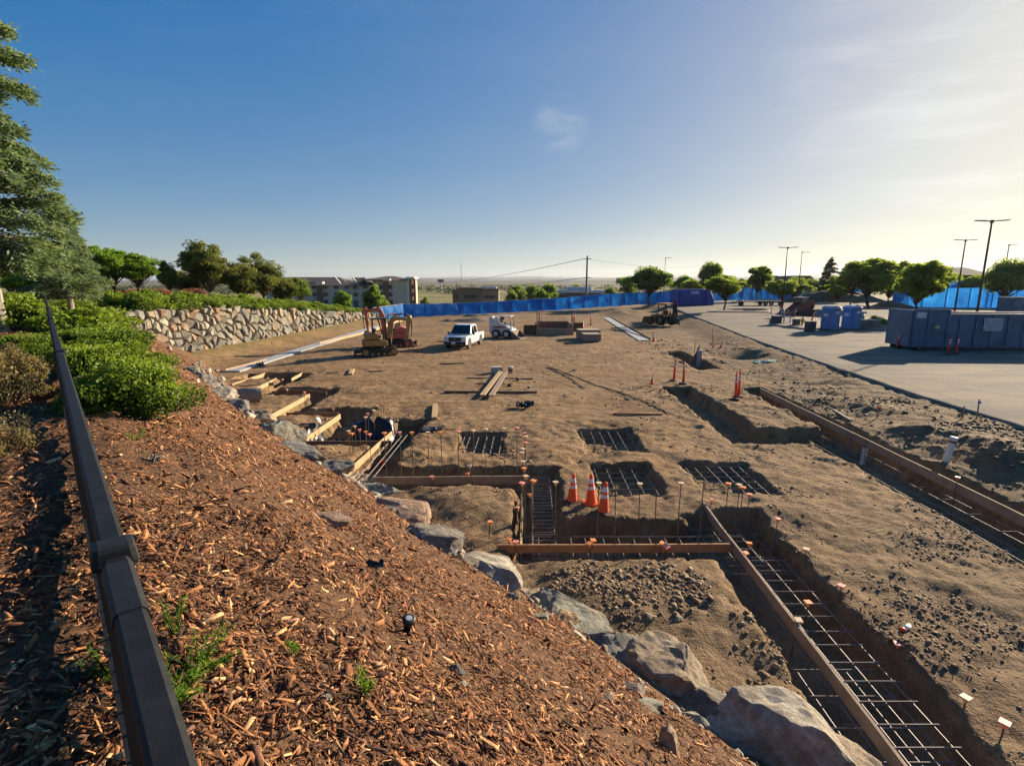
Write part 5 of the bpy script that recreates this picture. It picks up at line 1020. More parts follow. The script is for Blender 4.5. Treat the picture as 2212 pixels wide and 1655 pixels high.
# utility stub up with conduits
p = hit(1508, 794); t = thing('utility_pedestal', 'grey electrical panel post with loose conduits left of the dug hole', 'pedestal', p, R(-15)); GRY = M('conduit_grey', (.30, .30, .32), .5, .15, 4, dirt=.3); MB().box((0, 0, .55), (.34, .2, 1.1)).build('panel', GRY, t, bevel=.015); MB().box((0, 0, 1.12), (.38, .24, .05)).build('top', M('pedestal_top', (.5, .48, .44), .6), t)
mb = MB()
for k in range(4): mb.tube([(-.15-.08*k, -.1, 0), (-.2-.1*k, -.12, .35), (-.15, -.08, .75+.1*k), (.0, .0, 1.12+.12*k)], .025, 6)
mb.build('conduit', BLK, t); MB().tube([(-.6, -.2, .12), (.5, -.35, .1)], .04, 8).build('conduit', GRY, t); MB().tube([(-.3, .1, .0), (-.28, .1, 1.6)], .015, 6).build('rod', STAKE_S, t)
# a few survey stakes in the soil on the right
for px, py, c, lb, h in ((1895, 905, 1, 'survey lath with a red ribbon in the dark soil', .55), (2110, 905, None, 'survey lath with a blue ribbon by the pavement', .75), (2080, 905, None, 'bare survey lath leaning by the pavement', .5)):
    p = hit(px, py); t = thing('survey_lath', lb, 'lath', p, .4, 'survey laths', (R(4), R(-6), 0)); MB().box((0, 0, h/2), (.045, .015, h)).build('lath', LUMG, t)
    if 'ribbon' in lb: MB().box((.03, 0, h-.12), (.11, .02, .1), (0, .3, 0)).build('ribbon', M('ribbon_blue', (.02, .2, .6), .6) if 'blue' in lb else RED, t)
# ================================================================== VEHICLES AND MACHINES
WP = M('truck_white', (.70, .71, .73), .3, .05, 2, coat=.4, dirt=.12, dirtcol=(.35, .27, .18)); GLS = M('dark_glass', (.012, .016, .02), .06, .2, 2, spec=.6); TYR = M('tyre', (.022, .021, .02), .85, .3, 10, dirt=.5); RIM = M('rim_grey', (.35, .35, .36), .4, .1, 9, metal=.5); BLKM = M('black_metal', (.018, .018, .019), .5, .3, 8, dirt=.3); LGT = M('lamp_glass', (.6, .6, .58), .2)
def wheel(t, x, y, r, w, z=None, name='wheel', rim=RIM):
    z = r if z is None else z; o = MB().lathe([(r*.62, -w/2), (r*.93, -w/2), (r, -w*.35), (r, w*.35), (r*.93, w/2), (r*.62, w/2)], 22, caps=False).build(name, TYR, t, True); o.location = (x, y, z); o.rotation_euler = (R(90), 0, 0)
    MB().lathe([(0.02, -w*.3), (r*.3, -w*.42), (r*.64, -w*.30), (r*.64, w*.30), (r*.3, w*.42), (.02, w*.3)], 14).build('rim', rim, o, True)
def truck():
    t = thing('pickup_truck', 'white four door pickup truck parked facing the camera', 'pickup truck'); W = .93
    low = [(-2.62, .55), (-2.62, 1.02), (-.95, 1.04), (1.05, 1.06), (2.35, .98), (2.55, .85), (2.6, .45), (2.3, .33), (-2.45, .38)]
    body = MB().prism(low, -W, W).build('body', WP, t, bevel=.06, seg=2)
    cab = MB(); b = [(-.95, 1.0), (-.85, 1.72), (-.55, 1.78), (.45, 1.76), (1.25, 1.05)]; n = len(b); V = [(x, -W*(.96 if z < 1.2 else .78), z) for x, z in b]+[(x, W*(.96 if z < 1.2 else .78), z) for x, z in b]
    cab.add(V, [(i, (i+1) % n, n+(i+1) % n, n+i) for i in range(n)]+[tuple(range(n)), tuple(range(2*n-1, n-1, -1))]).build('cab', WP, t, bevel=.05, seg=2)
    MB().add([(1.25, -.80, 1.10), (1.25, .80, 1.10), (.56, .70, 1.72), (.56, -.70, 1.72)], [(0, 1, 2, 3)]).build('windshield', GLS, t).location = (.022, 0, .014)
    for s in (-1, 1):
        for x0, x1, xt0, xt1 in ((.22, 1.02, .2, .48), (-.68, .10, -.62, .08)):
            y0 = s*(W*.958); y1 = s*(W*.80); d = MB().add([(x0, y0, 1.12), (x1, y0, 1.12), (xt1, y1, 1.66), (xt0, y1, 1.66)], [(0, 1, 2, 3)]).build('side_window', GLS, t); d.location = (0, s*.012, 0)
        o = MB().box((.95, s*(W+.13), 1.12), (.14, .2, .18)).build('mirror', BLKM, t, bevel=.03)
        MB().box((2.44, s*.72, .86), (.24, .34, .18)).build('headlight', LGT, t, bevel=.03); MB().box((-2.6, s*.83, .85), (.08, .16, .34)).build('tail_light', M('tail_red', (.4, .02, .02), .3), t)
        for x in (1.62, -1.55):
            wheel(t, x, s*(W-.11), .37, .24); MB().lathe([(.39, -.02), (.45, -.02), (.45, .02), (.39, .02)], 20).build('wheel_arch', BLKM, t).matrix_local = Matrix.Translation((x, s*(W+.0), .40)) @ Matrix.Rotation(R(90), 4, 'X')
    MB().box((2.57, 0, .80), (.1, 1.05, .30)).build('grille', BLKM, t, bevel=.03); MB().box((2.6, 0, .50), (.14, 1.8, .22)).build('bumper', BLKM, t, bevel=.04); MB().box((2.685, -.1, .52), (.012, .34, .17)).build('license_plate', M('plate', (.65, .65, .66), .5), t); MB().box((2.625, 0, .82), (.012, .24, .07)).build('badge', M('badge_grey', (.3, .31, .33), .3), t, bevel=.02)
    MB().box((-1.75, 0, 1.03), (1.55, 1.5, .05)).build('bed', BLKM, t); MB().box((-2.64, 0, .52), (.12, 1.75, .2)).build('rear_bumper', BLKM, t, bevel=.03)
    return t
t = truck(); t.location = (-3.75, 41.6, .0); t.rotation_euler = (0, 0, R(-103)); t.scale = (.95, .95, .98); t.location.z = pad(-3.75, 41.6)
def excavator(name, label, loc, rz, col, colh, boom_up=0.):
    t = thing(name, label, 'excavator', loc, rz); DK = M('track_rubber', (.03, .027, .024), .85, .4, 8, .4, 30, dirt=.6)
    for s in (-1, 1):
        y = s*.68; prof = [(1.2*math.cos(a)*0+(.95+.27*math.cos(a) if math.cos(a) >= 0 else -.95+.27*math.cos(a)), .27+.27*math.sin(a)) for a in np.linspace(0, 2*math.pi, 20, endpoint=False)]
        o = MB().prism(prof, y-.17, y+.17).build('track', DK, t, bevel=.02); mb = MB()
        for k in range(26):
            x = -1.0+k*.08; mb.box((x, y, .55), (.035, .36, .03)); mb.box((x, y, -.005+.0), (.035, .36, .03))
        mb.build('track_lugs', DK, o); mb = MB()
        for x, r in ((-.95, .2), (.95, .2), (-.5, .11), (-.1, .11), (.3, .11), (.65, .11)): mb.cyl((x, y-.19, .27 if r > .15 else .14), (x, y+.19, .27 if r > .15 else .14), r, n=14)
        mb.build('rollers', col, o); MB().box((0, y, .28), (1.6, .3, .16)).build('track_frame', col, o, bevel=.02)
    MB().box((0, 0, .42), (1.1, 1.0, .24)).build('undercarriage', BLKM, t); MB().cyl((0, 0, .5), (0, 0, .66), .42, n=20).build('slew_ring', BLKM, t)
    bl = MB(); bl.prism([(-1.72, .05), (-1.62, .05), (-1.58, .25), (-1.66, .45), (-1.74, .45), (-1.68, .25)], -.82, .82); bl.bar((-1.62, -.45, .25), (-.9, -.45, .3), .1, .12); bl.bar((-1.62, .45, .25), (-.9, .45, .3), .1, .12); bl.build('dozer_blade', BLKM, t)
    h = MB(); h.prism([(-1.02, .68), (-1.08, .95), (-1.02, 1.1), (.0, 1.1), (.55, 1.02), (.55, .68)], -.74, .74); h.build('house', col, t, bevel=.07, seg=2); MB().prism([(-.98, 1.12), (-.96, 1.48), (-.62, 1.6), (-.1, 1.5), (.05, 1.12)], -.7, .7).build('engine_cover', col, t, bevel=.09, seg=2); MB().prism([(-1.11, .72), (-1.13, 1.05), (-1.05, 1.05), (-1.04, .72)], -.6, .6).build('counterweight', BLKM, t, bevel=.02)
    cb_ = MB()
    for x, y in ((-.42, -.66), (-.42, .1), (.48, -.66), (.48, .1)): cb_.bar((x, y, 1.1), (x*.96, y, 2.5), .06, .06, (1, 0, 0))
    cb_.bar((-.42, -.66, 1.75), (.48, -.66, 1.75), .04, .04); cb_.build('cab_frame', BLKM, t); MB().box((.02, -.28, 2.53), (1.1, .9, .08)).build('cab_roof', BLKM if colh is None else colh, t, bevel=.03)
    st = MB(); st.box((-.1, -.28, 1.3), (.45, .48, .16)); st.box((-.3, -.28, 1.62), (.12, .46, .55), (0, R(-8), 0)); st.build('seat', BLK, t, bevel=.04); cn = MB(); cn.cyl((.3, -.5, 1.1), (.34, -.5, 1.65), .025, n=6); cn.cyl((.3, -.06, 1.1), (.34, -.06, 1.65), .025, n=6); cn.box((.45, -.28, 1.3), (.1, .5, .5)); cn.build('controls', BLK, t)
    y0, y1 = .16, .40
    MB().box((.72, .28, .85), (.34, .34, .5)).build('boom_swivel', BLKM, t, bevel=.03)
    u = boom_up
    MB().prism([(.62, .8), (.58, 1.4), (.72, 2.15+u), (.95, 2.6+u), (1.15, 2.68+u), (2.1, 2.5+u), (2.12, 2.32+u), (1.25, 2.35+u), (1.08, 2.2+u), (.98, 1.5), (.9, .8)], y0, y1).build('boom', col, t, bevel=.03)
    MB().prism([(2.02, 2.78+u), (2.24, 2.72+u), (2.36, 2.4+u), (2.22, 2.0+u), (2.06, .95+u*.6), (1.92, .95+u*.6), (1.96, 2.0+u)], y0+.03, y1-.03).build('stick', col, t, bevel=.02)
    cy = MB(); cy.cyl((1.1, .28, 2.74+u), (1.7, .28, 2.80+u), .055, n=10); cy.cyl((1.7, .28, 2.80+u), (2.12, .28, 2.72+u), .03, n=8); cy.cyl((2.36, .28, 2.5+u), (2.34, .28, 1.75+u), .05, n=10); cy.cyl((2.34, .28, 1.75+u), (2.28, .28, 1.15+u*.7), .028, n=8); cy.cyl((.95, .28, 1.0), (1.3, .28, 2.2+u), .05, n=10); cy.build('hydraulic_cylinder', BLKM, t)
    uu_ = u*.6; MB().prism([(1.75, 1.0+uu_), (2.25, 1.05+uu_), (2.38, .8+uu_), (2.3, .48+uu_), (1.95, .42+uu_), (2.12, .55+uu_), (2.15, .78+uu_), (1.85, .85+uu_)], -.02, .58).build('bucket', M('bucket_rust', (.14, .06, .045), .7, .3, 5, dirt=.4), t, bevel=.015)
    return t
YEL = M('machine_yellow', (.40, .235, .06), .5, .15, 2, dirt=.6); REDM = M('machine_red', (.58, .14, .075), .5, .15, 2, dirt=.35)
ex = at(815, 770); excavator('mini_excavator', 'yellow mini excavator with its arm bent down to the right', (ex.x, ex.y+.6, pad(ex.x, ex.y+.6)), R(18), YEL, None)
ex = at(846, 752); excavator('mini_excavator', 'red orange mini excavator standing behind the yellow one', (ex.x, ex.y+1.2, pad(ex.x, ex.y+1.2)), R(192), REDM, REDM, .42)
def skid():
    t = thing('skid_steer_loader', 'white skid steer loader with bucket down right of the pickup', 'loader'); WH = M('loader_white', (.60, .60, .61), .4, .08, 2, dirt=.25)
    MB().prism([(-1.25, .35), (-1.3, 1.15), (-1.05, 1.3), (.2, 1.25), (.95, .85), (1.0, .35)], -.5, .5).build('body', WH, t, bevel=.05); MB().box((-1.28, 0, .75), (.08, .9, .75)).build('rear_grille', BLKM, t, bevel=.02)
    for s in (-1, 1):
        for x in (-.58, .48): wheel(t, x, s*.72, .40, .32, rim=WH)
        y0, y1 = s*.60-.07, s*.60+.07
        a = MB(); a.prism([(-1.3, .55), (-1.32, 1.9), (-1.1, 2.02), (-.5, 1.6), (.35, 1.22), (.95, .75), (1.12, .4), (1.0, .35), (.7, .8), (.2, 1.0), (-.55, 1.3), (-.95, 1.25), (-1.05, .55)], y0, y1); a.build('lift_arm', WH, t, bevel=.02)
        MB().prism([(-.4, .98), (.55, .98), (.2, 1.08), (-.35, 1.14)], s*.60-.075, s*.60+.075).build('red_stripe', M('stripe_red', (.32, .03, .03), .5), t); MB().cyl((-.85, s*.6, 1.0), (.2, s*.6, 1.1), .05, n=8).build('lift_cylinder', BLKM, t)
    MB().bar((-1.2, -.6, 1.92), (-1.2, .6, 1.92), .12, .12).build('cross_beam', WH, t)
    c = MB()
    for x, z1 in ((-.25, 2.0), (.72, 2.0)):
        for s in (-1, 1): c.bar((x+.12*(x > 0), s*.44, 1.15 if x < 0 else .9), (x, s*.42, z1), .07, .07, (0, 1, 0))
    c.bar((-.25, -.43, 1.35), (.75, -.43, 1.2), .05, .05); c.bar((-.25, .43, 1.35), (.75, .43, 1.2), .05, .05); c.build('cab_frame', BLKM, t); MB().box((.22, 0, 2.04), (1.12, .96, .08)).build('cab_roof', WH, t, bevel=.03); MB().box((-.27, 0, 1.68), (.02, .78, .5)).build('rear_window', GLS, t)
    s_ = MB(); s_.box((.0, 0, 1.1), (.45, .5, .16)); s_.box((-.18, 0, 1.4), (.12, .48, .5)); s_.build('seat', BLK, t, bevel=.04)
    b = MB(); b.prism([(1.05, .75), (1.02, .1), (1.1, .02), (1.95, .02), (1.95, .05), (1.15, .1), (1.12, .75)], -.92, .92); b.prism([(1.05, .75), (1.05, .05), (1.95, .03)], -.93, -.90); b.prism([(1.05, .75), (1.05, .05), (1.95, .03)], .90, .93); b.build('bucket', M('bucket_steel', (.16, .11, .075), .7, .3, 4, dirt=.4), t); MB().box((1.93, 0, .04), (.1, 1.86, .03)).build('cutting_edge', M('worn_steel', (.5, .42, .30), .5), t)
    return t
p = at(1090, 731); t = skid(); t.location = (p.x, p.y+.7, pad(p.x, p.y+.7)); t.rotation_euler = (0, 0, R(-22)); t.scale = (.98,)*3
def backhoe():
    t = thing('backhoe_loader', 'dark yellow backhoe seen from behind beside the pavement', 'backhoe'); YD = M('backhoe_yellow', (.24, .14, .04), .6, .25, 2, dirt=.5)
    for s in (-1, 1): wheel(t, -.3, s*.85, .70, .45, rim=YD); wheel(t, 1.75, s*.85, .45, .3, rim=YD)
    MB().prism([(-.9, .6), (-.9, 1.25), (.6, 1.3), (2.3, 1.25), (2.4, .6)], -.45, .45).build('body', YD, t, bevel=.05); MB().box((-.3, .85, 1.35), (1.0, .5, .08)).build('fender', YD, t); MB().box((-.3, -.85, 1.35), (1.0, .5, .08)).build('fender', YD, t)
    c = MB()
    for x in (-.8, .6):
        for y in (-.62, .62): c.bar((x, y, 1.25), (x, y*.92, 2.65), .08, .08, (0, 1, 0))
    c.build('cab_frame', BLKM, t); MB().box((-.1, 0, 2.7), (1.7, 1.4, .12)).build('cab_roof', M('roof_orange', (.62, .30, .10), .5), t, bevel=.04); MB().box((-.1, 0, 1.55), (.5, .5, .6)).build('seat', BLK, t, bevel=.05); tri = MB(); tri.prism([(-.2, 1.45), (.2, 1.45), (0, 1.85)], -.98, -.95, 'yz'); tri.build('slow_vehicle_sign', OR, t)
    MB().prism([(-1.25, .5), (-1.3, 1.2), (-1.0, 1.3), (-.9, .5)], -.3, .3).build('swing_frame', BLKM, t)
    MB().prism([(-1.2, .9), (-1.45, 2.9), (-1.25, 3.2), (-1.05, 3.0), (-.98, 1.0)], -.52, -.30).build('boom', BLKM, t, bevel=.02); MB().prism([(-1.45, 3.15), (-1.25, 3.2), (-1.45, 1.2), (-1.65, .9), (-1.75, 1.2)], -.56, -.38).build('dipper_stick', BLKM, t, bevel=.02); MB().prism([(-1.5, 1.05), (-1.9, .95), (-1.95, .4), (-1.5, .2), (-1.4, .6)], -.75, -.15).build('bucket', BLKM, t, bevel=.02)
    hs_ = MB(); hs_.tube([(-1.5, -.6, 1.2), (-1.42, -.62, 2.0), (-1.35, -.58, 2.9)], .03, 6); hs_.build('hydraulic_hose', M('hose_pale', (.5, .5, .52), .5), t)
    for s in (-1, 1): MB().bar((-1.1, s*.6, .9), (-1.35, s*1.25, .1), .16, .16).build('stabilizer', BLKM, t)
    MB().prism([(2.6, .15), (2.6, 1.0), (2.9, 1.0), (3.3, .2)], -1.1, 1.1).build('loader_bucket', YD, t); MB().bar((.9, -.5, 1.35), (2.75, -.5, .8), .12, .2).build('loader_arm', YD, t); MB().bar((.9, .5, 1.35), (2.75, .5, .8), .12, .2).build('loader_arm', YD, t)
    return t
p = at(1438, 701, .25); t = backhoe(); t.location = (p.x, p.y+.5, max(.1, pad(p.x, p.y+.5))); t.rotation_euler = (0, 0, R(112)); t.scale = (.93,)*3
def track_loader():
    t = thing('track_loader', 'dark red track loader parked behind the portable toilets', 'loader'); DR = M('loader_dark_red', (.16, .03, .025), .5, .15, 2, dirt=.2); DK = MATS['track_rubber']
    for s in (-1, 1):
        y = s*.8; pr = [(-1.3, .1), (-1.0, 0), (1.0, 0), (1.3, .15), (1.25, .45), (-.6, .8), (-1.0, .78), (-1.35, .4)]; MB().prism(pr, y-.2, y+.2).build('track', DK, t, bevel=.04)
        MB().prism([(-1.3, .9), (-1.3, 1.9), (-1.0, 1.95), (.3, 1.55), (1.5, .75), (2.1, .35), (1.9, .2), (1.2, .7), (.1, 1.25), (-1.0, 1.4), (-1.0, .9)], s*.62-.08, s*.62+.08).build('lift_arm', DR, t)
    MB().prism([(-1.3, .4), (-1.35, 1.5), (.2, 1.3), (1.2, .9), (1.2, .4)], -.55, .55).build('body', DR, t, bevel=.04)
    c = MB()
    for x in (-.5, .6):
        for y in (-.5, .5): c.bar((x, y, 1.2), (x, y, 2.1), .07, .07, (0, 1, 0))
    c.build('cab_frame', DR, t); MB().box((.05, 0, 2.13), (1.3, 1.15, .07)).build('cab_roof', M('roof_grey', (.4, .4, .4), .5), t); MB().box((-.5, 0, 1.7), (.03, .9, .7)).build('rear_window', M('pale_glass', (.35, .42, .40), .15), t); MB().prism([(2.0, .6), (1.95, .05), (2.8, .05)], -1.0, 1.0).build('bucket', DR, t); return t
p = atlot(1728, 683); t = track_loader(); t.location = p; t.rotation_euler = (0, 0, R(200)); t.scale = (1.1,)*3

# ================================================================== SITE BOXES
PLY = M('plywood', (.45, .36, .25), .75, .15, 2, dirt=.15); PLYE = M('plywood_edge', (.28, .22, .16), .8, .25, 1, stretch=(.3, .3, 40))
def ply_stack(px, py, w, d, n, label, rz):
    p = at(px, py); z = pad(p.x, p.y); t = thing('plywood_stack', label, 'plywood stack', (p.x, p.y, z), rz, 'stacks of plywood'); 
    for k in range(4): MB().box((w/2-.3+(.0), d*(k+.5)/4, .045), (w*.9, .09, .09)).build('bearer', LUMD, t)
    for k in range(n): MB().box((w/2-.25+random.gauss(0, .008), d/2+random.gauss(0, .008), .115+k*.05), (w, d, .047)).build('sheet', PLYE if k < n-1 else PLY, t)
ply_stack(1268, 740, 1.45, 1.3, 12, 'front lower stack of plywood sheets', R(4)); ply_stack(1257, 734, 1.9, 1.5, 15, 'rear taller stack of plywood sheets', R(4))
p = at(1162, 724); z = pad(p.x, p.y); t = thing('wall_formwork', 'plywood pit formwork with tall posts and rebar behind the skid steer', 'formwork', (p.x, p.y, z), R(2))
FW, FD = 3.35, 3.2
MB().box((FW/2, 0, .33), (FW, .05, .66)).build('front_panel', LUMG, t); MB().box((FW/2, FD, .55), (FW, .05, 1.1)).build('back_panel', M('red_ply', (.25, .10, .07), .7), t); MB().box((0, FD/2, .5), (.05, FD, 1.0)).build('side_panel', LUMG, t); MB().box((FW, FD/2, .5), (.05, FD, 1.0)).build('side_panel', LUMG, t)
for x, y, h in ((-.1, -.1, 2.35), (.12, .1, 2.2), (FW+.1, 1.2, 1.9), (FW+.25, 1.4, 1.7), (FW+.05, -.1, .9)): MB().box((x, y, h/2), (.09, .09, h)).build('post', LUMG, t)
for x0, y0, x1, y1 in ((0, 0, 0, FD), (FW, 0, FW, FD)): MB().bar((x0, y0, 1.04), (x1, y1, 1.04), .1, .08).build('top_rail', LUM, t)
for k in range(11): MB().cyl((.35+k*.27, FD+.1, 0), (.35+k*.27, FD+.1, 2.0+.2*random.random()), .012, n=5).build('rebar', REB, t); 
for k in range(0, 11, 2): MB().box((.35+k*.27, FD+.1, 2.15), (.08, .08, .04)).build('cap', CAPC[2], t)
MB().bar((.3, FD+.1, 1.4), (3.1, FD+.1, 1.4), .02, .02).build('rebar', REB, t)
for px, py, lb in ((1145, 722, 'dark plywood panel left of the pit formwork'), (1246, 716, 'dark plywood panel right of the pit formwork')):
    p = at(px, py); MBx = MB().box((0, 0, .45), (1.3, .05, .9)); o = MBx.build('leaning_plywood', M('dark_ply', (.10, .065, .035), .85), bevel=.01); o.location = (p.x, p.y, pad(p.x, p.y)); tag(o, lb, 'panel', 'dark plywood panels'); 
for px, py, lb, s in ((1241, 700, 'red post standing by the pit formwork', 1.3), (1276-.1, 702, 'red post between the loader and the formwork', 1.2)):
    p = at(px, py); q = dup(d0, (p.x, p.y, pad(p.x, p.y)), 0, lb, 'red delineator posts', s)
p = at(1276, 703); 
q = dup(c1, tuple(at(1258, 709)), .2, 'tall orange cone left of the plywood stack', 'cones across the yard', 1.35); q = dup(c1, tuple(at(1157+40, 704)), .2, 'x', 'cones across the yard', 1.0); bpy.data.objects.remove(q) if False else None
q['label'] = 'orange cone behind the skid steer loader'; q.location = at(1278-106, 699)
# dark gravel heaps near the fence
def heap(px, py, w, h, label, seed):
    p = at(px, py); g = np.linspace(-1, 1, 22); X, Y = np.meshgrid(g, g); r = np.sqrt(X*X+Y*Y); Z = h*np.clip(1-r, 0, 1)**.9*(1+.5*fbm(X*3+seed, Y*3, 3, seed))-.03; o = link('gravel_heap', grid_mesh('gravel_heap', X*w/2, Y*w/3, Z, M('dark_gravel', (.10, .09, .075), .95, .3, 6, .7, 18))); o.location = (p.x, p.y, pad(p.x, p.y)); tag(o, label, 'heap', 'dark heaps in front of the fence')
heap(1015, 694, 5.5, .55, 'largest dark gravel heap before the blue fence', 1); heap(1022, 684, 4.0, .4, 'dark gravel heap behind the largest one', 2); heap(970, 694, 3.2, .3, 'low dark heap left of the largest one', 3); heap(1045, 683, 3.5, .3, 'low dark heap right of the others', 4)

# ================================================================== PARKING LOT THINGS
KERB = M('kerb_concrete', (.30, .25, .21), .85, .15, 2, .3, 30); ISL = M('island_soil', (.15, .10, .065), .95, .3, 2, .6, 15)
def island(corners, label):
    P = [atlot(*c) for c in corners]; c = sum(P, Vector())/len(P); t = thing('kerb_island', label, 'island', c, 0, 'kerbed islands in the lot'); Q = [q-c for q in P]; n = len(Q)
    I = [q*(1-.35/max(.5, q.length)) for q in Q]
    V = [(q.x, q.y, q.z-.1) for q in Q]+[(q.x, q.y, q.z+.14) for q in Q]+[(q.x, q.y, q.z+.14) for q in I]; MB().add(V, [(i, (i+1) % n, n+(i+1) % n, n+i) for i in range(n)]+[(n+i, n+(i+1) % n, 2*n+(i+1) % n, 2*n+i) for i in range(n)]).build('kerb', KERB, t)
    MB().add([(q.x, q.y, q.z+.135) for q in I]+[(0, 0, .3)], [(i, (i+1) % n, n) for i in range(n)]).build('soil_bed', ISL, t); return t
island([(1528, 675), (1545, 669.5), (1640, 668), (1668, 671), (1662, 676)], 'kerbed island with the single light green tree'); island([(1664, 703), (1668, 688), (1720, 684), (1765, 690), (1775, 712), (1735, 712)], 'kerbed island holding the hydrant and valves'); island([(1850, 660), (1866, 648), (1930, 646), (1990, 652), (1985, 664), (1900, 668)], 'curved kerbed island left of the near blue fence'); island([(1858, 712), (1870, 690), (1935, 686), (1950, 700), (1930, 716)], 'kerbed planting bed between the toilets and the roll off bin')
TBL = M('toilet_blue', (.025, .15, .38), .45, .1, 2, dirt=.1); TRF = M('toilet_roof', (.20, .28, .45), .5, .1, 2)
SGN = M('paper_sign', (.62, .60, .62), .6, .1, 3, col2=(.62, .42, .42), stretch=(1, 1, 9))
def toilet(px, py, label, rz):
    p = atlot(px, py); t = thing('portable_toilet', label, 'portable toilet', p, rz, 'portable toilets'); MB().box((0, 0, .08), (1.14, 1.2, .16)).build('base', M('skid_grey', (.08, .08, .09), .7), t)
    MB().box((0, 0, 1.1), (1.1, 1.15, 1.92), None, (.96, .96)).build('cabin', TBL, t, bevel=.04); rf = MB(); pr = [(-.6, 2.04), (-.58, 2.12), (-.3, 2.26), (0, 2.31), (.3, 2.26), (.58, 2.12), (.6, 2.04)]; rf.prism(pr, -.6, .6, 'xz').build('roof', TRF, t, bevel=.03)
    d = MB().box((0, -.565, 1.05), (.72, .04, 1.7)).build('door', TBL, t, bevel=.02); MB().box((.27, -.6, 1.05), (.06, .04, .14)).build('handle', BLKM, d); MB().box((.14, -.597, 1.68), (.42, .012, .2)).build('sign', SGN, t); MB().box((-.555, .0, 1.45), (.012, .5, .26)).build('sign', SGN, t)
    for z in (1.88, 1.94): MB().box((0, -.575, z), (.6, .03, .025)).build('vent_slot', BLKM, t)
toilet(1791, 714, 'left one of two blue portable toilets', R(14)); toilet(1836, 713, 'right one of two blue portable toilets', R(14))
def lotbox(px0, px1, py, h_px, label, name, cat, mat, lid=None, dy=.7):
    p = atlot((px0+px1)/2, py); k = p.y/FPX*1.03; w = (px1-px0)*k; h = h_px*k; t = thing(name, label, cat, p, R(10)); MB().box((0, dy/2, h*.47), (w, dy, h*.94)).build('body', mat, t, bevel=.03); MB().box((0, dy/2, h*.97), (w*1.06, dy*1.06, h*.07)).build('lid', lid or mat, t, bevel=.015); return t
DKB = M('bin_dark', (.03, .035, .05), .6, .2, 3); GRB = M('bin_green', (.06, .11, .085), .6, .2, 3); PAL = M('lid_pale', (.5, .48, .45), .6)
lotbox(1673, 1689, 702, 19, 'dark bin on the island left of the valves', 'waste_bin', 'bin', DKB, PAL); lotbox(1717, 1729, 706, 16, 'green box with pale lid left of the yellow hydrant', 'utility_box', 'box', GRB, PAL, .5); lotbox(1747, 1763, 717, 21, 'dark box right beside the left toilet', 'utility_box', 'box', DKB, None); lotbox(1853, 1877, 713, 21, 'green cabinet right of the toilets', 'utility_cabinet', 'cabinet', GRB, GRB, .8); lotbox(1883, 1902, 711, 19, 'grey bin right of the green cabinet', 'waste_bin', 'bin', M('bin_grey', (.14, .12, .11), .7), PAL)
p = atlot(1865, 712); t = thing('pump_unit', 'grey pump unit standing on the green cabinet', 'pump', p+Vector((0, .4, .98)), 0); MB().lathe([(.2, 0), (.2, .3), (.12, .36), (.12, .5)], 12).build('body', GRY, t, True); MB().box((0, 0, .6), (.7, .3, .18)).build('head', GRY, t, bevel=.04)
p = atlot(1735, 707); t = thing('fire_hydrant', 'yellow fire hydrant on the kerbed island', 'hydrant', p+Vector((0, .2, .12)), 0); YH = M('hydrant_yellow', (.62, .46, .10), .5); MB().lathe([(.16, 0), (.16, .05), (.11, .06), (.11, .62), (.14, .63), (.14, .68), (.10, .8), (.03, .86), (.03, .92)], 14).build('barrel', YH, t, True); MB().cyl((-.22, 0, .5), (.22, 0, .5), .065, n=10).build('side_outlet', YH, t); MB().cyl((0, -.2, .46), (0, 0, .46), .08, n=10).build('front_outlet', YH, t)
p = atlot(1703, 702); t = thing('valve_assembly', 'pale pipe valve assembly on a dark base between bin and hydrant', 'valve', p+Vector((0, .3, .1)), 0); MB().tube([(-.35, 0, 0), (-.35, 0, .75), (.3, 0, .75), (.3, 0, 0)], .07, 10).build('pipe', M('valve_pale', (.5, .52, .55), .5), t); MB().cyl((0, 0, .75), (0, 0, 1.05), .05, n=8).build('stem', BLKM, t); MB().lathe([(.02, 1.05), (.2, 1.05), (.2, 1.08), (.02, 1.08)], 14).build('hand_wheel', M('wheel_red', (.3, .03, .03), .5), t)
p = atlot(1690, 690); t = thing('bollard', 'grey round bollard behind the dark bin', 'bollard', p, 0); MB().lathe([(.2, 0), (.2, 1.0), (.16, 1.1), (.05, 1.14)], 14).build('post', M('bollard_grey', (.22, .22, .22), .7), t, True); MB().lathe([(.205, .8), (.205, .9)], 14, caps=False).build('band', WHT, t)
for px, py, lb, tl, s in ((1665, 678, 'red post left of the hydrant island', 0, 1.2), (1685, 681, 'red post beside the grey bollard', .05, 1.2), (1713, 689, 'leaning red post behind the valves', .25, 1.2), (1751, 697, 'leaning red post left of the toilets', .3, 1.3)): p = atlot(px, py); q = dup(d0, p, 0, lb, 'red delineator posts', s); q.rotation_euler = (0, tl, 0)
for px, py, lb in ((1937, 753, 'red post at the left corner of the roll off bin'), (1983, 757, 'red post before the bin door'), (2046, 766, 'left red post of the pair before the bin side'), (2064, 765, 'right red post of the pair before the bin side')): p = atlot(px, py); q = dup(d0, p, random.uniform(0, 3), lb, 'red delineator posts', 1.12); q.rotation_euler = (0, R(5), 0)
p = hit(1541, 752); q = dup(d0, p, 0, 'tall leaning red post beside the dug hole', 'red delineator posts', (.6, .6, 1.5)); q.rotation_euler = (0, R(-7), 0); p = hit(1556, 752); q = dup(c1, p, .3, 'orange cone tipped beside the dug hole', 'cones across the yard', .7); q.rotation_euler = (.3, .2, 0)
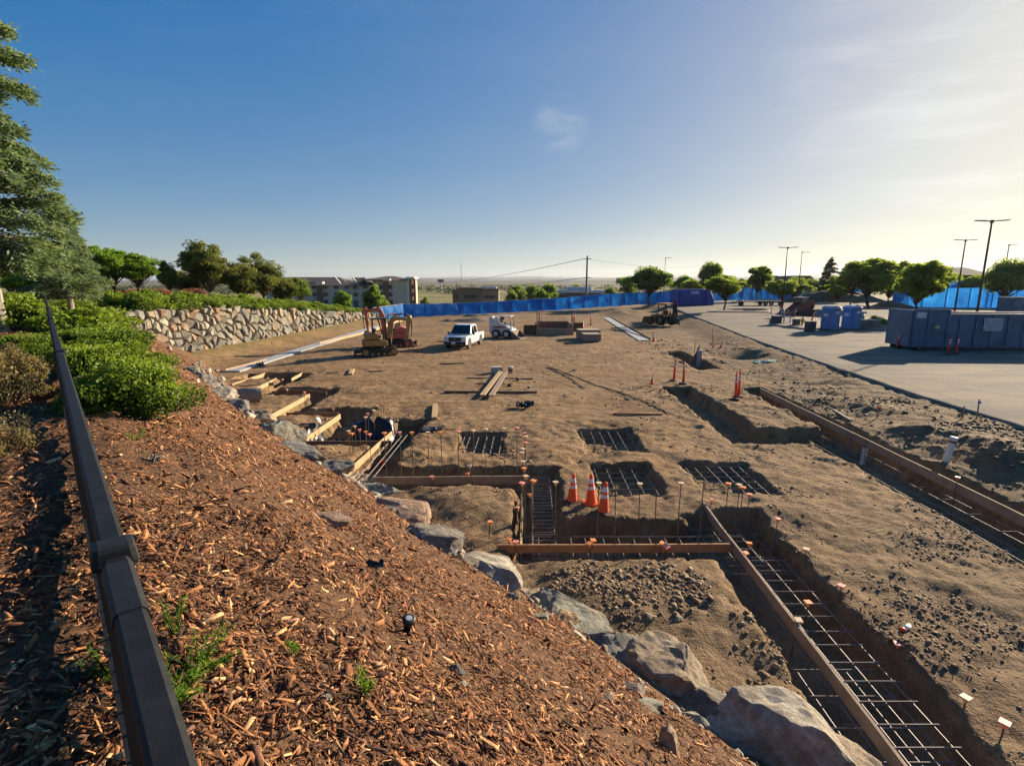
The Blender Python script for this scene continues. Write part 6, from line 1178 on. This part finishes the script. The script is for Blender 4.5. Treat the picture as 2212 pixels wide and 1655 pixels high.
# roll off bin
RB = M('bin_blue_steel', (.055, .125, .215), .5, .35, 1.2, .3, 14, dirt=.5, dirtcol=(.10, .085, .075)); RBD = M('bin_blue_dark', (.03, .05, .10), .6, .3, 2, dirt=.4)
p = atlot(1962, 757); t = thing('roll_off_bin', 'big dented dark blue open roll off bin standing on the pavement', 'dumpster', (p.x, p.y, p.z), R(-3)); Lb, Wb, Hb = 9.5, 2.4, 2.25
for y, nm in ((0, 'side_wall'), (Wb, 'side_wall')):
    w = MB(); w.box((Lb/2, y, .22+Hb/2), (Lb, .06, Hb)); o = w.build(nm, RB, t)
    for x in np.arange(3.1, Lb, 1.05): MB().box((x, y-.07 if y == 0 else y+.07, .2+Hb/2), (.13, .1, Hb-.1)).build('rib', RB, o)
    MB().box((Lb/2, y-.02, .22+Hb), (Lb, .16, .11)).build('top_rim', M('rim_worn', (.22, .21, .20), .5, .3, 3), o); MB().box((Lb/2, y-.06, 1.15), (Lb, .1, .1)).build('mid_rail', RB, o)
dr = MB().box((1.15, -.08, .25+1.28), (2.3, .1, 2.56)).build('door', RB, t, bevel=.02)
for z in (.5, 1.15, 1.8, 2.5): MB().box((1.15, -.15, z), (2.3, .07, .09)).build('door_rail', RB, dr)
for x in (.06, .95, 2.25): MB().box((x, -.16, 1.5), (.11, .08, 2.5)).build('door_post', RB, dr)
MB().box((-.04, Wb/2, 1.5), (.08, Wb+.1, 2.5)).build('end_wall', RB, t); MB().box((Lb, Wb/2, 1.3), (.08, Wb, 2.1)).build('end_wall', RB, t); MB().box((Lb/2, Wb/2, .3), (Lb, Wb, .12)).build('floor', RBD, t)
for y in (.5, Wb-.5): MB().box((Lb/2, y, .12), (Lb, .12, .22)).build('skid_rail', RBD, t)
for x in (.6, 8.6): MB().cyl((x, .25, .14), (x, .5, .14), .13, n=12).build('roller', BLKM, t)
MB().box((.42, -.205, 2.42), (.62, .012, .4)).build('notice', M('notice_white', (.55, .56, .58), .6, .25, 6), t); MB().box((1.55, -.205, 1.62), (.32, .012, .22)).build('yellow_label', M('label_yellow', (.5, .42, .18), .6), t); MB().box((5.2, -.135, 1.8), (1.25, .012, .88)).build('painted_panel', M('panel_pale', (.30, .36, .40), .6, .3, 4, col2=(.42, .46, .48)), t)
dl = MB(); dl.box((0, 0, 0), (.5, .5, .5)) 
for k in range(14): MB().bar((random.uniform(3, 9), random.uniform(.3, 2), 1.9), (random.uniform(3, 9), random.uniform(.3, 2), 2.15+.2*random.random()), .14, .05).build('scrap_lumber', LUMD, t)
p = atlot(2185, 690); t = thing('roll_off_bin', 'second open bin showing only its pale rim behind the first', 'dumpster', (p.x, p.y, p.z), R(-3)); 
for y in (0, 2.3): MB().box((3.5, y, 1.35), (7, .06, 2.3)).build('side_wall', RB, t); MB().box((3.5, y, 2.52), (7, .15, .1)).build('top_rim', MATS['rim_worn'], t)
MB().box((0, 1.15, 1.35), (.06, 2.3, 2.3)).build('end_wall', RB, t)
# closed blue container with slanted end
p = atlot(1463, 661); q = atlot(1542, 660); Lc = (q-p).length; t = thing('roll_off_bin', 'bright blue closed container with a slanted end beyond the backhoe', 'dumpster', p, math.atan2(q.y-p.y, q.x-p.x)); CB = M('container_blue', (.012, .055, .30), .5, .15, 1, dirt=.15); Hc = 2.75
MB().prism([(0, .12), (0, Hc), (Lc*.86, Hc+.03), (Lc, 1.0), (Lc, .12)], 0, 2.3).build('body', CB, t, bevel=.03)
for k in range(6): MB().box((Lc*(.08+k*.14), -.04, 1.3), (.1, .08, 2.3)).build('rib', CB, t)
MB().box((Lc*.45, -.09, Hc-.55), (1.5, .012, .5)).build('sign', M('sign_pale', (.42, .42, .58), .6), t); MB().box((Lc/2, .3, .06), (Lc, .15, .12)).build('skid_rail', BLKM, t); MB().box((Lc/2, 2.0, .06), (Lc, .15, .12)).build('skid_rail', BLKM, t)
# flat trailer
p = atlot(1610, 661); t = thing('flat_trailer', 'long low flat trailer parked beyond the single tree', 'trailer', p, R(3)); MB().box((3.2, 1, .75), (7.5, 2.2, .16)).build('deck', M('deck_dark', (.07, .06, .055), .8), t); MB().bar((-.6, 1, .7), (-2.0, 1, .6), .1, .12).build('tongue', BLKM, t)
for x in (3.6, 4.6):
    for y in (.1, 1.9): wheel(t, x, y, .38, .25)
for x in (-.3, 6.8): MB().box((x, 1, .35), (.12, 1.6, .7)).build('stand', BLKM, t)
# lamp posts
POLE = M('pole_bronze', (.055, .035, .03), .5, .2, 3)
def lamp_post(px, top_py, H, label, arms=2, Y=None, z0=None):
    # distance from the height of the pole
    x, f, d = ray(px, top_py); z0 = .7 if z0 is None else z0; t_ = Y/f; top = Vector((x*t_, Y, CAM_H+d*t_)); t = thing('lamp_post', label, 'lamp post', (top.x, Y, z0), R(-8), 'lamp posts in the lot'); H = top.z-z0; k = Y/43.
    MB().cyl((0, 0, 0), (0, 0, .8), .3, .28, n=14).build('footing', KERB, t); MB().cyl((0, 0, .8), (0, 0, H), .10, .065, n=10).build('pole', POLE, t, True)
    for s in ((-1, 1) if arms == 2 else (1,)):
        a = MB(); a.bar((0, 0, H), (s*.35, 0, H+.05), .06, .06); a.build('arm', POLE, t); MB().box((s*.8, 0, H+.07), (.9, .34, .07), (0, R(-3)*s, 0)).build('lamp_head', POLE, t, bevel=.02)
    MB().box((0, 0, H), (.2, .2, .22)).build('bracket', POLE, t)
lamp_post(2143, 479, 8, 'nearest double headed lamp post rising behind the roll off bin', 2, 45); lamp_post(1702, 536, 8, 'double headed lamp post behind the track loader', 2, 72); lamp_post(1733, 546, 8, 'single headed lamp post right of the middle double one', 1, 98); lamp_post(2086, 520, 8, 'double headed lamp post left of the nearest one', 2, 66); lamp_post(2180, 530, 8, 'single headed lamp post at the right edge', 1, 92); lamp_post(1438, 558, 8, 'single headed lamp post above the dark round tree', 1, 118)
# plants of the lot
TL = broadleaf('t', 421, 6.0, 5.2, 1.9, 54, 13000, .26, L_LOT, WOODD, .55, .45, .017); TL2 = broadleaf('t', 422, 6.0, 5.0, 1.7, 60, 14000, .26, L_LOT, WOODD, .9, .4, .018); TD = broadleaf('t', 423, 6.0, 6.0, 1.6, 64, 15000, .28, L_MID, WOODD, .7, 0, .02); TK = conifer('t', 424, 8, 4.6, .8, 13, L_DRK, WOODD, 9000, .34)
def lot_tree(px, base_py, top_py, wpx, meshes, H0, W0, label, rz, Y=None, z=None, name='lot_tree', grp='trees around the parking lot'):
    if Y is None: p = atlot(px, base_py); Y, z = p.y, p.z
    return tree_at(px, top_py, wpx, Y, z, meshes, H0, W0, name, label, rz, grp)
lot_tree(1572, 673, 588, 108, TL, 6.0, 5.2, 'single light green tree on the kerbed island', .4); lot_tree(2000, 665, 548, 118, TL2, 6, 5.0, 'green tree in front of the near blue fence behind the bin', 1.3, 62, .8); lot_tree(1895, 655, 546, 150, TL2, 6, 5.0, 'largest bright green tree right of the middle of the lot', 2.5, 82, .9); lot_tree(1845, 655, 565, 80, TL, 6, 5.2, 'green tree on the left side of the largest lot tree', 4.4, 86, .9)
lot_tree(1405, 660, 571, 118, TD, 6, 6, 'dark round tree left of the blue container', .9, 100, .9); lot_tree(1537, 650, 561, 66, TD, 6, 6, 'dark tall tree behind the blue container', 2.2, 118, 1.0); lot_tree(1646, 645, 566, 72, TL2, 6, 5, 'upright green tree behind the blue screen', 3.0, 110, 1.0); lot_tree(1690, 655, 600, 80, TL, 6, 5.2, 'low green tree around the middle lamp post', 5.2, 84, 1.0); lot_tree(1797, 640, 556, 60, TK, 8, 4.6, 'dark pointed conifer behind the blue screen', 1.0, 125, 0.)
lot_tree(2188, 650, 553, 110, TD, 6, 6, 'dark round tree at the right edge behind the fence', 2.0, 78, .8); lot_tree(1500, 650, 600, 70, TL, 6, 5.2, 'small bright tree above the blue container', 1.0, 130, .5); lot_tree(1755, 640, 600, 60, TD, 6, 6, 'low tree left of the dark conifer', 3.2, 135, 0.); lot_tree(1600, 640, 598, 60, TL, 6, 5.2, 'pale low tree between the two dark tall trees', 2.2, 128, 0.)
for k, (px, py, lb) in enumerate(((1905, 703, 'left low shrub in the bed beside the bin'), (1920, 706, 'right low shrub in the bed beside the bin'), (1890, 696, 'rear low shrub in the bed beside the toilets'))): p = atlot(px, py); plant('low_shrub', lb, 'shrub', SHF[k % 3], (p.x, p.y, p.z+.1), k, (1.5, 1.5, 1.3), 'shrubs in the lot beds', ('stem', 'foliage'))

for k, (px, top, w, Y, ms, H0, W0, lb) in enumerate(((1960, 575, 90, 92, TL, 6, 5.2, 'green tree between the two large trees by the near fence'), (1820, 588, 70, 104, TL2, 6, 5, 'rounded tree right of the dark conifer'), (1720, 596, 70, 112, TD, 6, 6, 'low dark tree right of the middle lamp post'), (1625, 600, 60, 140, TD, 6, 6, 'dark low tree behind the upright green tree'), (1570, 596, 60, 145, TL2, 6, 5, 'far tree above the single island tree'), (1930, 585, 70, 110, TD, 6, 6, 'dark tree behind the corner of the near fence'), (2110, 590, 80, 105, TD, 6, 6, 'dark tree behind the near lamp post'), (2050, 583, 70, 115, TL, 6, 5.2, 'pale tree left of the hazy dark building'), (1480, 592, 60, 150, TD, 6, 6, 'dark tree left of the tall tree behind the container'), (1360, 606, 50, 150, TL2, 6, 5, 'low tree left of the dark round lot tree behind the fence'))): lot_tree(px, 640, top, w, ms, H0, W0, lb, k*1.7, float(Y), .2)
# long soil heap before the far fence
p = atlot(1800, 652); g = np.linspace(-1, 1, 40); X, Y = np.meshgrid(g, g); Z = 2.6*np.clip(1-np.sqrt(X*X+Y*Y), 0, 1)**.8*(1+.45*fbm(X*4, Y*3, 4, 3))-.05; o = link('soil_heap', grid_mesh('soil_heap', X*11, Y*4, Z, M('heap_soil', (.12, .085, .055), .95, .3, 1.5, .8, 6))); o.location = p; tag(o, 'long dark soil heap before the far blue fence', 'heap')
p = atlot(1925, 664); o = link('soil_heap', grid_mesh('soil_heap', X*3.5, Y*2.2, Z*.45, MATS['heap_soil'])); o.location = p; tag(o, 'small soil heap at the corner of the near blue fence', 'heap')
# ================================================================== BLUE SCREENED FENCE
def fabric_material(name, c1, c2, tr):
    m = bpy.data.materials.new(name); t, N, L = nt(m); b = N['Principled BSDF']; b.inputs['Roughness'].default_value = .7; b.inputs['Specular IOR Level'].default_value = .25
    tcn = N.new('ShaderNodeTexCoord'); n = N.new('ShaderNodeTexNoise'); n.inputs['Scale'].default_value = .35; n.inputs['Detail'].default_value = 6; L.new(tcn.outputs['Object'], n.inputs['Vector']); r = N.new('ShaderNodeValToRGB'); r.color_ramp.elements[0].position = .35; r.color_ramp.elements[1].position = .65; r.color_ramp.elements[0].color = c1+(1,); r.color_ramp.elements[1].color = c2+(1,); L.new(n.outputs['Fac'], r.inputs['Fac']); L.new(r.outputs[0], b.inputs['Base Color'])
    ts = N.new('ShaderNodeBsdfTranslucent'); L.new(r.outputs[0], ts.inputs['Color']); ms = N.new('ShaderNodeMixShader'); ms.inputs['Fac'].default_value = tr; L.new(b.outputs[0], ms.inputs[1]); L.new(ts.outputs[0], ms.inputs[2]); L.new(ms.outputs[0], N['Material Output'].inputs['Surface']); return m
FAB = fabric_material('screen_blue', (.010, .13, .50), (.035, .30, .80), .5); FABD = M('screen_dark_blue', (.006, .05, .22), .8); GALV = M('galvanised', (.28, .29, .30), .5, .1, 4, metal=.5)  # darker blue cloth for the seams and wind flaps
def screen_fence(label, pts, step=3.0, sag=.05, seed=1, flaps=True):
    """pts = (foot, height) along the line"""
    org = pts[0][0].copy(); t = thing('screen_fence', label, 'fence', org, 0, 'blue screened site fences'); g = random.Random(seed)
    for (a, ha), (b, hb) in zip(pts[:-1], pts[1:]):
        n = max(1, int(round((b-a).length/step)))
        for k in range(n):
            p0 = a.lerp(b, k/n)-org; p1 = a.lerp(b, (k+1)/n)-org; h0 = ha+(hb-ha)*k/n; h1 = ha+(hb-ha)*(k+1)/n; d = p1-p0; nr = Vector((d.y, -d.x, 0)).normalized(); nx, nz = 9, 6; V = []; F = []
            ph = g.uniform(0, 9)
            for j in range(nz+1):
                for i in range(nx+1):
                    f = i/nx; h = h0+(h1-h0)*f; z = .06+(h-.06)*j/nz-(sag*math.sin(math.pi*f)*(j == nz))+(.05*math.sin(f*7+ph)*(j == 0)); v = p0+d*f; o_ = .15*math.sin(math.pi*f)*math.sin(math.pi*j/nz)*g.uniform(.3, 1.3)+.02*math.sin(f*9+ph+j); V.append((v.x+nr.x*o_, v.y+nr.y*o_, v.z+z))
            for j in range(nz):
                for i in range(nx): q = j*(nx+1)+i; F.append((q, q+1, q+nx+2, q+nx+1))
            o = MB().add(V, F).build('screen_panel', FAB, t, True)
            MB().cyl((p0.x-nr.x*.05, p0.y-nr.y*.05, p0.z-.1), (p0.x-nr.x*.05, p0.y-nr.y*.05, p0.z+h0+.05), .035, n=6).build('post', GALV, t)
            MB().cyl(Vector((p0.x-nr.x*.05, p0.y-nr.y*.05, p0.z+h0)), Vector((p1.x-nr.x*.05, p1.y-nr.y*.05, p1.z+h1)), .022, n=5).build('top_rail', GALV, t)
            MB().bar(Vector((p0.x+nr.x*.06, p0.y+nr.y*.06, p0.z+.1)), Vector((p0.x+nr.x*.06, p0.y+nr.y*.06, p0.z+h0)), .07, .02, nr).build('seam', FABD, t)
            if flaps:
                for _ in range(g.choice((1, 2, 2, 3))):
                    f = g.uniform(.12, .88); z = g.uniform(.45, .8)*h0; c = p0+d*f+nr*.13; w = g.uniform(.14, .26); dd = d.normalized(); P = [c+dd*(math.cos(a_)*w)+Vector((0, 0, z+math.sin(a_)*w*.6)) for a_ in np.linspace(math.pi, 2*math.pi, 7)]
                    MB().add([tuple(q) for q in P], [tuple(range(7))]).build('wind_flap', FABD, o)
def F_(px, base, top, z): p = at(px, base, z); return (p, atY(px, top, p.y).z-z)
screen_fence('short sunlit stretch of blue screen fence above the red excavator', [F_(808, 694, 665, 0.), F_(872, 687.5, 657, 0.)], 2.2, .12, 2)
screen_fence('long blue screen fence across the back of the yard', [F_(873, 687, 657, 0.), F_(1000, 681, 655, 0.), F_(1200, 671, 644, .15), F_(1320, 663, 634, .55), F_(1430, 656, 630, .9), F_(1480, 653, 627, 1.0)], 3.0, .06, 3)
screen_fence('far blue screen fence behind the lot trees', [F_(1540, 651, 624, 1.0), F_(1700, 647, 620, 1.0), F_(1800, 644, 617, 1.05), F_(1880, 643, 620, 1.05)], 3.2, .05, 4)
screen_fence('near blue screen fence glowing behind the roll off bin', [F_(1926, 668, 633, .8), F_(1990, 668, 622, .75), F_(2090, 669, 622, .7), F_(2240, 670, 618, .7)], 3.0, .05, 5, True)
screen_fence('rear blue screen fence above the near one at the right edge', [F_(2045, 656, 607, .9), F_(2250, 655, 609, .9)], 3.2, .05, 6, False)

# ================================================================== BEYOND THE FENCE
WALLG = M('hotel_grey', (.52, .43, .34), .85, .08, 1); WALLT = M('hotel_tan', (.60, .44, .29), .85, .08, 1); WALLB = M('hotel_brown', (.19, .09, .055), .85, .1, 1); ROOF = M('hotel_roof', (.10, .078, .068), .9, .2, 2); TRIM = M('trim_cream', (.62, .57, .48), .7)
Yh = 200.; k_ = Yh/FPX
def hx(px): return (px-1106)*k_*1.0
def hz(py): return atY(1000, py, Yh).z
ho = Vector((hx(650), Yh, -5.0)); t = thing('hotel_building', 'long grey and tan four storey hotel with dark hipped roofs', 'building', ho)
def H(px, py): return hx(px)-ho.x, hz(py)-ho.z
x0 = 0.; x1 = H(885, 600)[0]; e1 = H(700, 617)[1]; e2 = H(860, 606)[1]; rg = H(800, 597.5)[1]; Dp = 20.
xm = H(812, 0)[0]
MB().box(((x0+xm)/2-6, Dp/2, e1/2), (xm-x0+12, Dp, e1)).build('wall', WALLG, t); MB().box(((xm+x1)/2, Dp/2-.4, e2/2), (x1-xm, Dp+.8, e2)).build('wall', WALLG, t)
def hip(xa, xb, ya, yb, ze, zr, name='roof', hipa=True, hipb=True):
    ym = (ya+yb)/2; w = (yb-ya)/2; ra = xa+(w*.7 if hipa else 0); rb = xb-(w*.7 if hipb else 0); V = [(xa, ya, ze), (xb, ya, ze), (xb, yb, ze), (xa, yb, ze), (ra, ym, zr), (rb, ym, zr)]; return MB().add(V, [(0, 1, 5, 4), (1, 2, 5), (2, 3, 4, 5), (3, 0, 4), (0, 3, 2, 1)]).build(name, ROOF, t)
r1 = hip(x0-12, H(766, 0)[0], -1.2, Dp+1, e1, rg-.2, hipa=False); r2 = hip(H(735, 0)[0], H(800, 0)[0], -1.6, Dp+1, e1, rg-.3); r3 = hip(H(782, 0)[0], x1+.8, -1.8, Dp+1, e2, rg+.2)
for px0, px1, r in ((733, 746, r1), (770, 782, r2)):
    a = H(px0, 598); b = H(px1, 613); MB().bar((a[0], -1.5, a[1]), (b[0], -2.2, b[1]), .5, .4).build('roof_edge', TRIM, r)
MB().box(((x1+H(903, 0)[0])/2-.6, 3.5, (e2+.6)/2), (H(903, 0)[0]-x1-1.2, 8, e2+.6)).build('end_bay', WALLT, t); MB().box(((x1+H(903, 0)[0])/2-.6, 3.5, e2+.9), (H(905, 0)[0]-x1-.2, 9, .6)).build('parapet', TRIM, t)
MB().box((x1+.25, -1.0, e2/2), (.8, .8, e2)).build('corner_strip', TRIM, t); MB().box((x1+1.2, -.8, e2/2), (.9, .5, e2)).build('brick_strip', WALLB, t); MB().box((H(902, 0)[0]-.4, -.9, (e2+.6)/2), (.9, .5, e2+.6)).build('brick_strip', WALLB, t)
for px in (697, 839): MB().box((H(px, 0)[0], -.6 if px < 800 else -1.0, (e1 if px < 800 else e2)/2), (1.9, .6, e1 if px < 800 else e2)).build('brick_panel', WALLB, t)
for pa, pb, py in ((668, 709, 612), (792, 850, 606)): a = H(pa, py); b = H(pb, py); MB().box(((a[0]+b[0])/2, -1.6, a[1]), (b[0]-a[0], 2.2, .45)).build('canopy', ROOF, t); MB().box((b[0]-1.2, -1.7, a[1]+.1), (2.6, 2.3, .75)).build('canopy_end', TRIM, t)
WG = M('window_dark', (.03, .035, .045), .2, .2, 1)
for px in (665, 685, 709, 732, 755, 773, 794, 829, 848):
    for j, z in enumerate((3.4+5, .6+5, -2.2+5, -4.0+5)):
        if j == 3: z = 1.2
        x = H(px, 0)[0]; y = -.05 if px < 800 else -.85; f = MB().box((x, y, z), (1.75, .14, 1.6)).build('window', M('window_frame', (.2, .19, .18), .7), t); MB().box((x, y-.08, z), (1.5, .04, 1.38)).build('pane', WG, f)
for z in (8.4, 5.6, 2.8): f = MB().box((H(893, 0)[0], -.56, z), (1.4, .14, 1.5)).build('window', MATS['window_frame'], t); MB().box((H(893, 0)[0], -.65, z), (1.15, .04, 1.25)).build('pane', WG, f)
MB().box((H(896, 0)[0]+.6, -.6, 8.6), (1.0, .14, 1.2)).build('red_sign', M('sign_red', (.45, .05, .04), .5), t)
def low_building(name, label, px0, px1, top_py, Y, base, col, parts):
    a = atY(px0, top_py, Y); b = atY(px1, top_py, Y); o = Vector((a.x, Y, base)); t = thing(name, label, 'building', o); W = b.x-a.x; Hh = a.z-base
    for (f0, f1, hf, mat, nm, y) in parts: MB().box((W*(f0+f1)/2, 6+y, Hh*hf/2), (W*(f1-f0), 12, Hh*hf)).build(nm, mat, t)
    return t, W, Hh
OLV = M('stucco_olive', (.16, .14, .08), .85); TAU = M('stucco_taupe', (.27, .21, .15), .85); DKR = M('dark_trim', (.06, .045, .045), .8); RFL = M('roof_light', (.42, .46, .52), .6)
t, W, Hh = low_building('shop_building', 'olive and taupe low shop building beyond the fence', 977, 1077, 624, 215, -5, OLV, [(0, .16, .96, M('brick_brown', (.15, .09, .07), .9), 'wall', .3), (.12, .62, 1.0, OLV, 'wall', 0), (.6, 1.0, .93, TAU, 'wall', .4)])
for f0, f1, z in ((.04, .12, .6), (.25, .52, .58), (.68, .92, .56)): MB().box((W*(f0+f1)/2, -.1, Hh*z), (W*(f1-f0), .3, Hh*.16)).build('window', DKR, t)
MB().box((W*.37, 5.6, Hh+.15), (W*.54, 13, .5)).build('roof_trim', DKR, t); MB().box((W*.8, 5.8, Hh*.95), (W*.42, 13.4, .5)).build('roof_trim', DKR, t); MB().box((W*.8, 6, Hh+.4), (W*.3, 8, .6)).build('roof_unit', RFL, t)
t, W, Hh = low_building('shop_building', 'long low building with a pale roof near the utility pole', 1189, 1312, 627, 255, -5, DKR, [(0, 1, .86, M('brick_dark', (.09, .05, .045), .9), 'wall', 0)])
MB().box((W/2, 5.5, Hh*.9), (W*1.02, 14, 1.3)).build('roof', RFL, t); MB().box((W*.52, 7, Hh*1.05), (W*.42, 10, 2.2)).build('raised_roof', RFL, t); MB().box((W*.42, -1.4, Hh*.9), (W*.25, .5, .8)).build('white_fascia', TRIM, t)
t, W, Hh = low_building('office_building', 'dark hazy building with pale windows behind the right fence', 2050, 2140, 577, 150, -2, DKR, [(0, 1, .8, M('brick_haze', (.10, .07, .06), .9), 'wall', 0)])
hp = MB().add([(-1, -1, Hh*.8), (W+1, -1, Hh*.8), (W+1, 13, Hh*.8), (-1, 13, Hh*.8), (2, 6, Hh), (W-2, 6, Hh)], [(0, 1, 5, 4), (1, 2, 5), (2, 3, 4, 5), (3, 0, 4)]).build('roof', ROOF, t)
for k in range(5): MB().box((W*(.12+k*.19), -.1, Hh*.55), (1.3, .2, 1.4)).build('window', M('window_pale', (.35, .4, .45), .3), t)
t, W, Hh = low_building('house_building', 'dark low house roofs in the haze right of the middle lamp post', 1640, 1765, 596, 210, -4, DKR, [(0, .42, .7, M('brick_haze2', (.12, .09, .08), .9), 'wall', 0), (.5, 1., .75, MATS['brick_haze2'], 'wall', 0)])
for f0, f1, h in ((0, .42, .7), (.5, 1, .75)): MB().prism([(W*f0-1, Hh*h), (W*f1+1, Hh*h), (W*(f0*.7+f1*.3), Hh), (W*(f0*.3+f1*.7), Hh)][:2]+[(W*(f0*.25+f1*.75), Hh), (W*(f0*.75+f1*.25), Hh)], -.5, 12.5).build('roof', ROOF, t)
# utility pole and wires
pt = atY(1269, 553, 150.); t = thing('utility_pole', 'tall grey steel utility pole carrying three wires each side', 'utility pole', (pt.x, 150, -5)); Hp = pt.z+5
MB().cyl((0, 0, 0), (0, 0, Hp), .42, .24, n=14).build('pole', M('pole_steel', (.16, .15, .15), .6, .1, 1), t, True)
for k, dz in enumerate((.9, 6.0, 10.8)): MB().bar((-1.1, 0, Hp-dz), (1.1, 0, Hp-dz+.05), .14, .18).build('crossarm', POLE, t)
for k, (dz, lp, rp) in enumerate(((.9, (905, 612), (1510, 575)), (6.0, (1000, 612), (1530, 583)), (10.8, (1120, 612), (1560, 592)))):
    for s, (qx, qy), lb in ((-1, lp, 'left'), (1, rp, 'right')):
        a = Vector((pt.x+s*1.1, 150, -5+Hp-dz)); b = atY(qx, qy, 400. if s < 0 else 230.); pts_ = []
        for j in range(13): v = a.lerp(b, j/12); v.z -= 2.2*4*(j/12)*(1-j/12)*(.6 if s > 0 else 1); pts_.append(v)
        mb = MB(); mb.tube([q-a for q in pts_], .05 if s > 0 else .075, 5); o = mb.build('power_line', M('wire_grey', (.10, .10, .11), .6)); o.location = a; tag(o, f'{["upper", "middle", "lower"][k]} power line running to the {lb} of the utility pole', 'wire', 'power lines')
p = atY(996, 571, 240.); t = thing('flag_pole', 'thin pale bare pole behind the olive shop building', 'pole', (p.x, 240, -5)); MB().cyl((0, 0, 0), (0, 0, p.z+5), .22, .12, n=8).build('pole', M('pole_pale', (.35, .36, .36), .5), t); MB().lathe([(.02, 0), (.3, .2), (.02, .5)], 8, (0, 0, p.z+5)).build('finial', MATS['pole_pale'], t)
for k, (px, top, Y) in enumerate(((1100, 600, 520), (1164, 598, 480), (1210, 597, 560), (1048, 605, 600))):
    p = atY(px, top, float(Y)); t = thing('street_lamp', f'{ORD[k]} far street lamp along the highway beyond the trees', 'street lamp', (p.x, Y, -6), 0, 'far street lamps'); MB().cyl((0, 0, 0), (0, 0, p.z+6), .2, .14, n=6).build('pole', MATS['pole_pale'], t); MB().bar((0, 0, p.z+6), (2.6, 0, p.z+6.4), .16, .16).build('arm', MATS['pole_pale'], t)
p = atY(1345, 606, 420.); t = thing('road_sign', 'small green highway sign right of the utility pole', 'sign', (p.x, 420, -6)); MB().cyl((0, 0, 0), (0, 0, p.z+6), .3, n=8).build('pole', MATS['pole_pale'], t); MB().box((-1.5, 0, p.z+6), (7, .3, 4)).build('sign_panel', M('sign_green', (.10, .28, .05), .5), t)
p = atY(952, 607, 520.); t = thing('billboard', 'small dark billboard on a post on the horizon', 'billboard', (p.x, 520, -6)); MB().cyl((0, 0, 0), (0, 0, p.z+5), .5, n=8).build('post', MATS['pole_pale'], t); MB().box((0, 0, p.z+6), (6, .5, 2.6)).build('panel', M('board_dark', (.12, .13, .14), .6), t)
# trees beyond the fence
FT = [(1118, 613, 50, 180, TD, 6, 6, 'dark rounded tree left in the clump beyond the fence'), (1150, 612, 50, 185, TD, 6, 6, 'dark rounded tree in the middle of the clump beyond the fence'), (1185, 609, 46, 190, TD, 6, 6, 'tallest dark tree right in the clump beyond the fence'), (1170, 622, 40, 165, TB, 5, 4.2, 'bright green tree in front of the clump beyond the fence'), (1105, 624, 30, 168, TB2, 5, 4.6, 'small green tree left of the clump beyond the fence'), (1320, 619, 36, 230, TD, 6, 6, 'green tree right of the pale roofed building'), (1245, 612, 34, 300, TD, 6, 6, 'dark tree behind the pale roofed building'), (918, 640, 26, 150, TB2, 5, 4.6, 'small bush right of the hotel end'), (1340, 628, 30, 160, TB, 5, 4.2, 'yellow green tree left of the dark round lot tree'), (1465, 618, 50, 170, TL, 6, 5.2, 'bright low tree right of the dark round lot tree')]
for k, (px, top, w, Y, ms, H0, W0, lb) in enumerate(FT): tree_at(px, top, w, float(Y), -5.0, ms, H0, W0, 'distant_tree', lb, k*1.3, 'trees beyond the blue fence')
g = np.random.default_rng(12); C = []
for k in range(900):
    Y = g.uniform(430, 1300); x = g.uniform(-.9, 1.1)*Y; h = g.uniform(4, 9); m = 45; C.append(np.array([x, Y, -6+h*.42])+g.normal(0, 1, (m, 3))*np.array([h*.55, h*.5, h*.22]))
C = np.concatenate(C); tag(link('woodland', leaf_mesh('woodland', C, 2.2, L_DRK, nseed=3)), 'far scattered tree belt merging into the horizon', 'woodland', kind='stuff')

# ================================================================== AIR
def haze():
    m = bpy.data.materials.new('haze'); t, N, L = nt(m); N.remove(N['Principled BSDF']); v = N.new('ShaderNodeVolumePrincipled'); v.inputs['Color'].default_value = (.80, .88, 1.0, 1); v.inputs['Density'].default_value = HAZE; v.inputs['Anisotropy'].default_value = .35; L.new(v.outputs[0], N['Material Output'].inputs['Volume'])
    mb = MB().box((0, 4700, 95), (26000, 9800, 230)); o = mb.build('haze', m); tag(o, kind='stuff')
HAZE = .00006
haze()
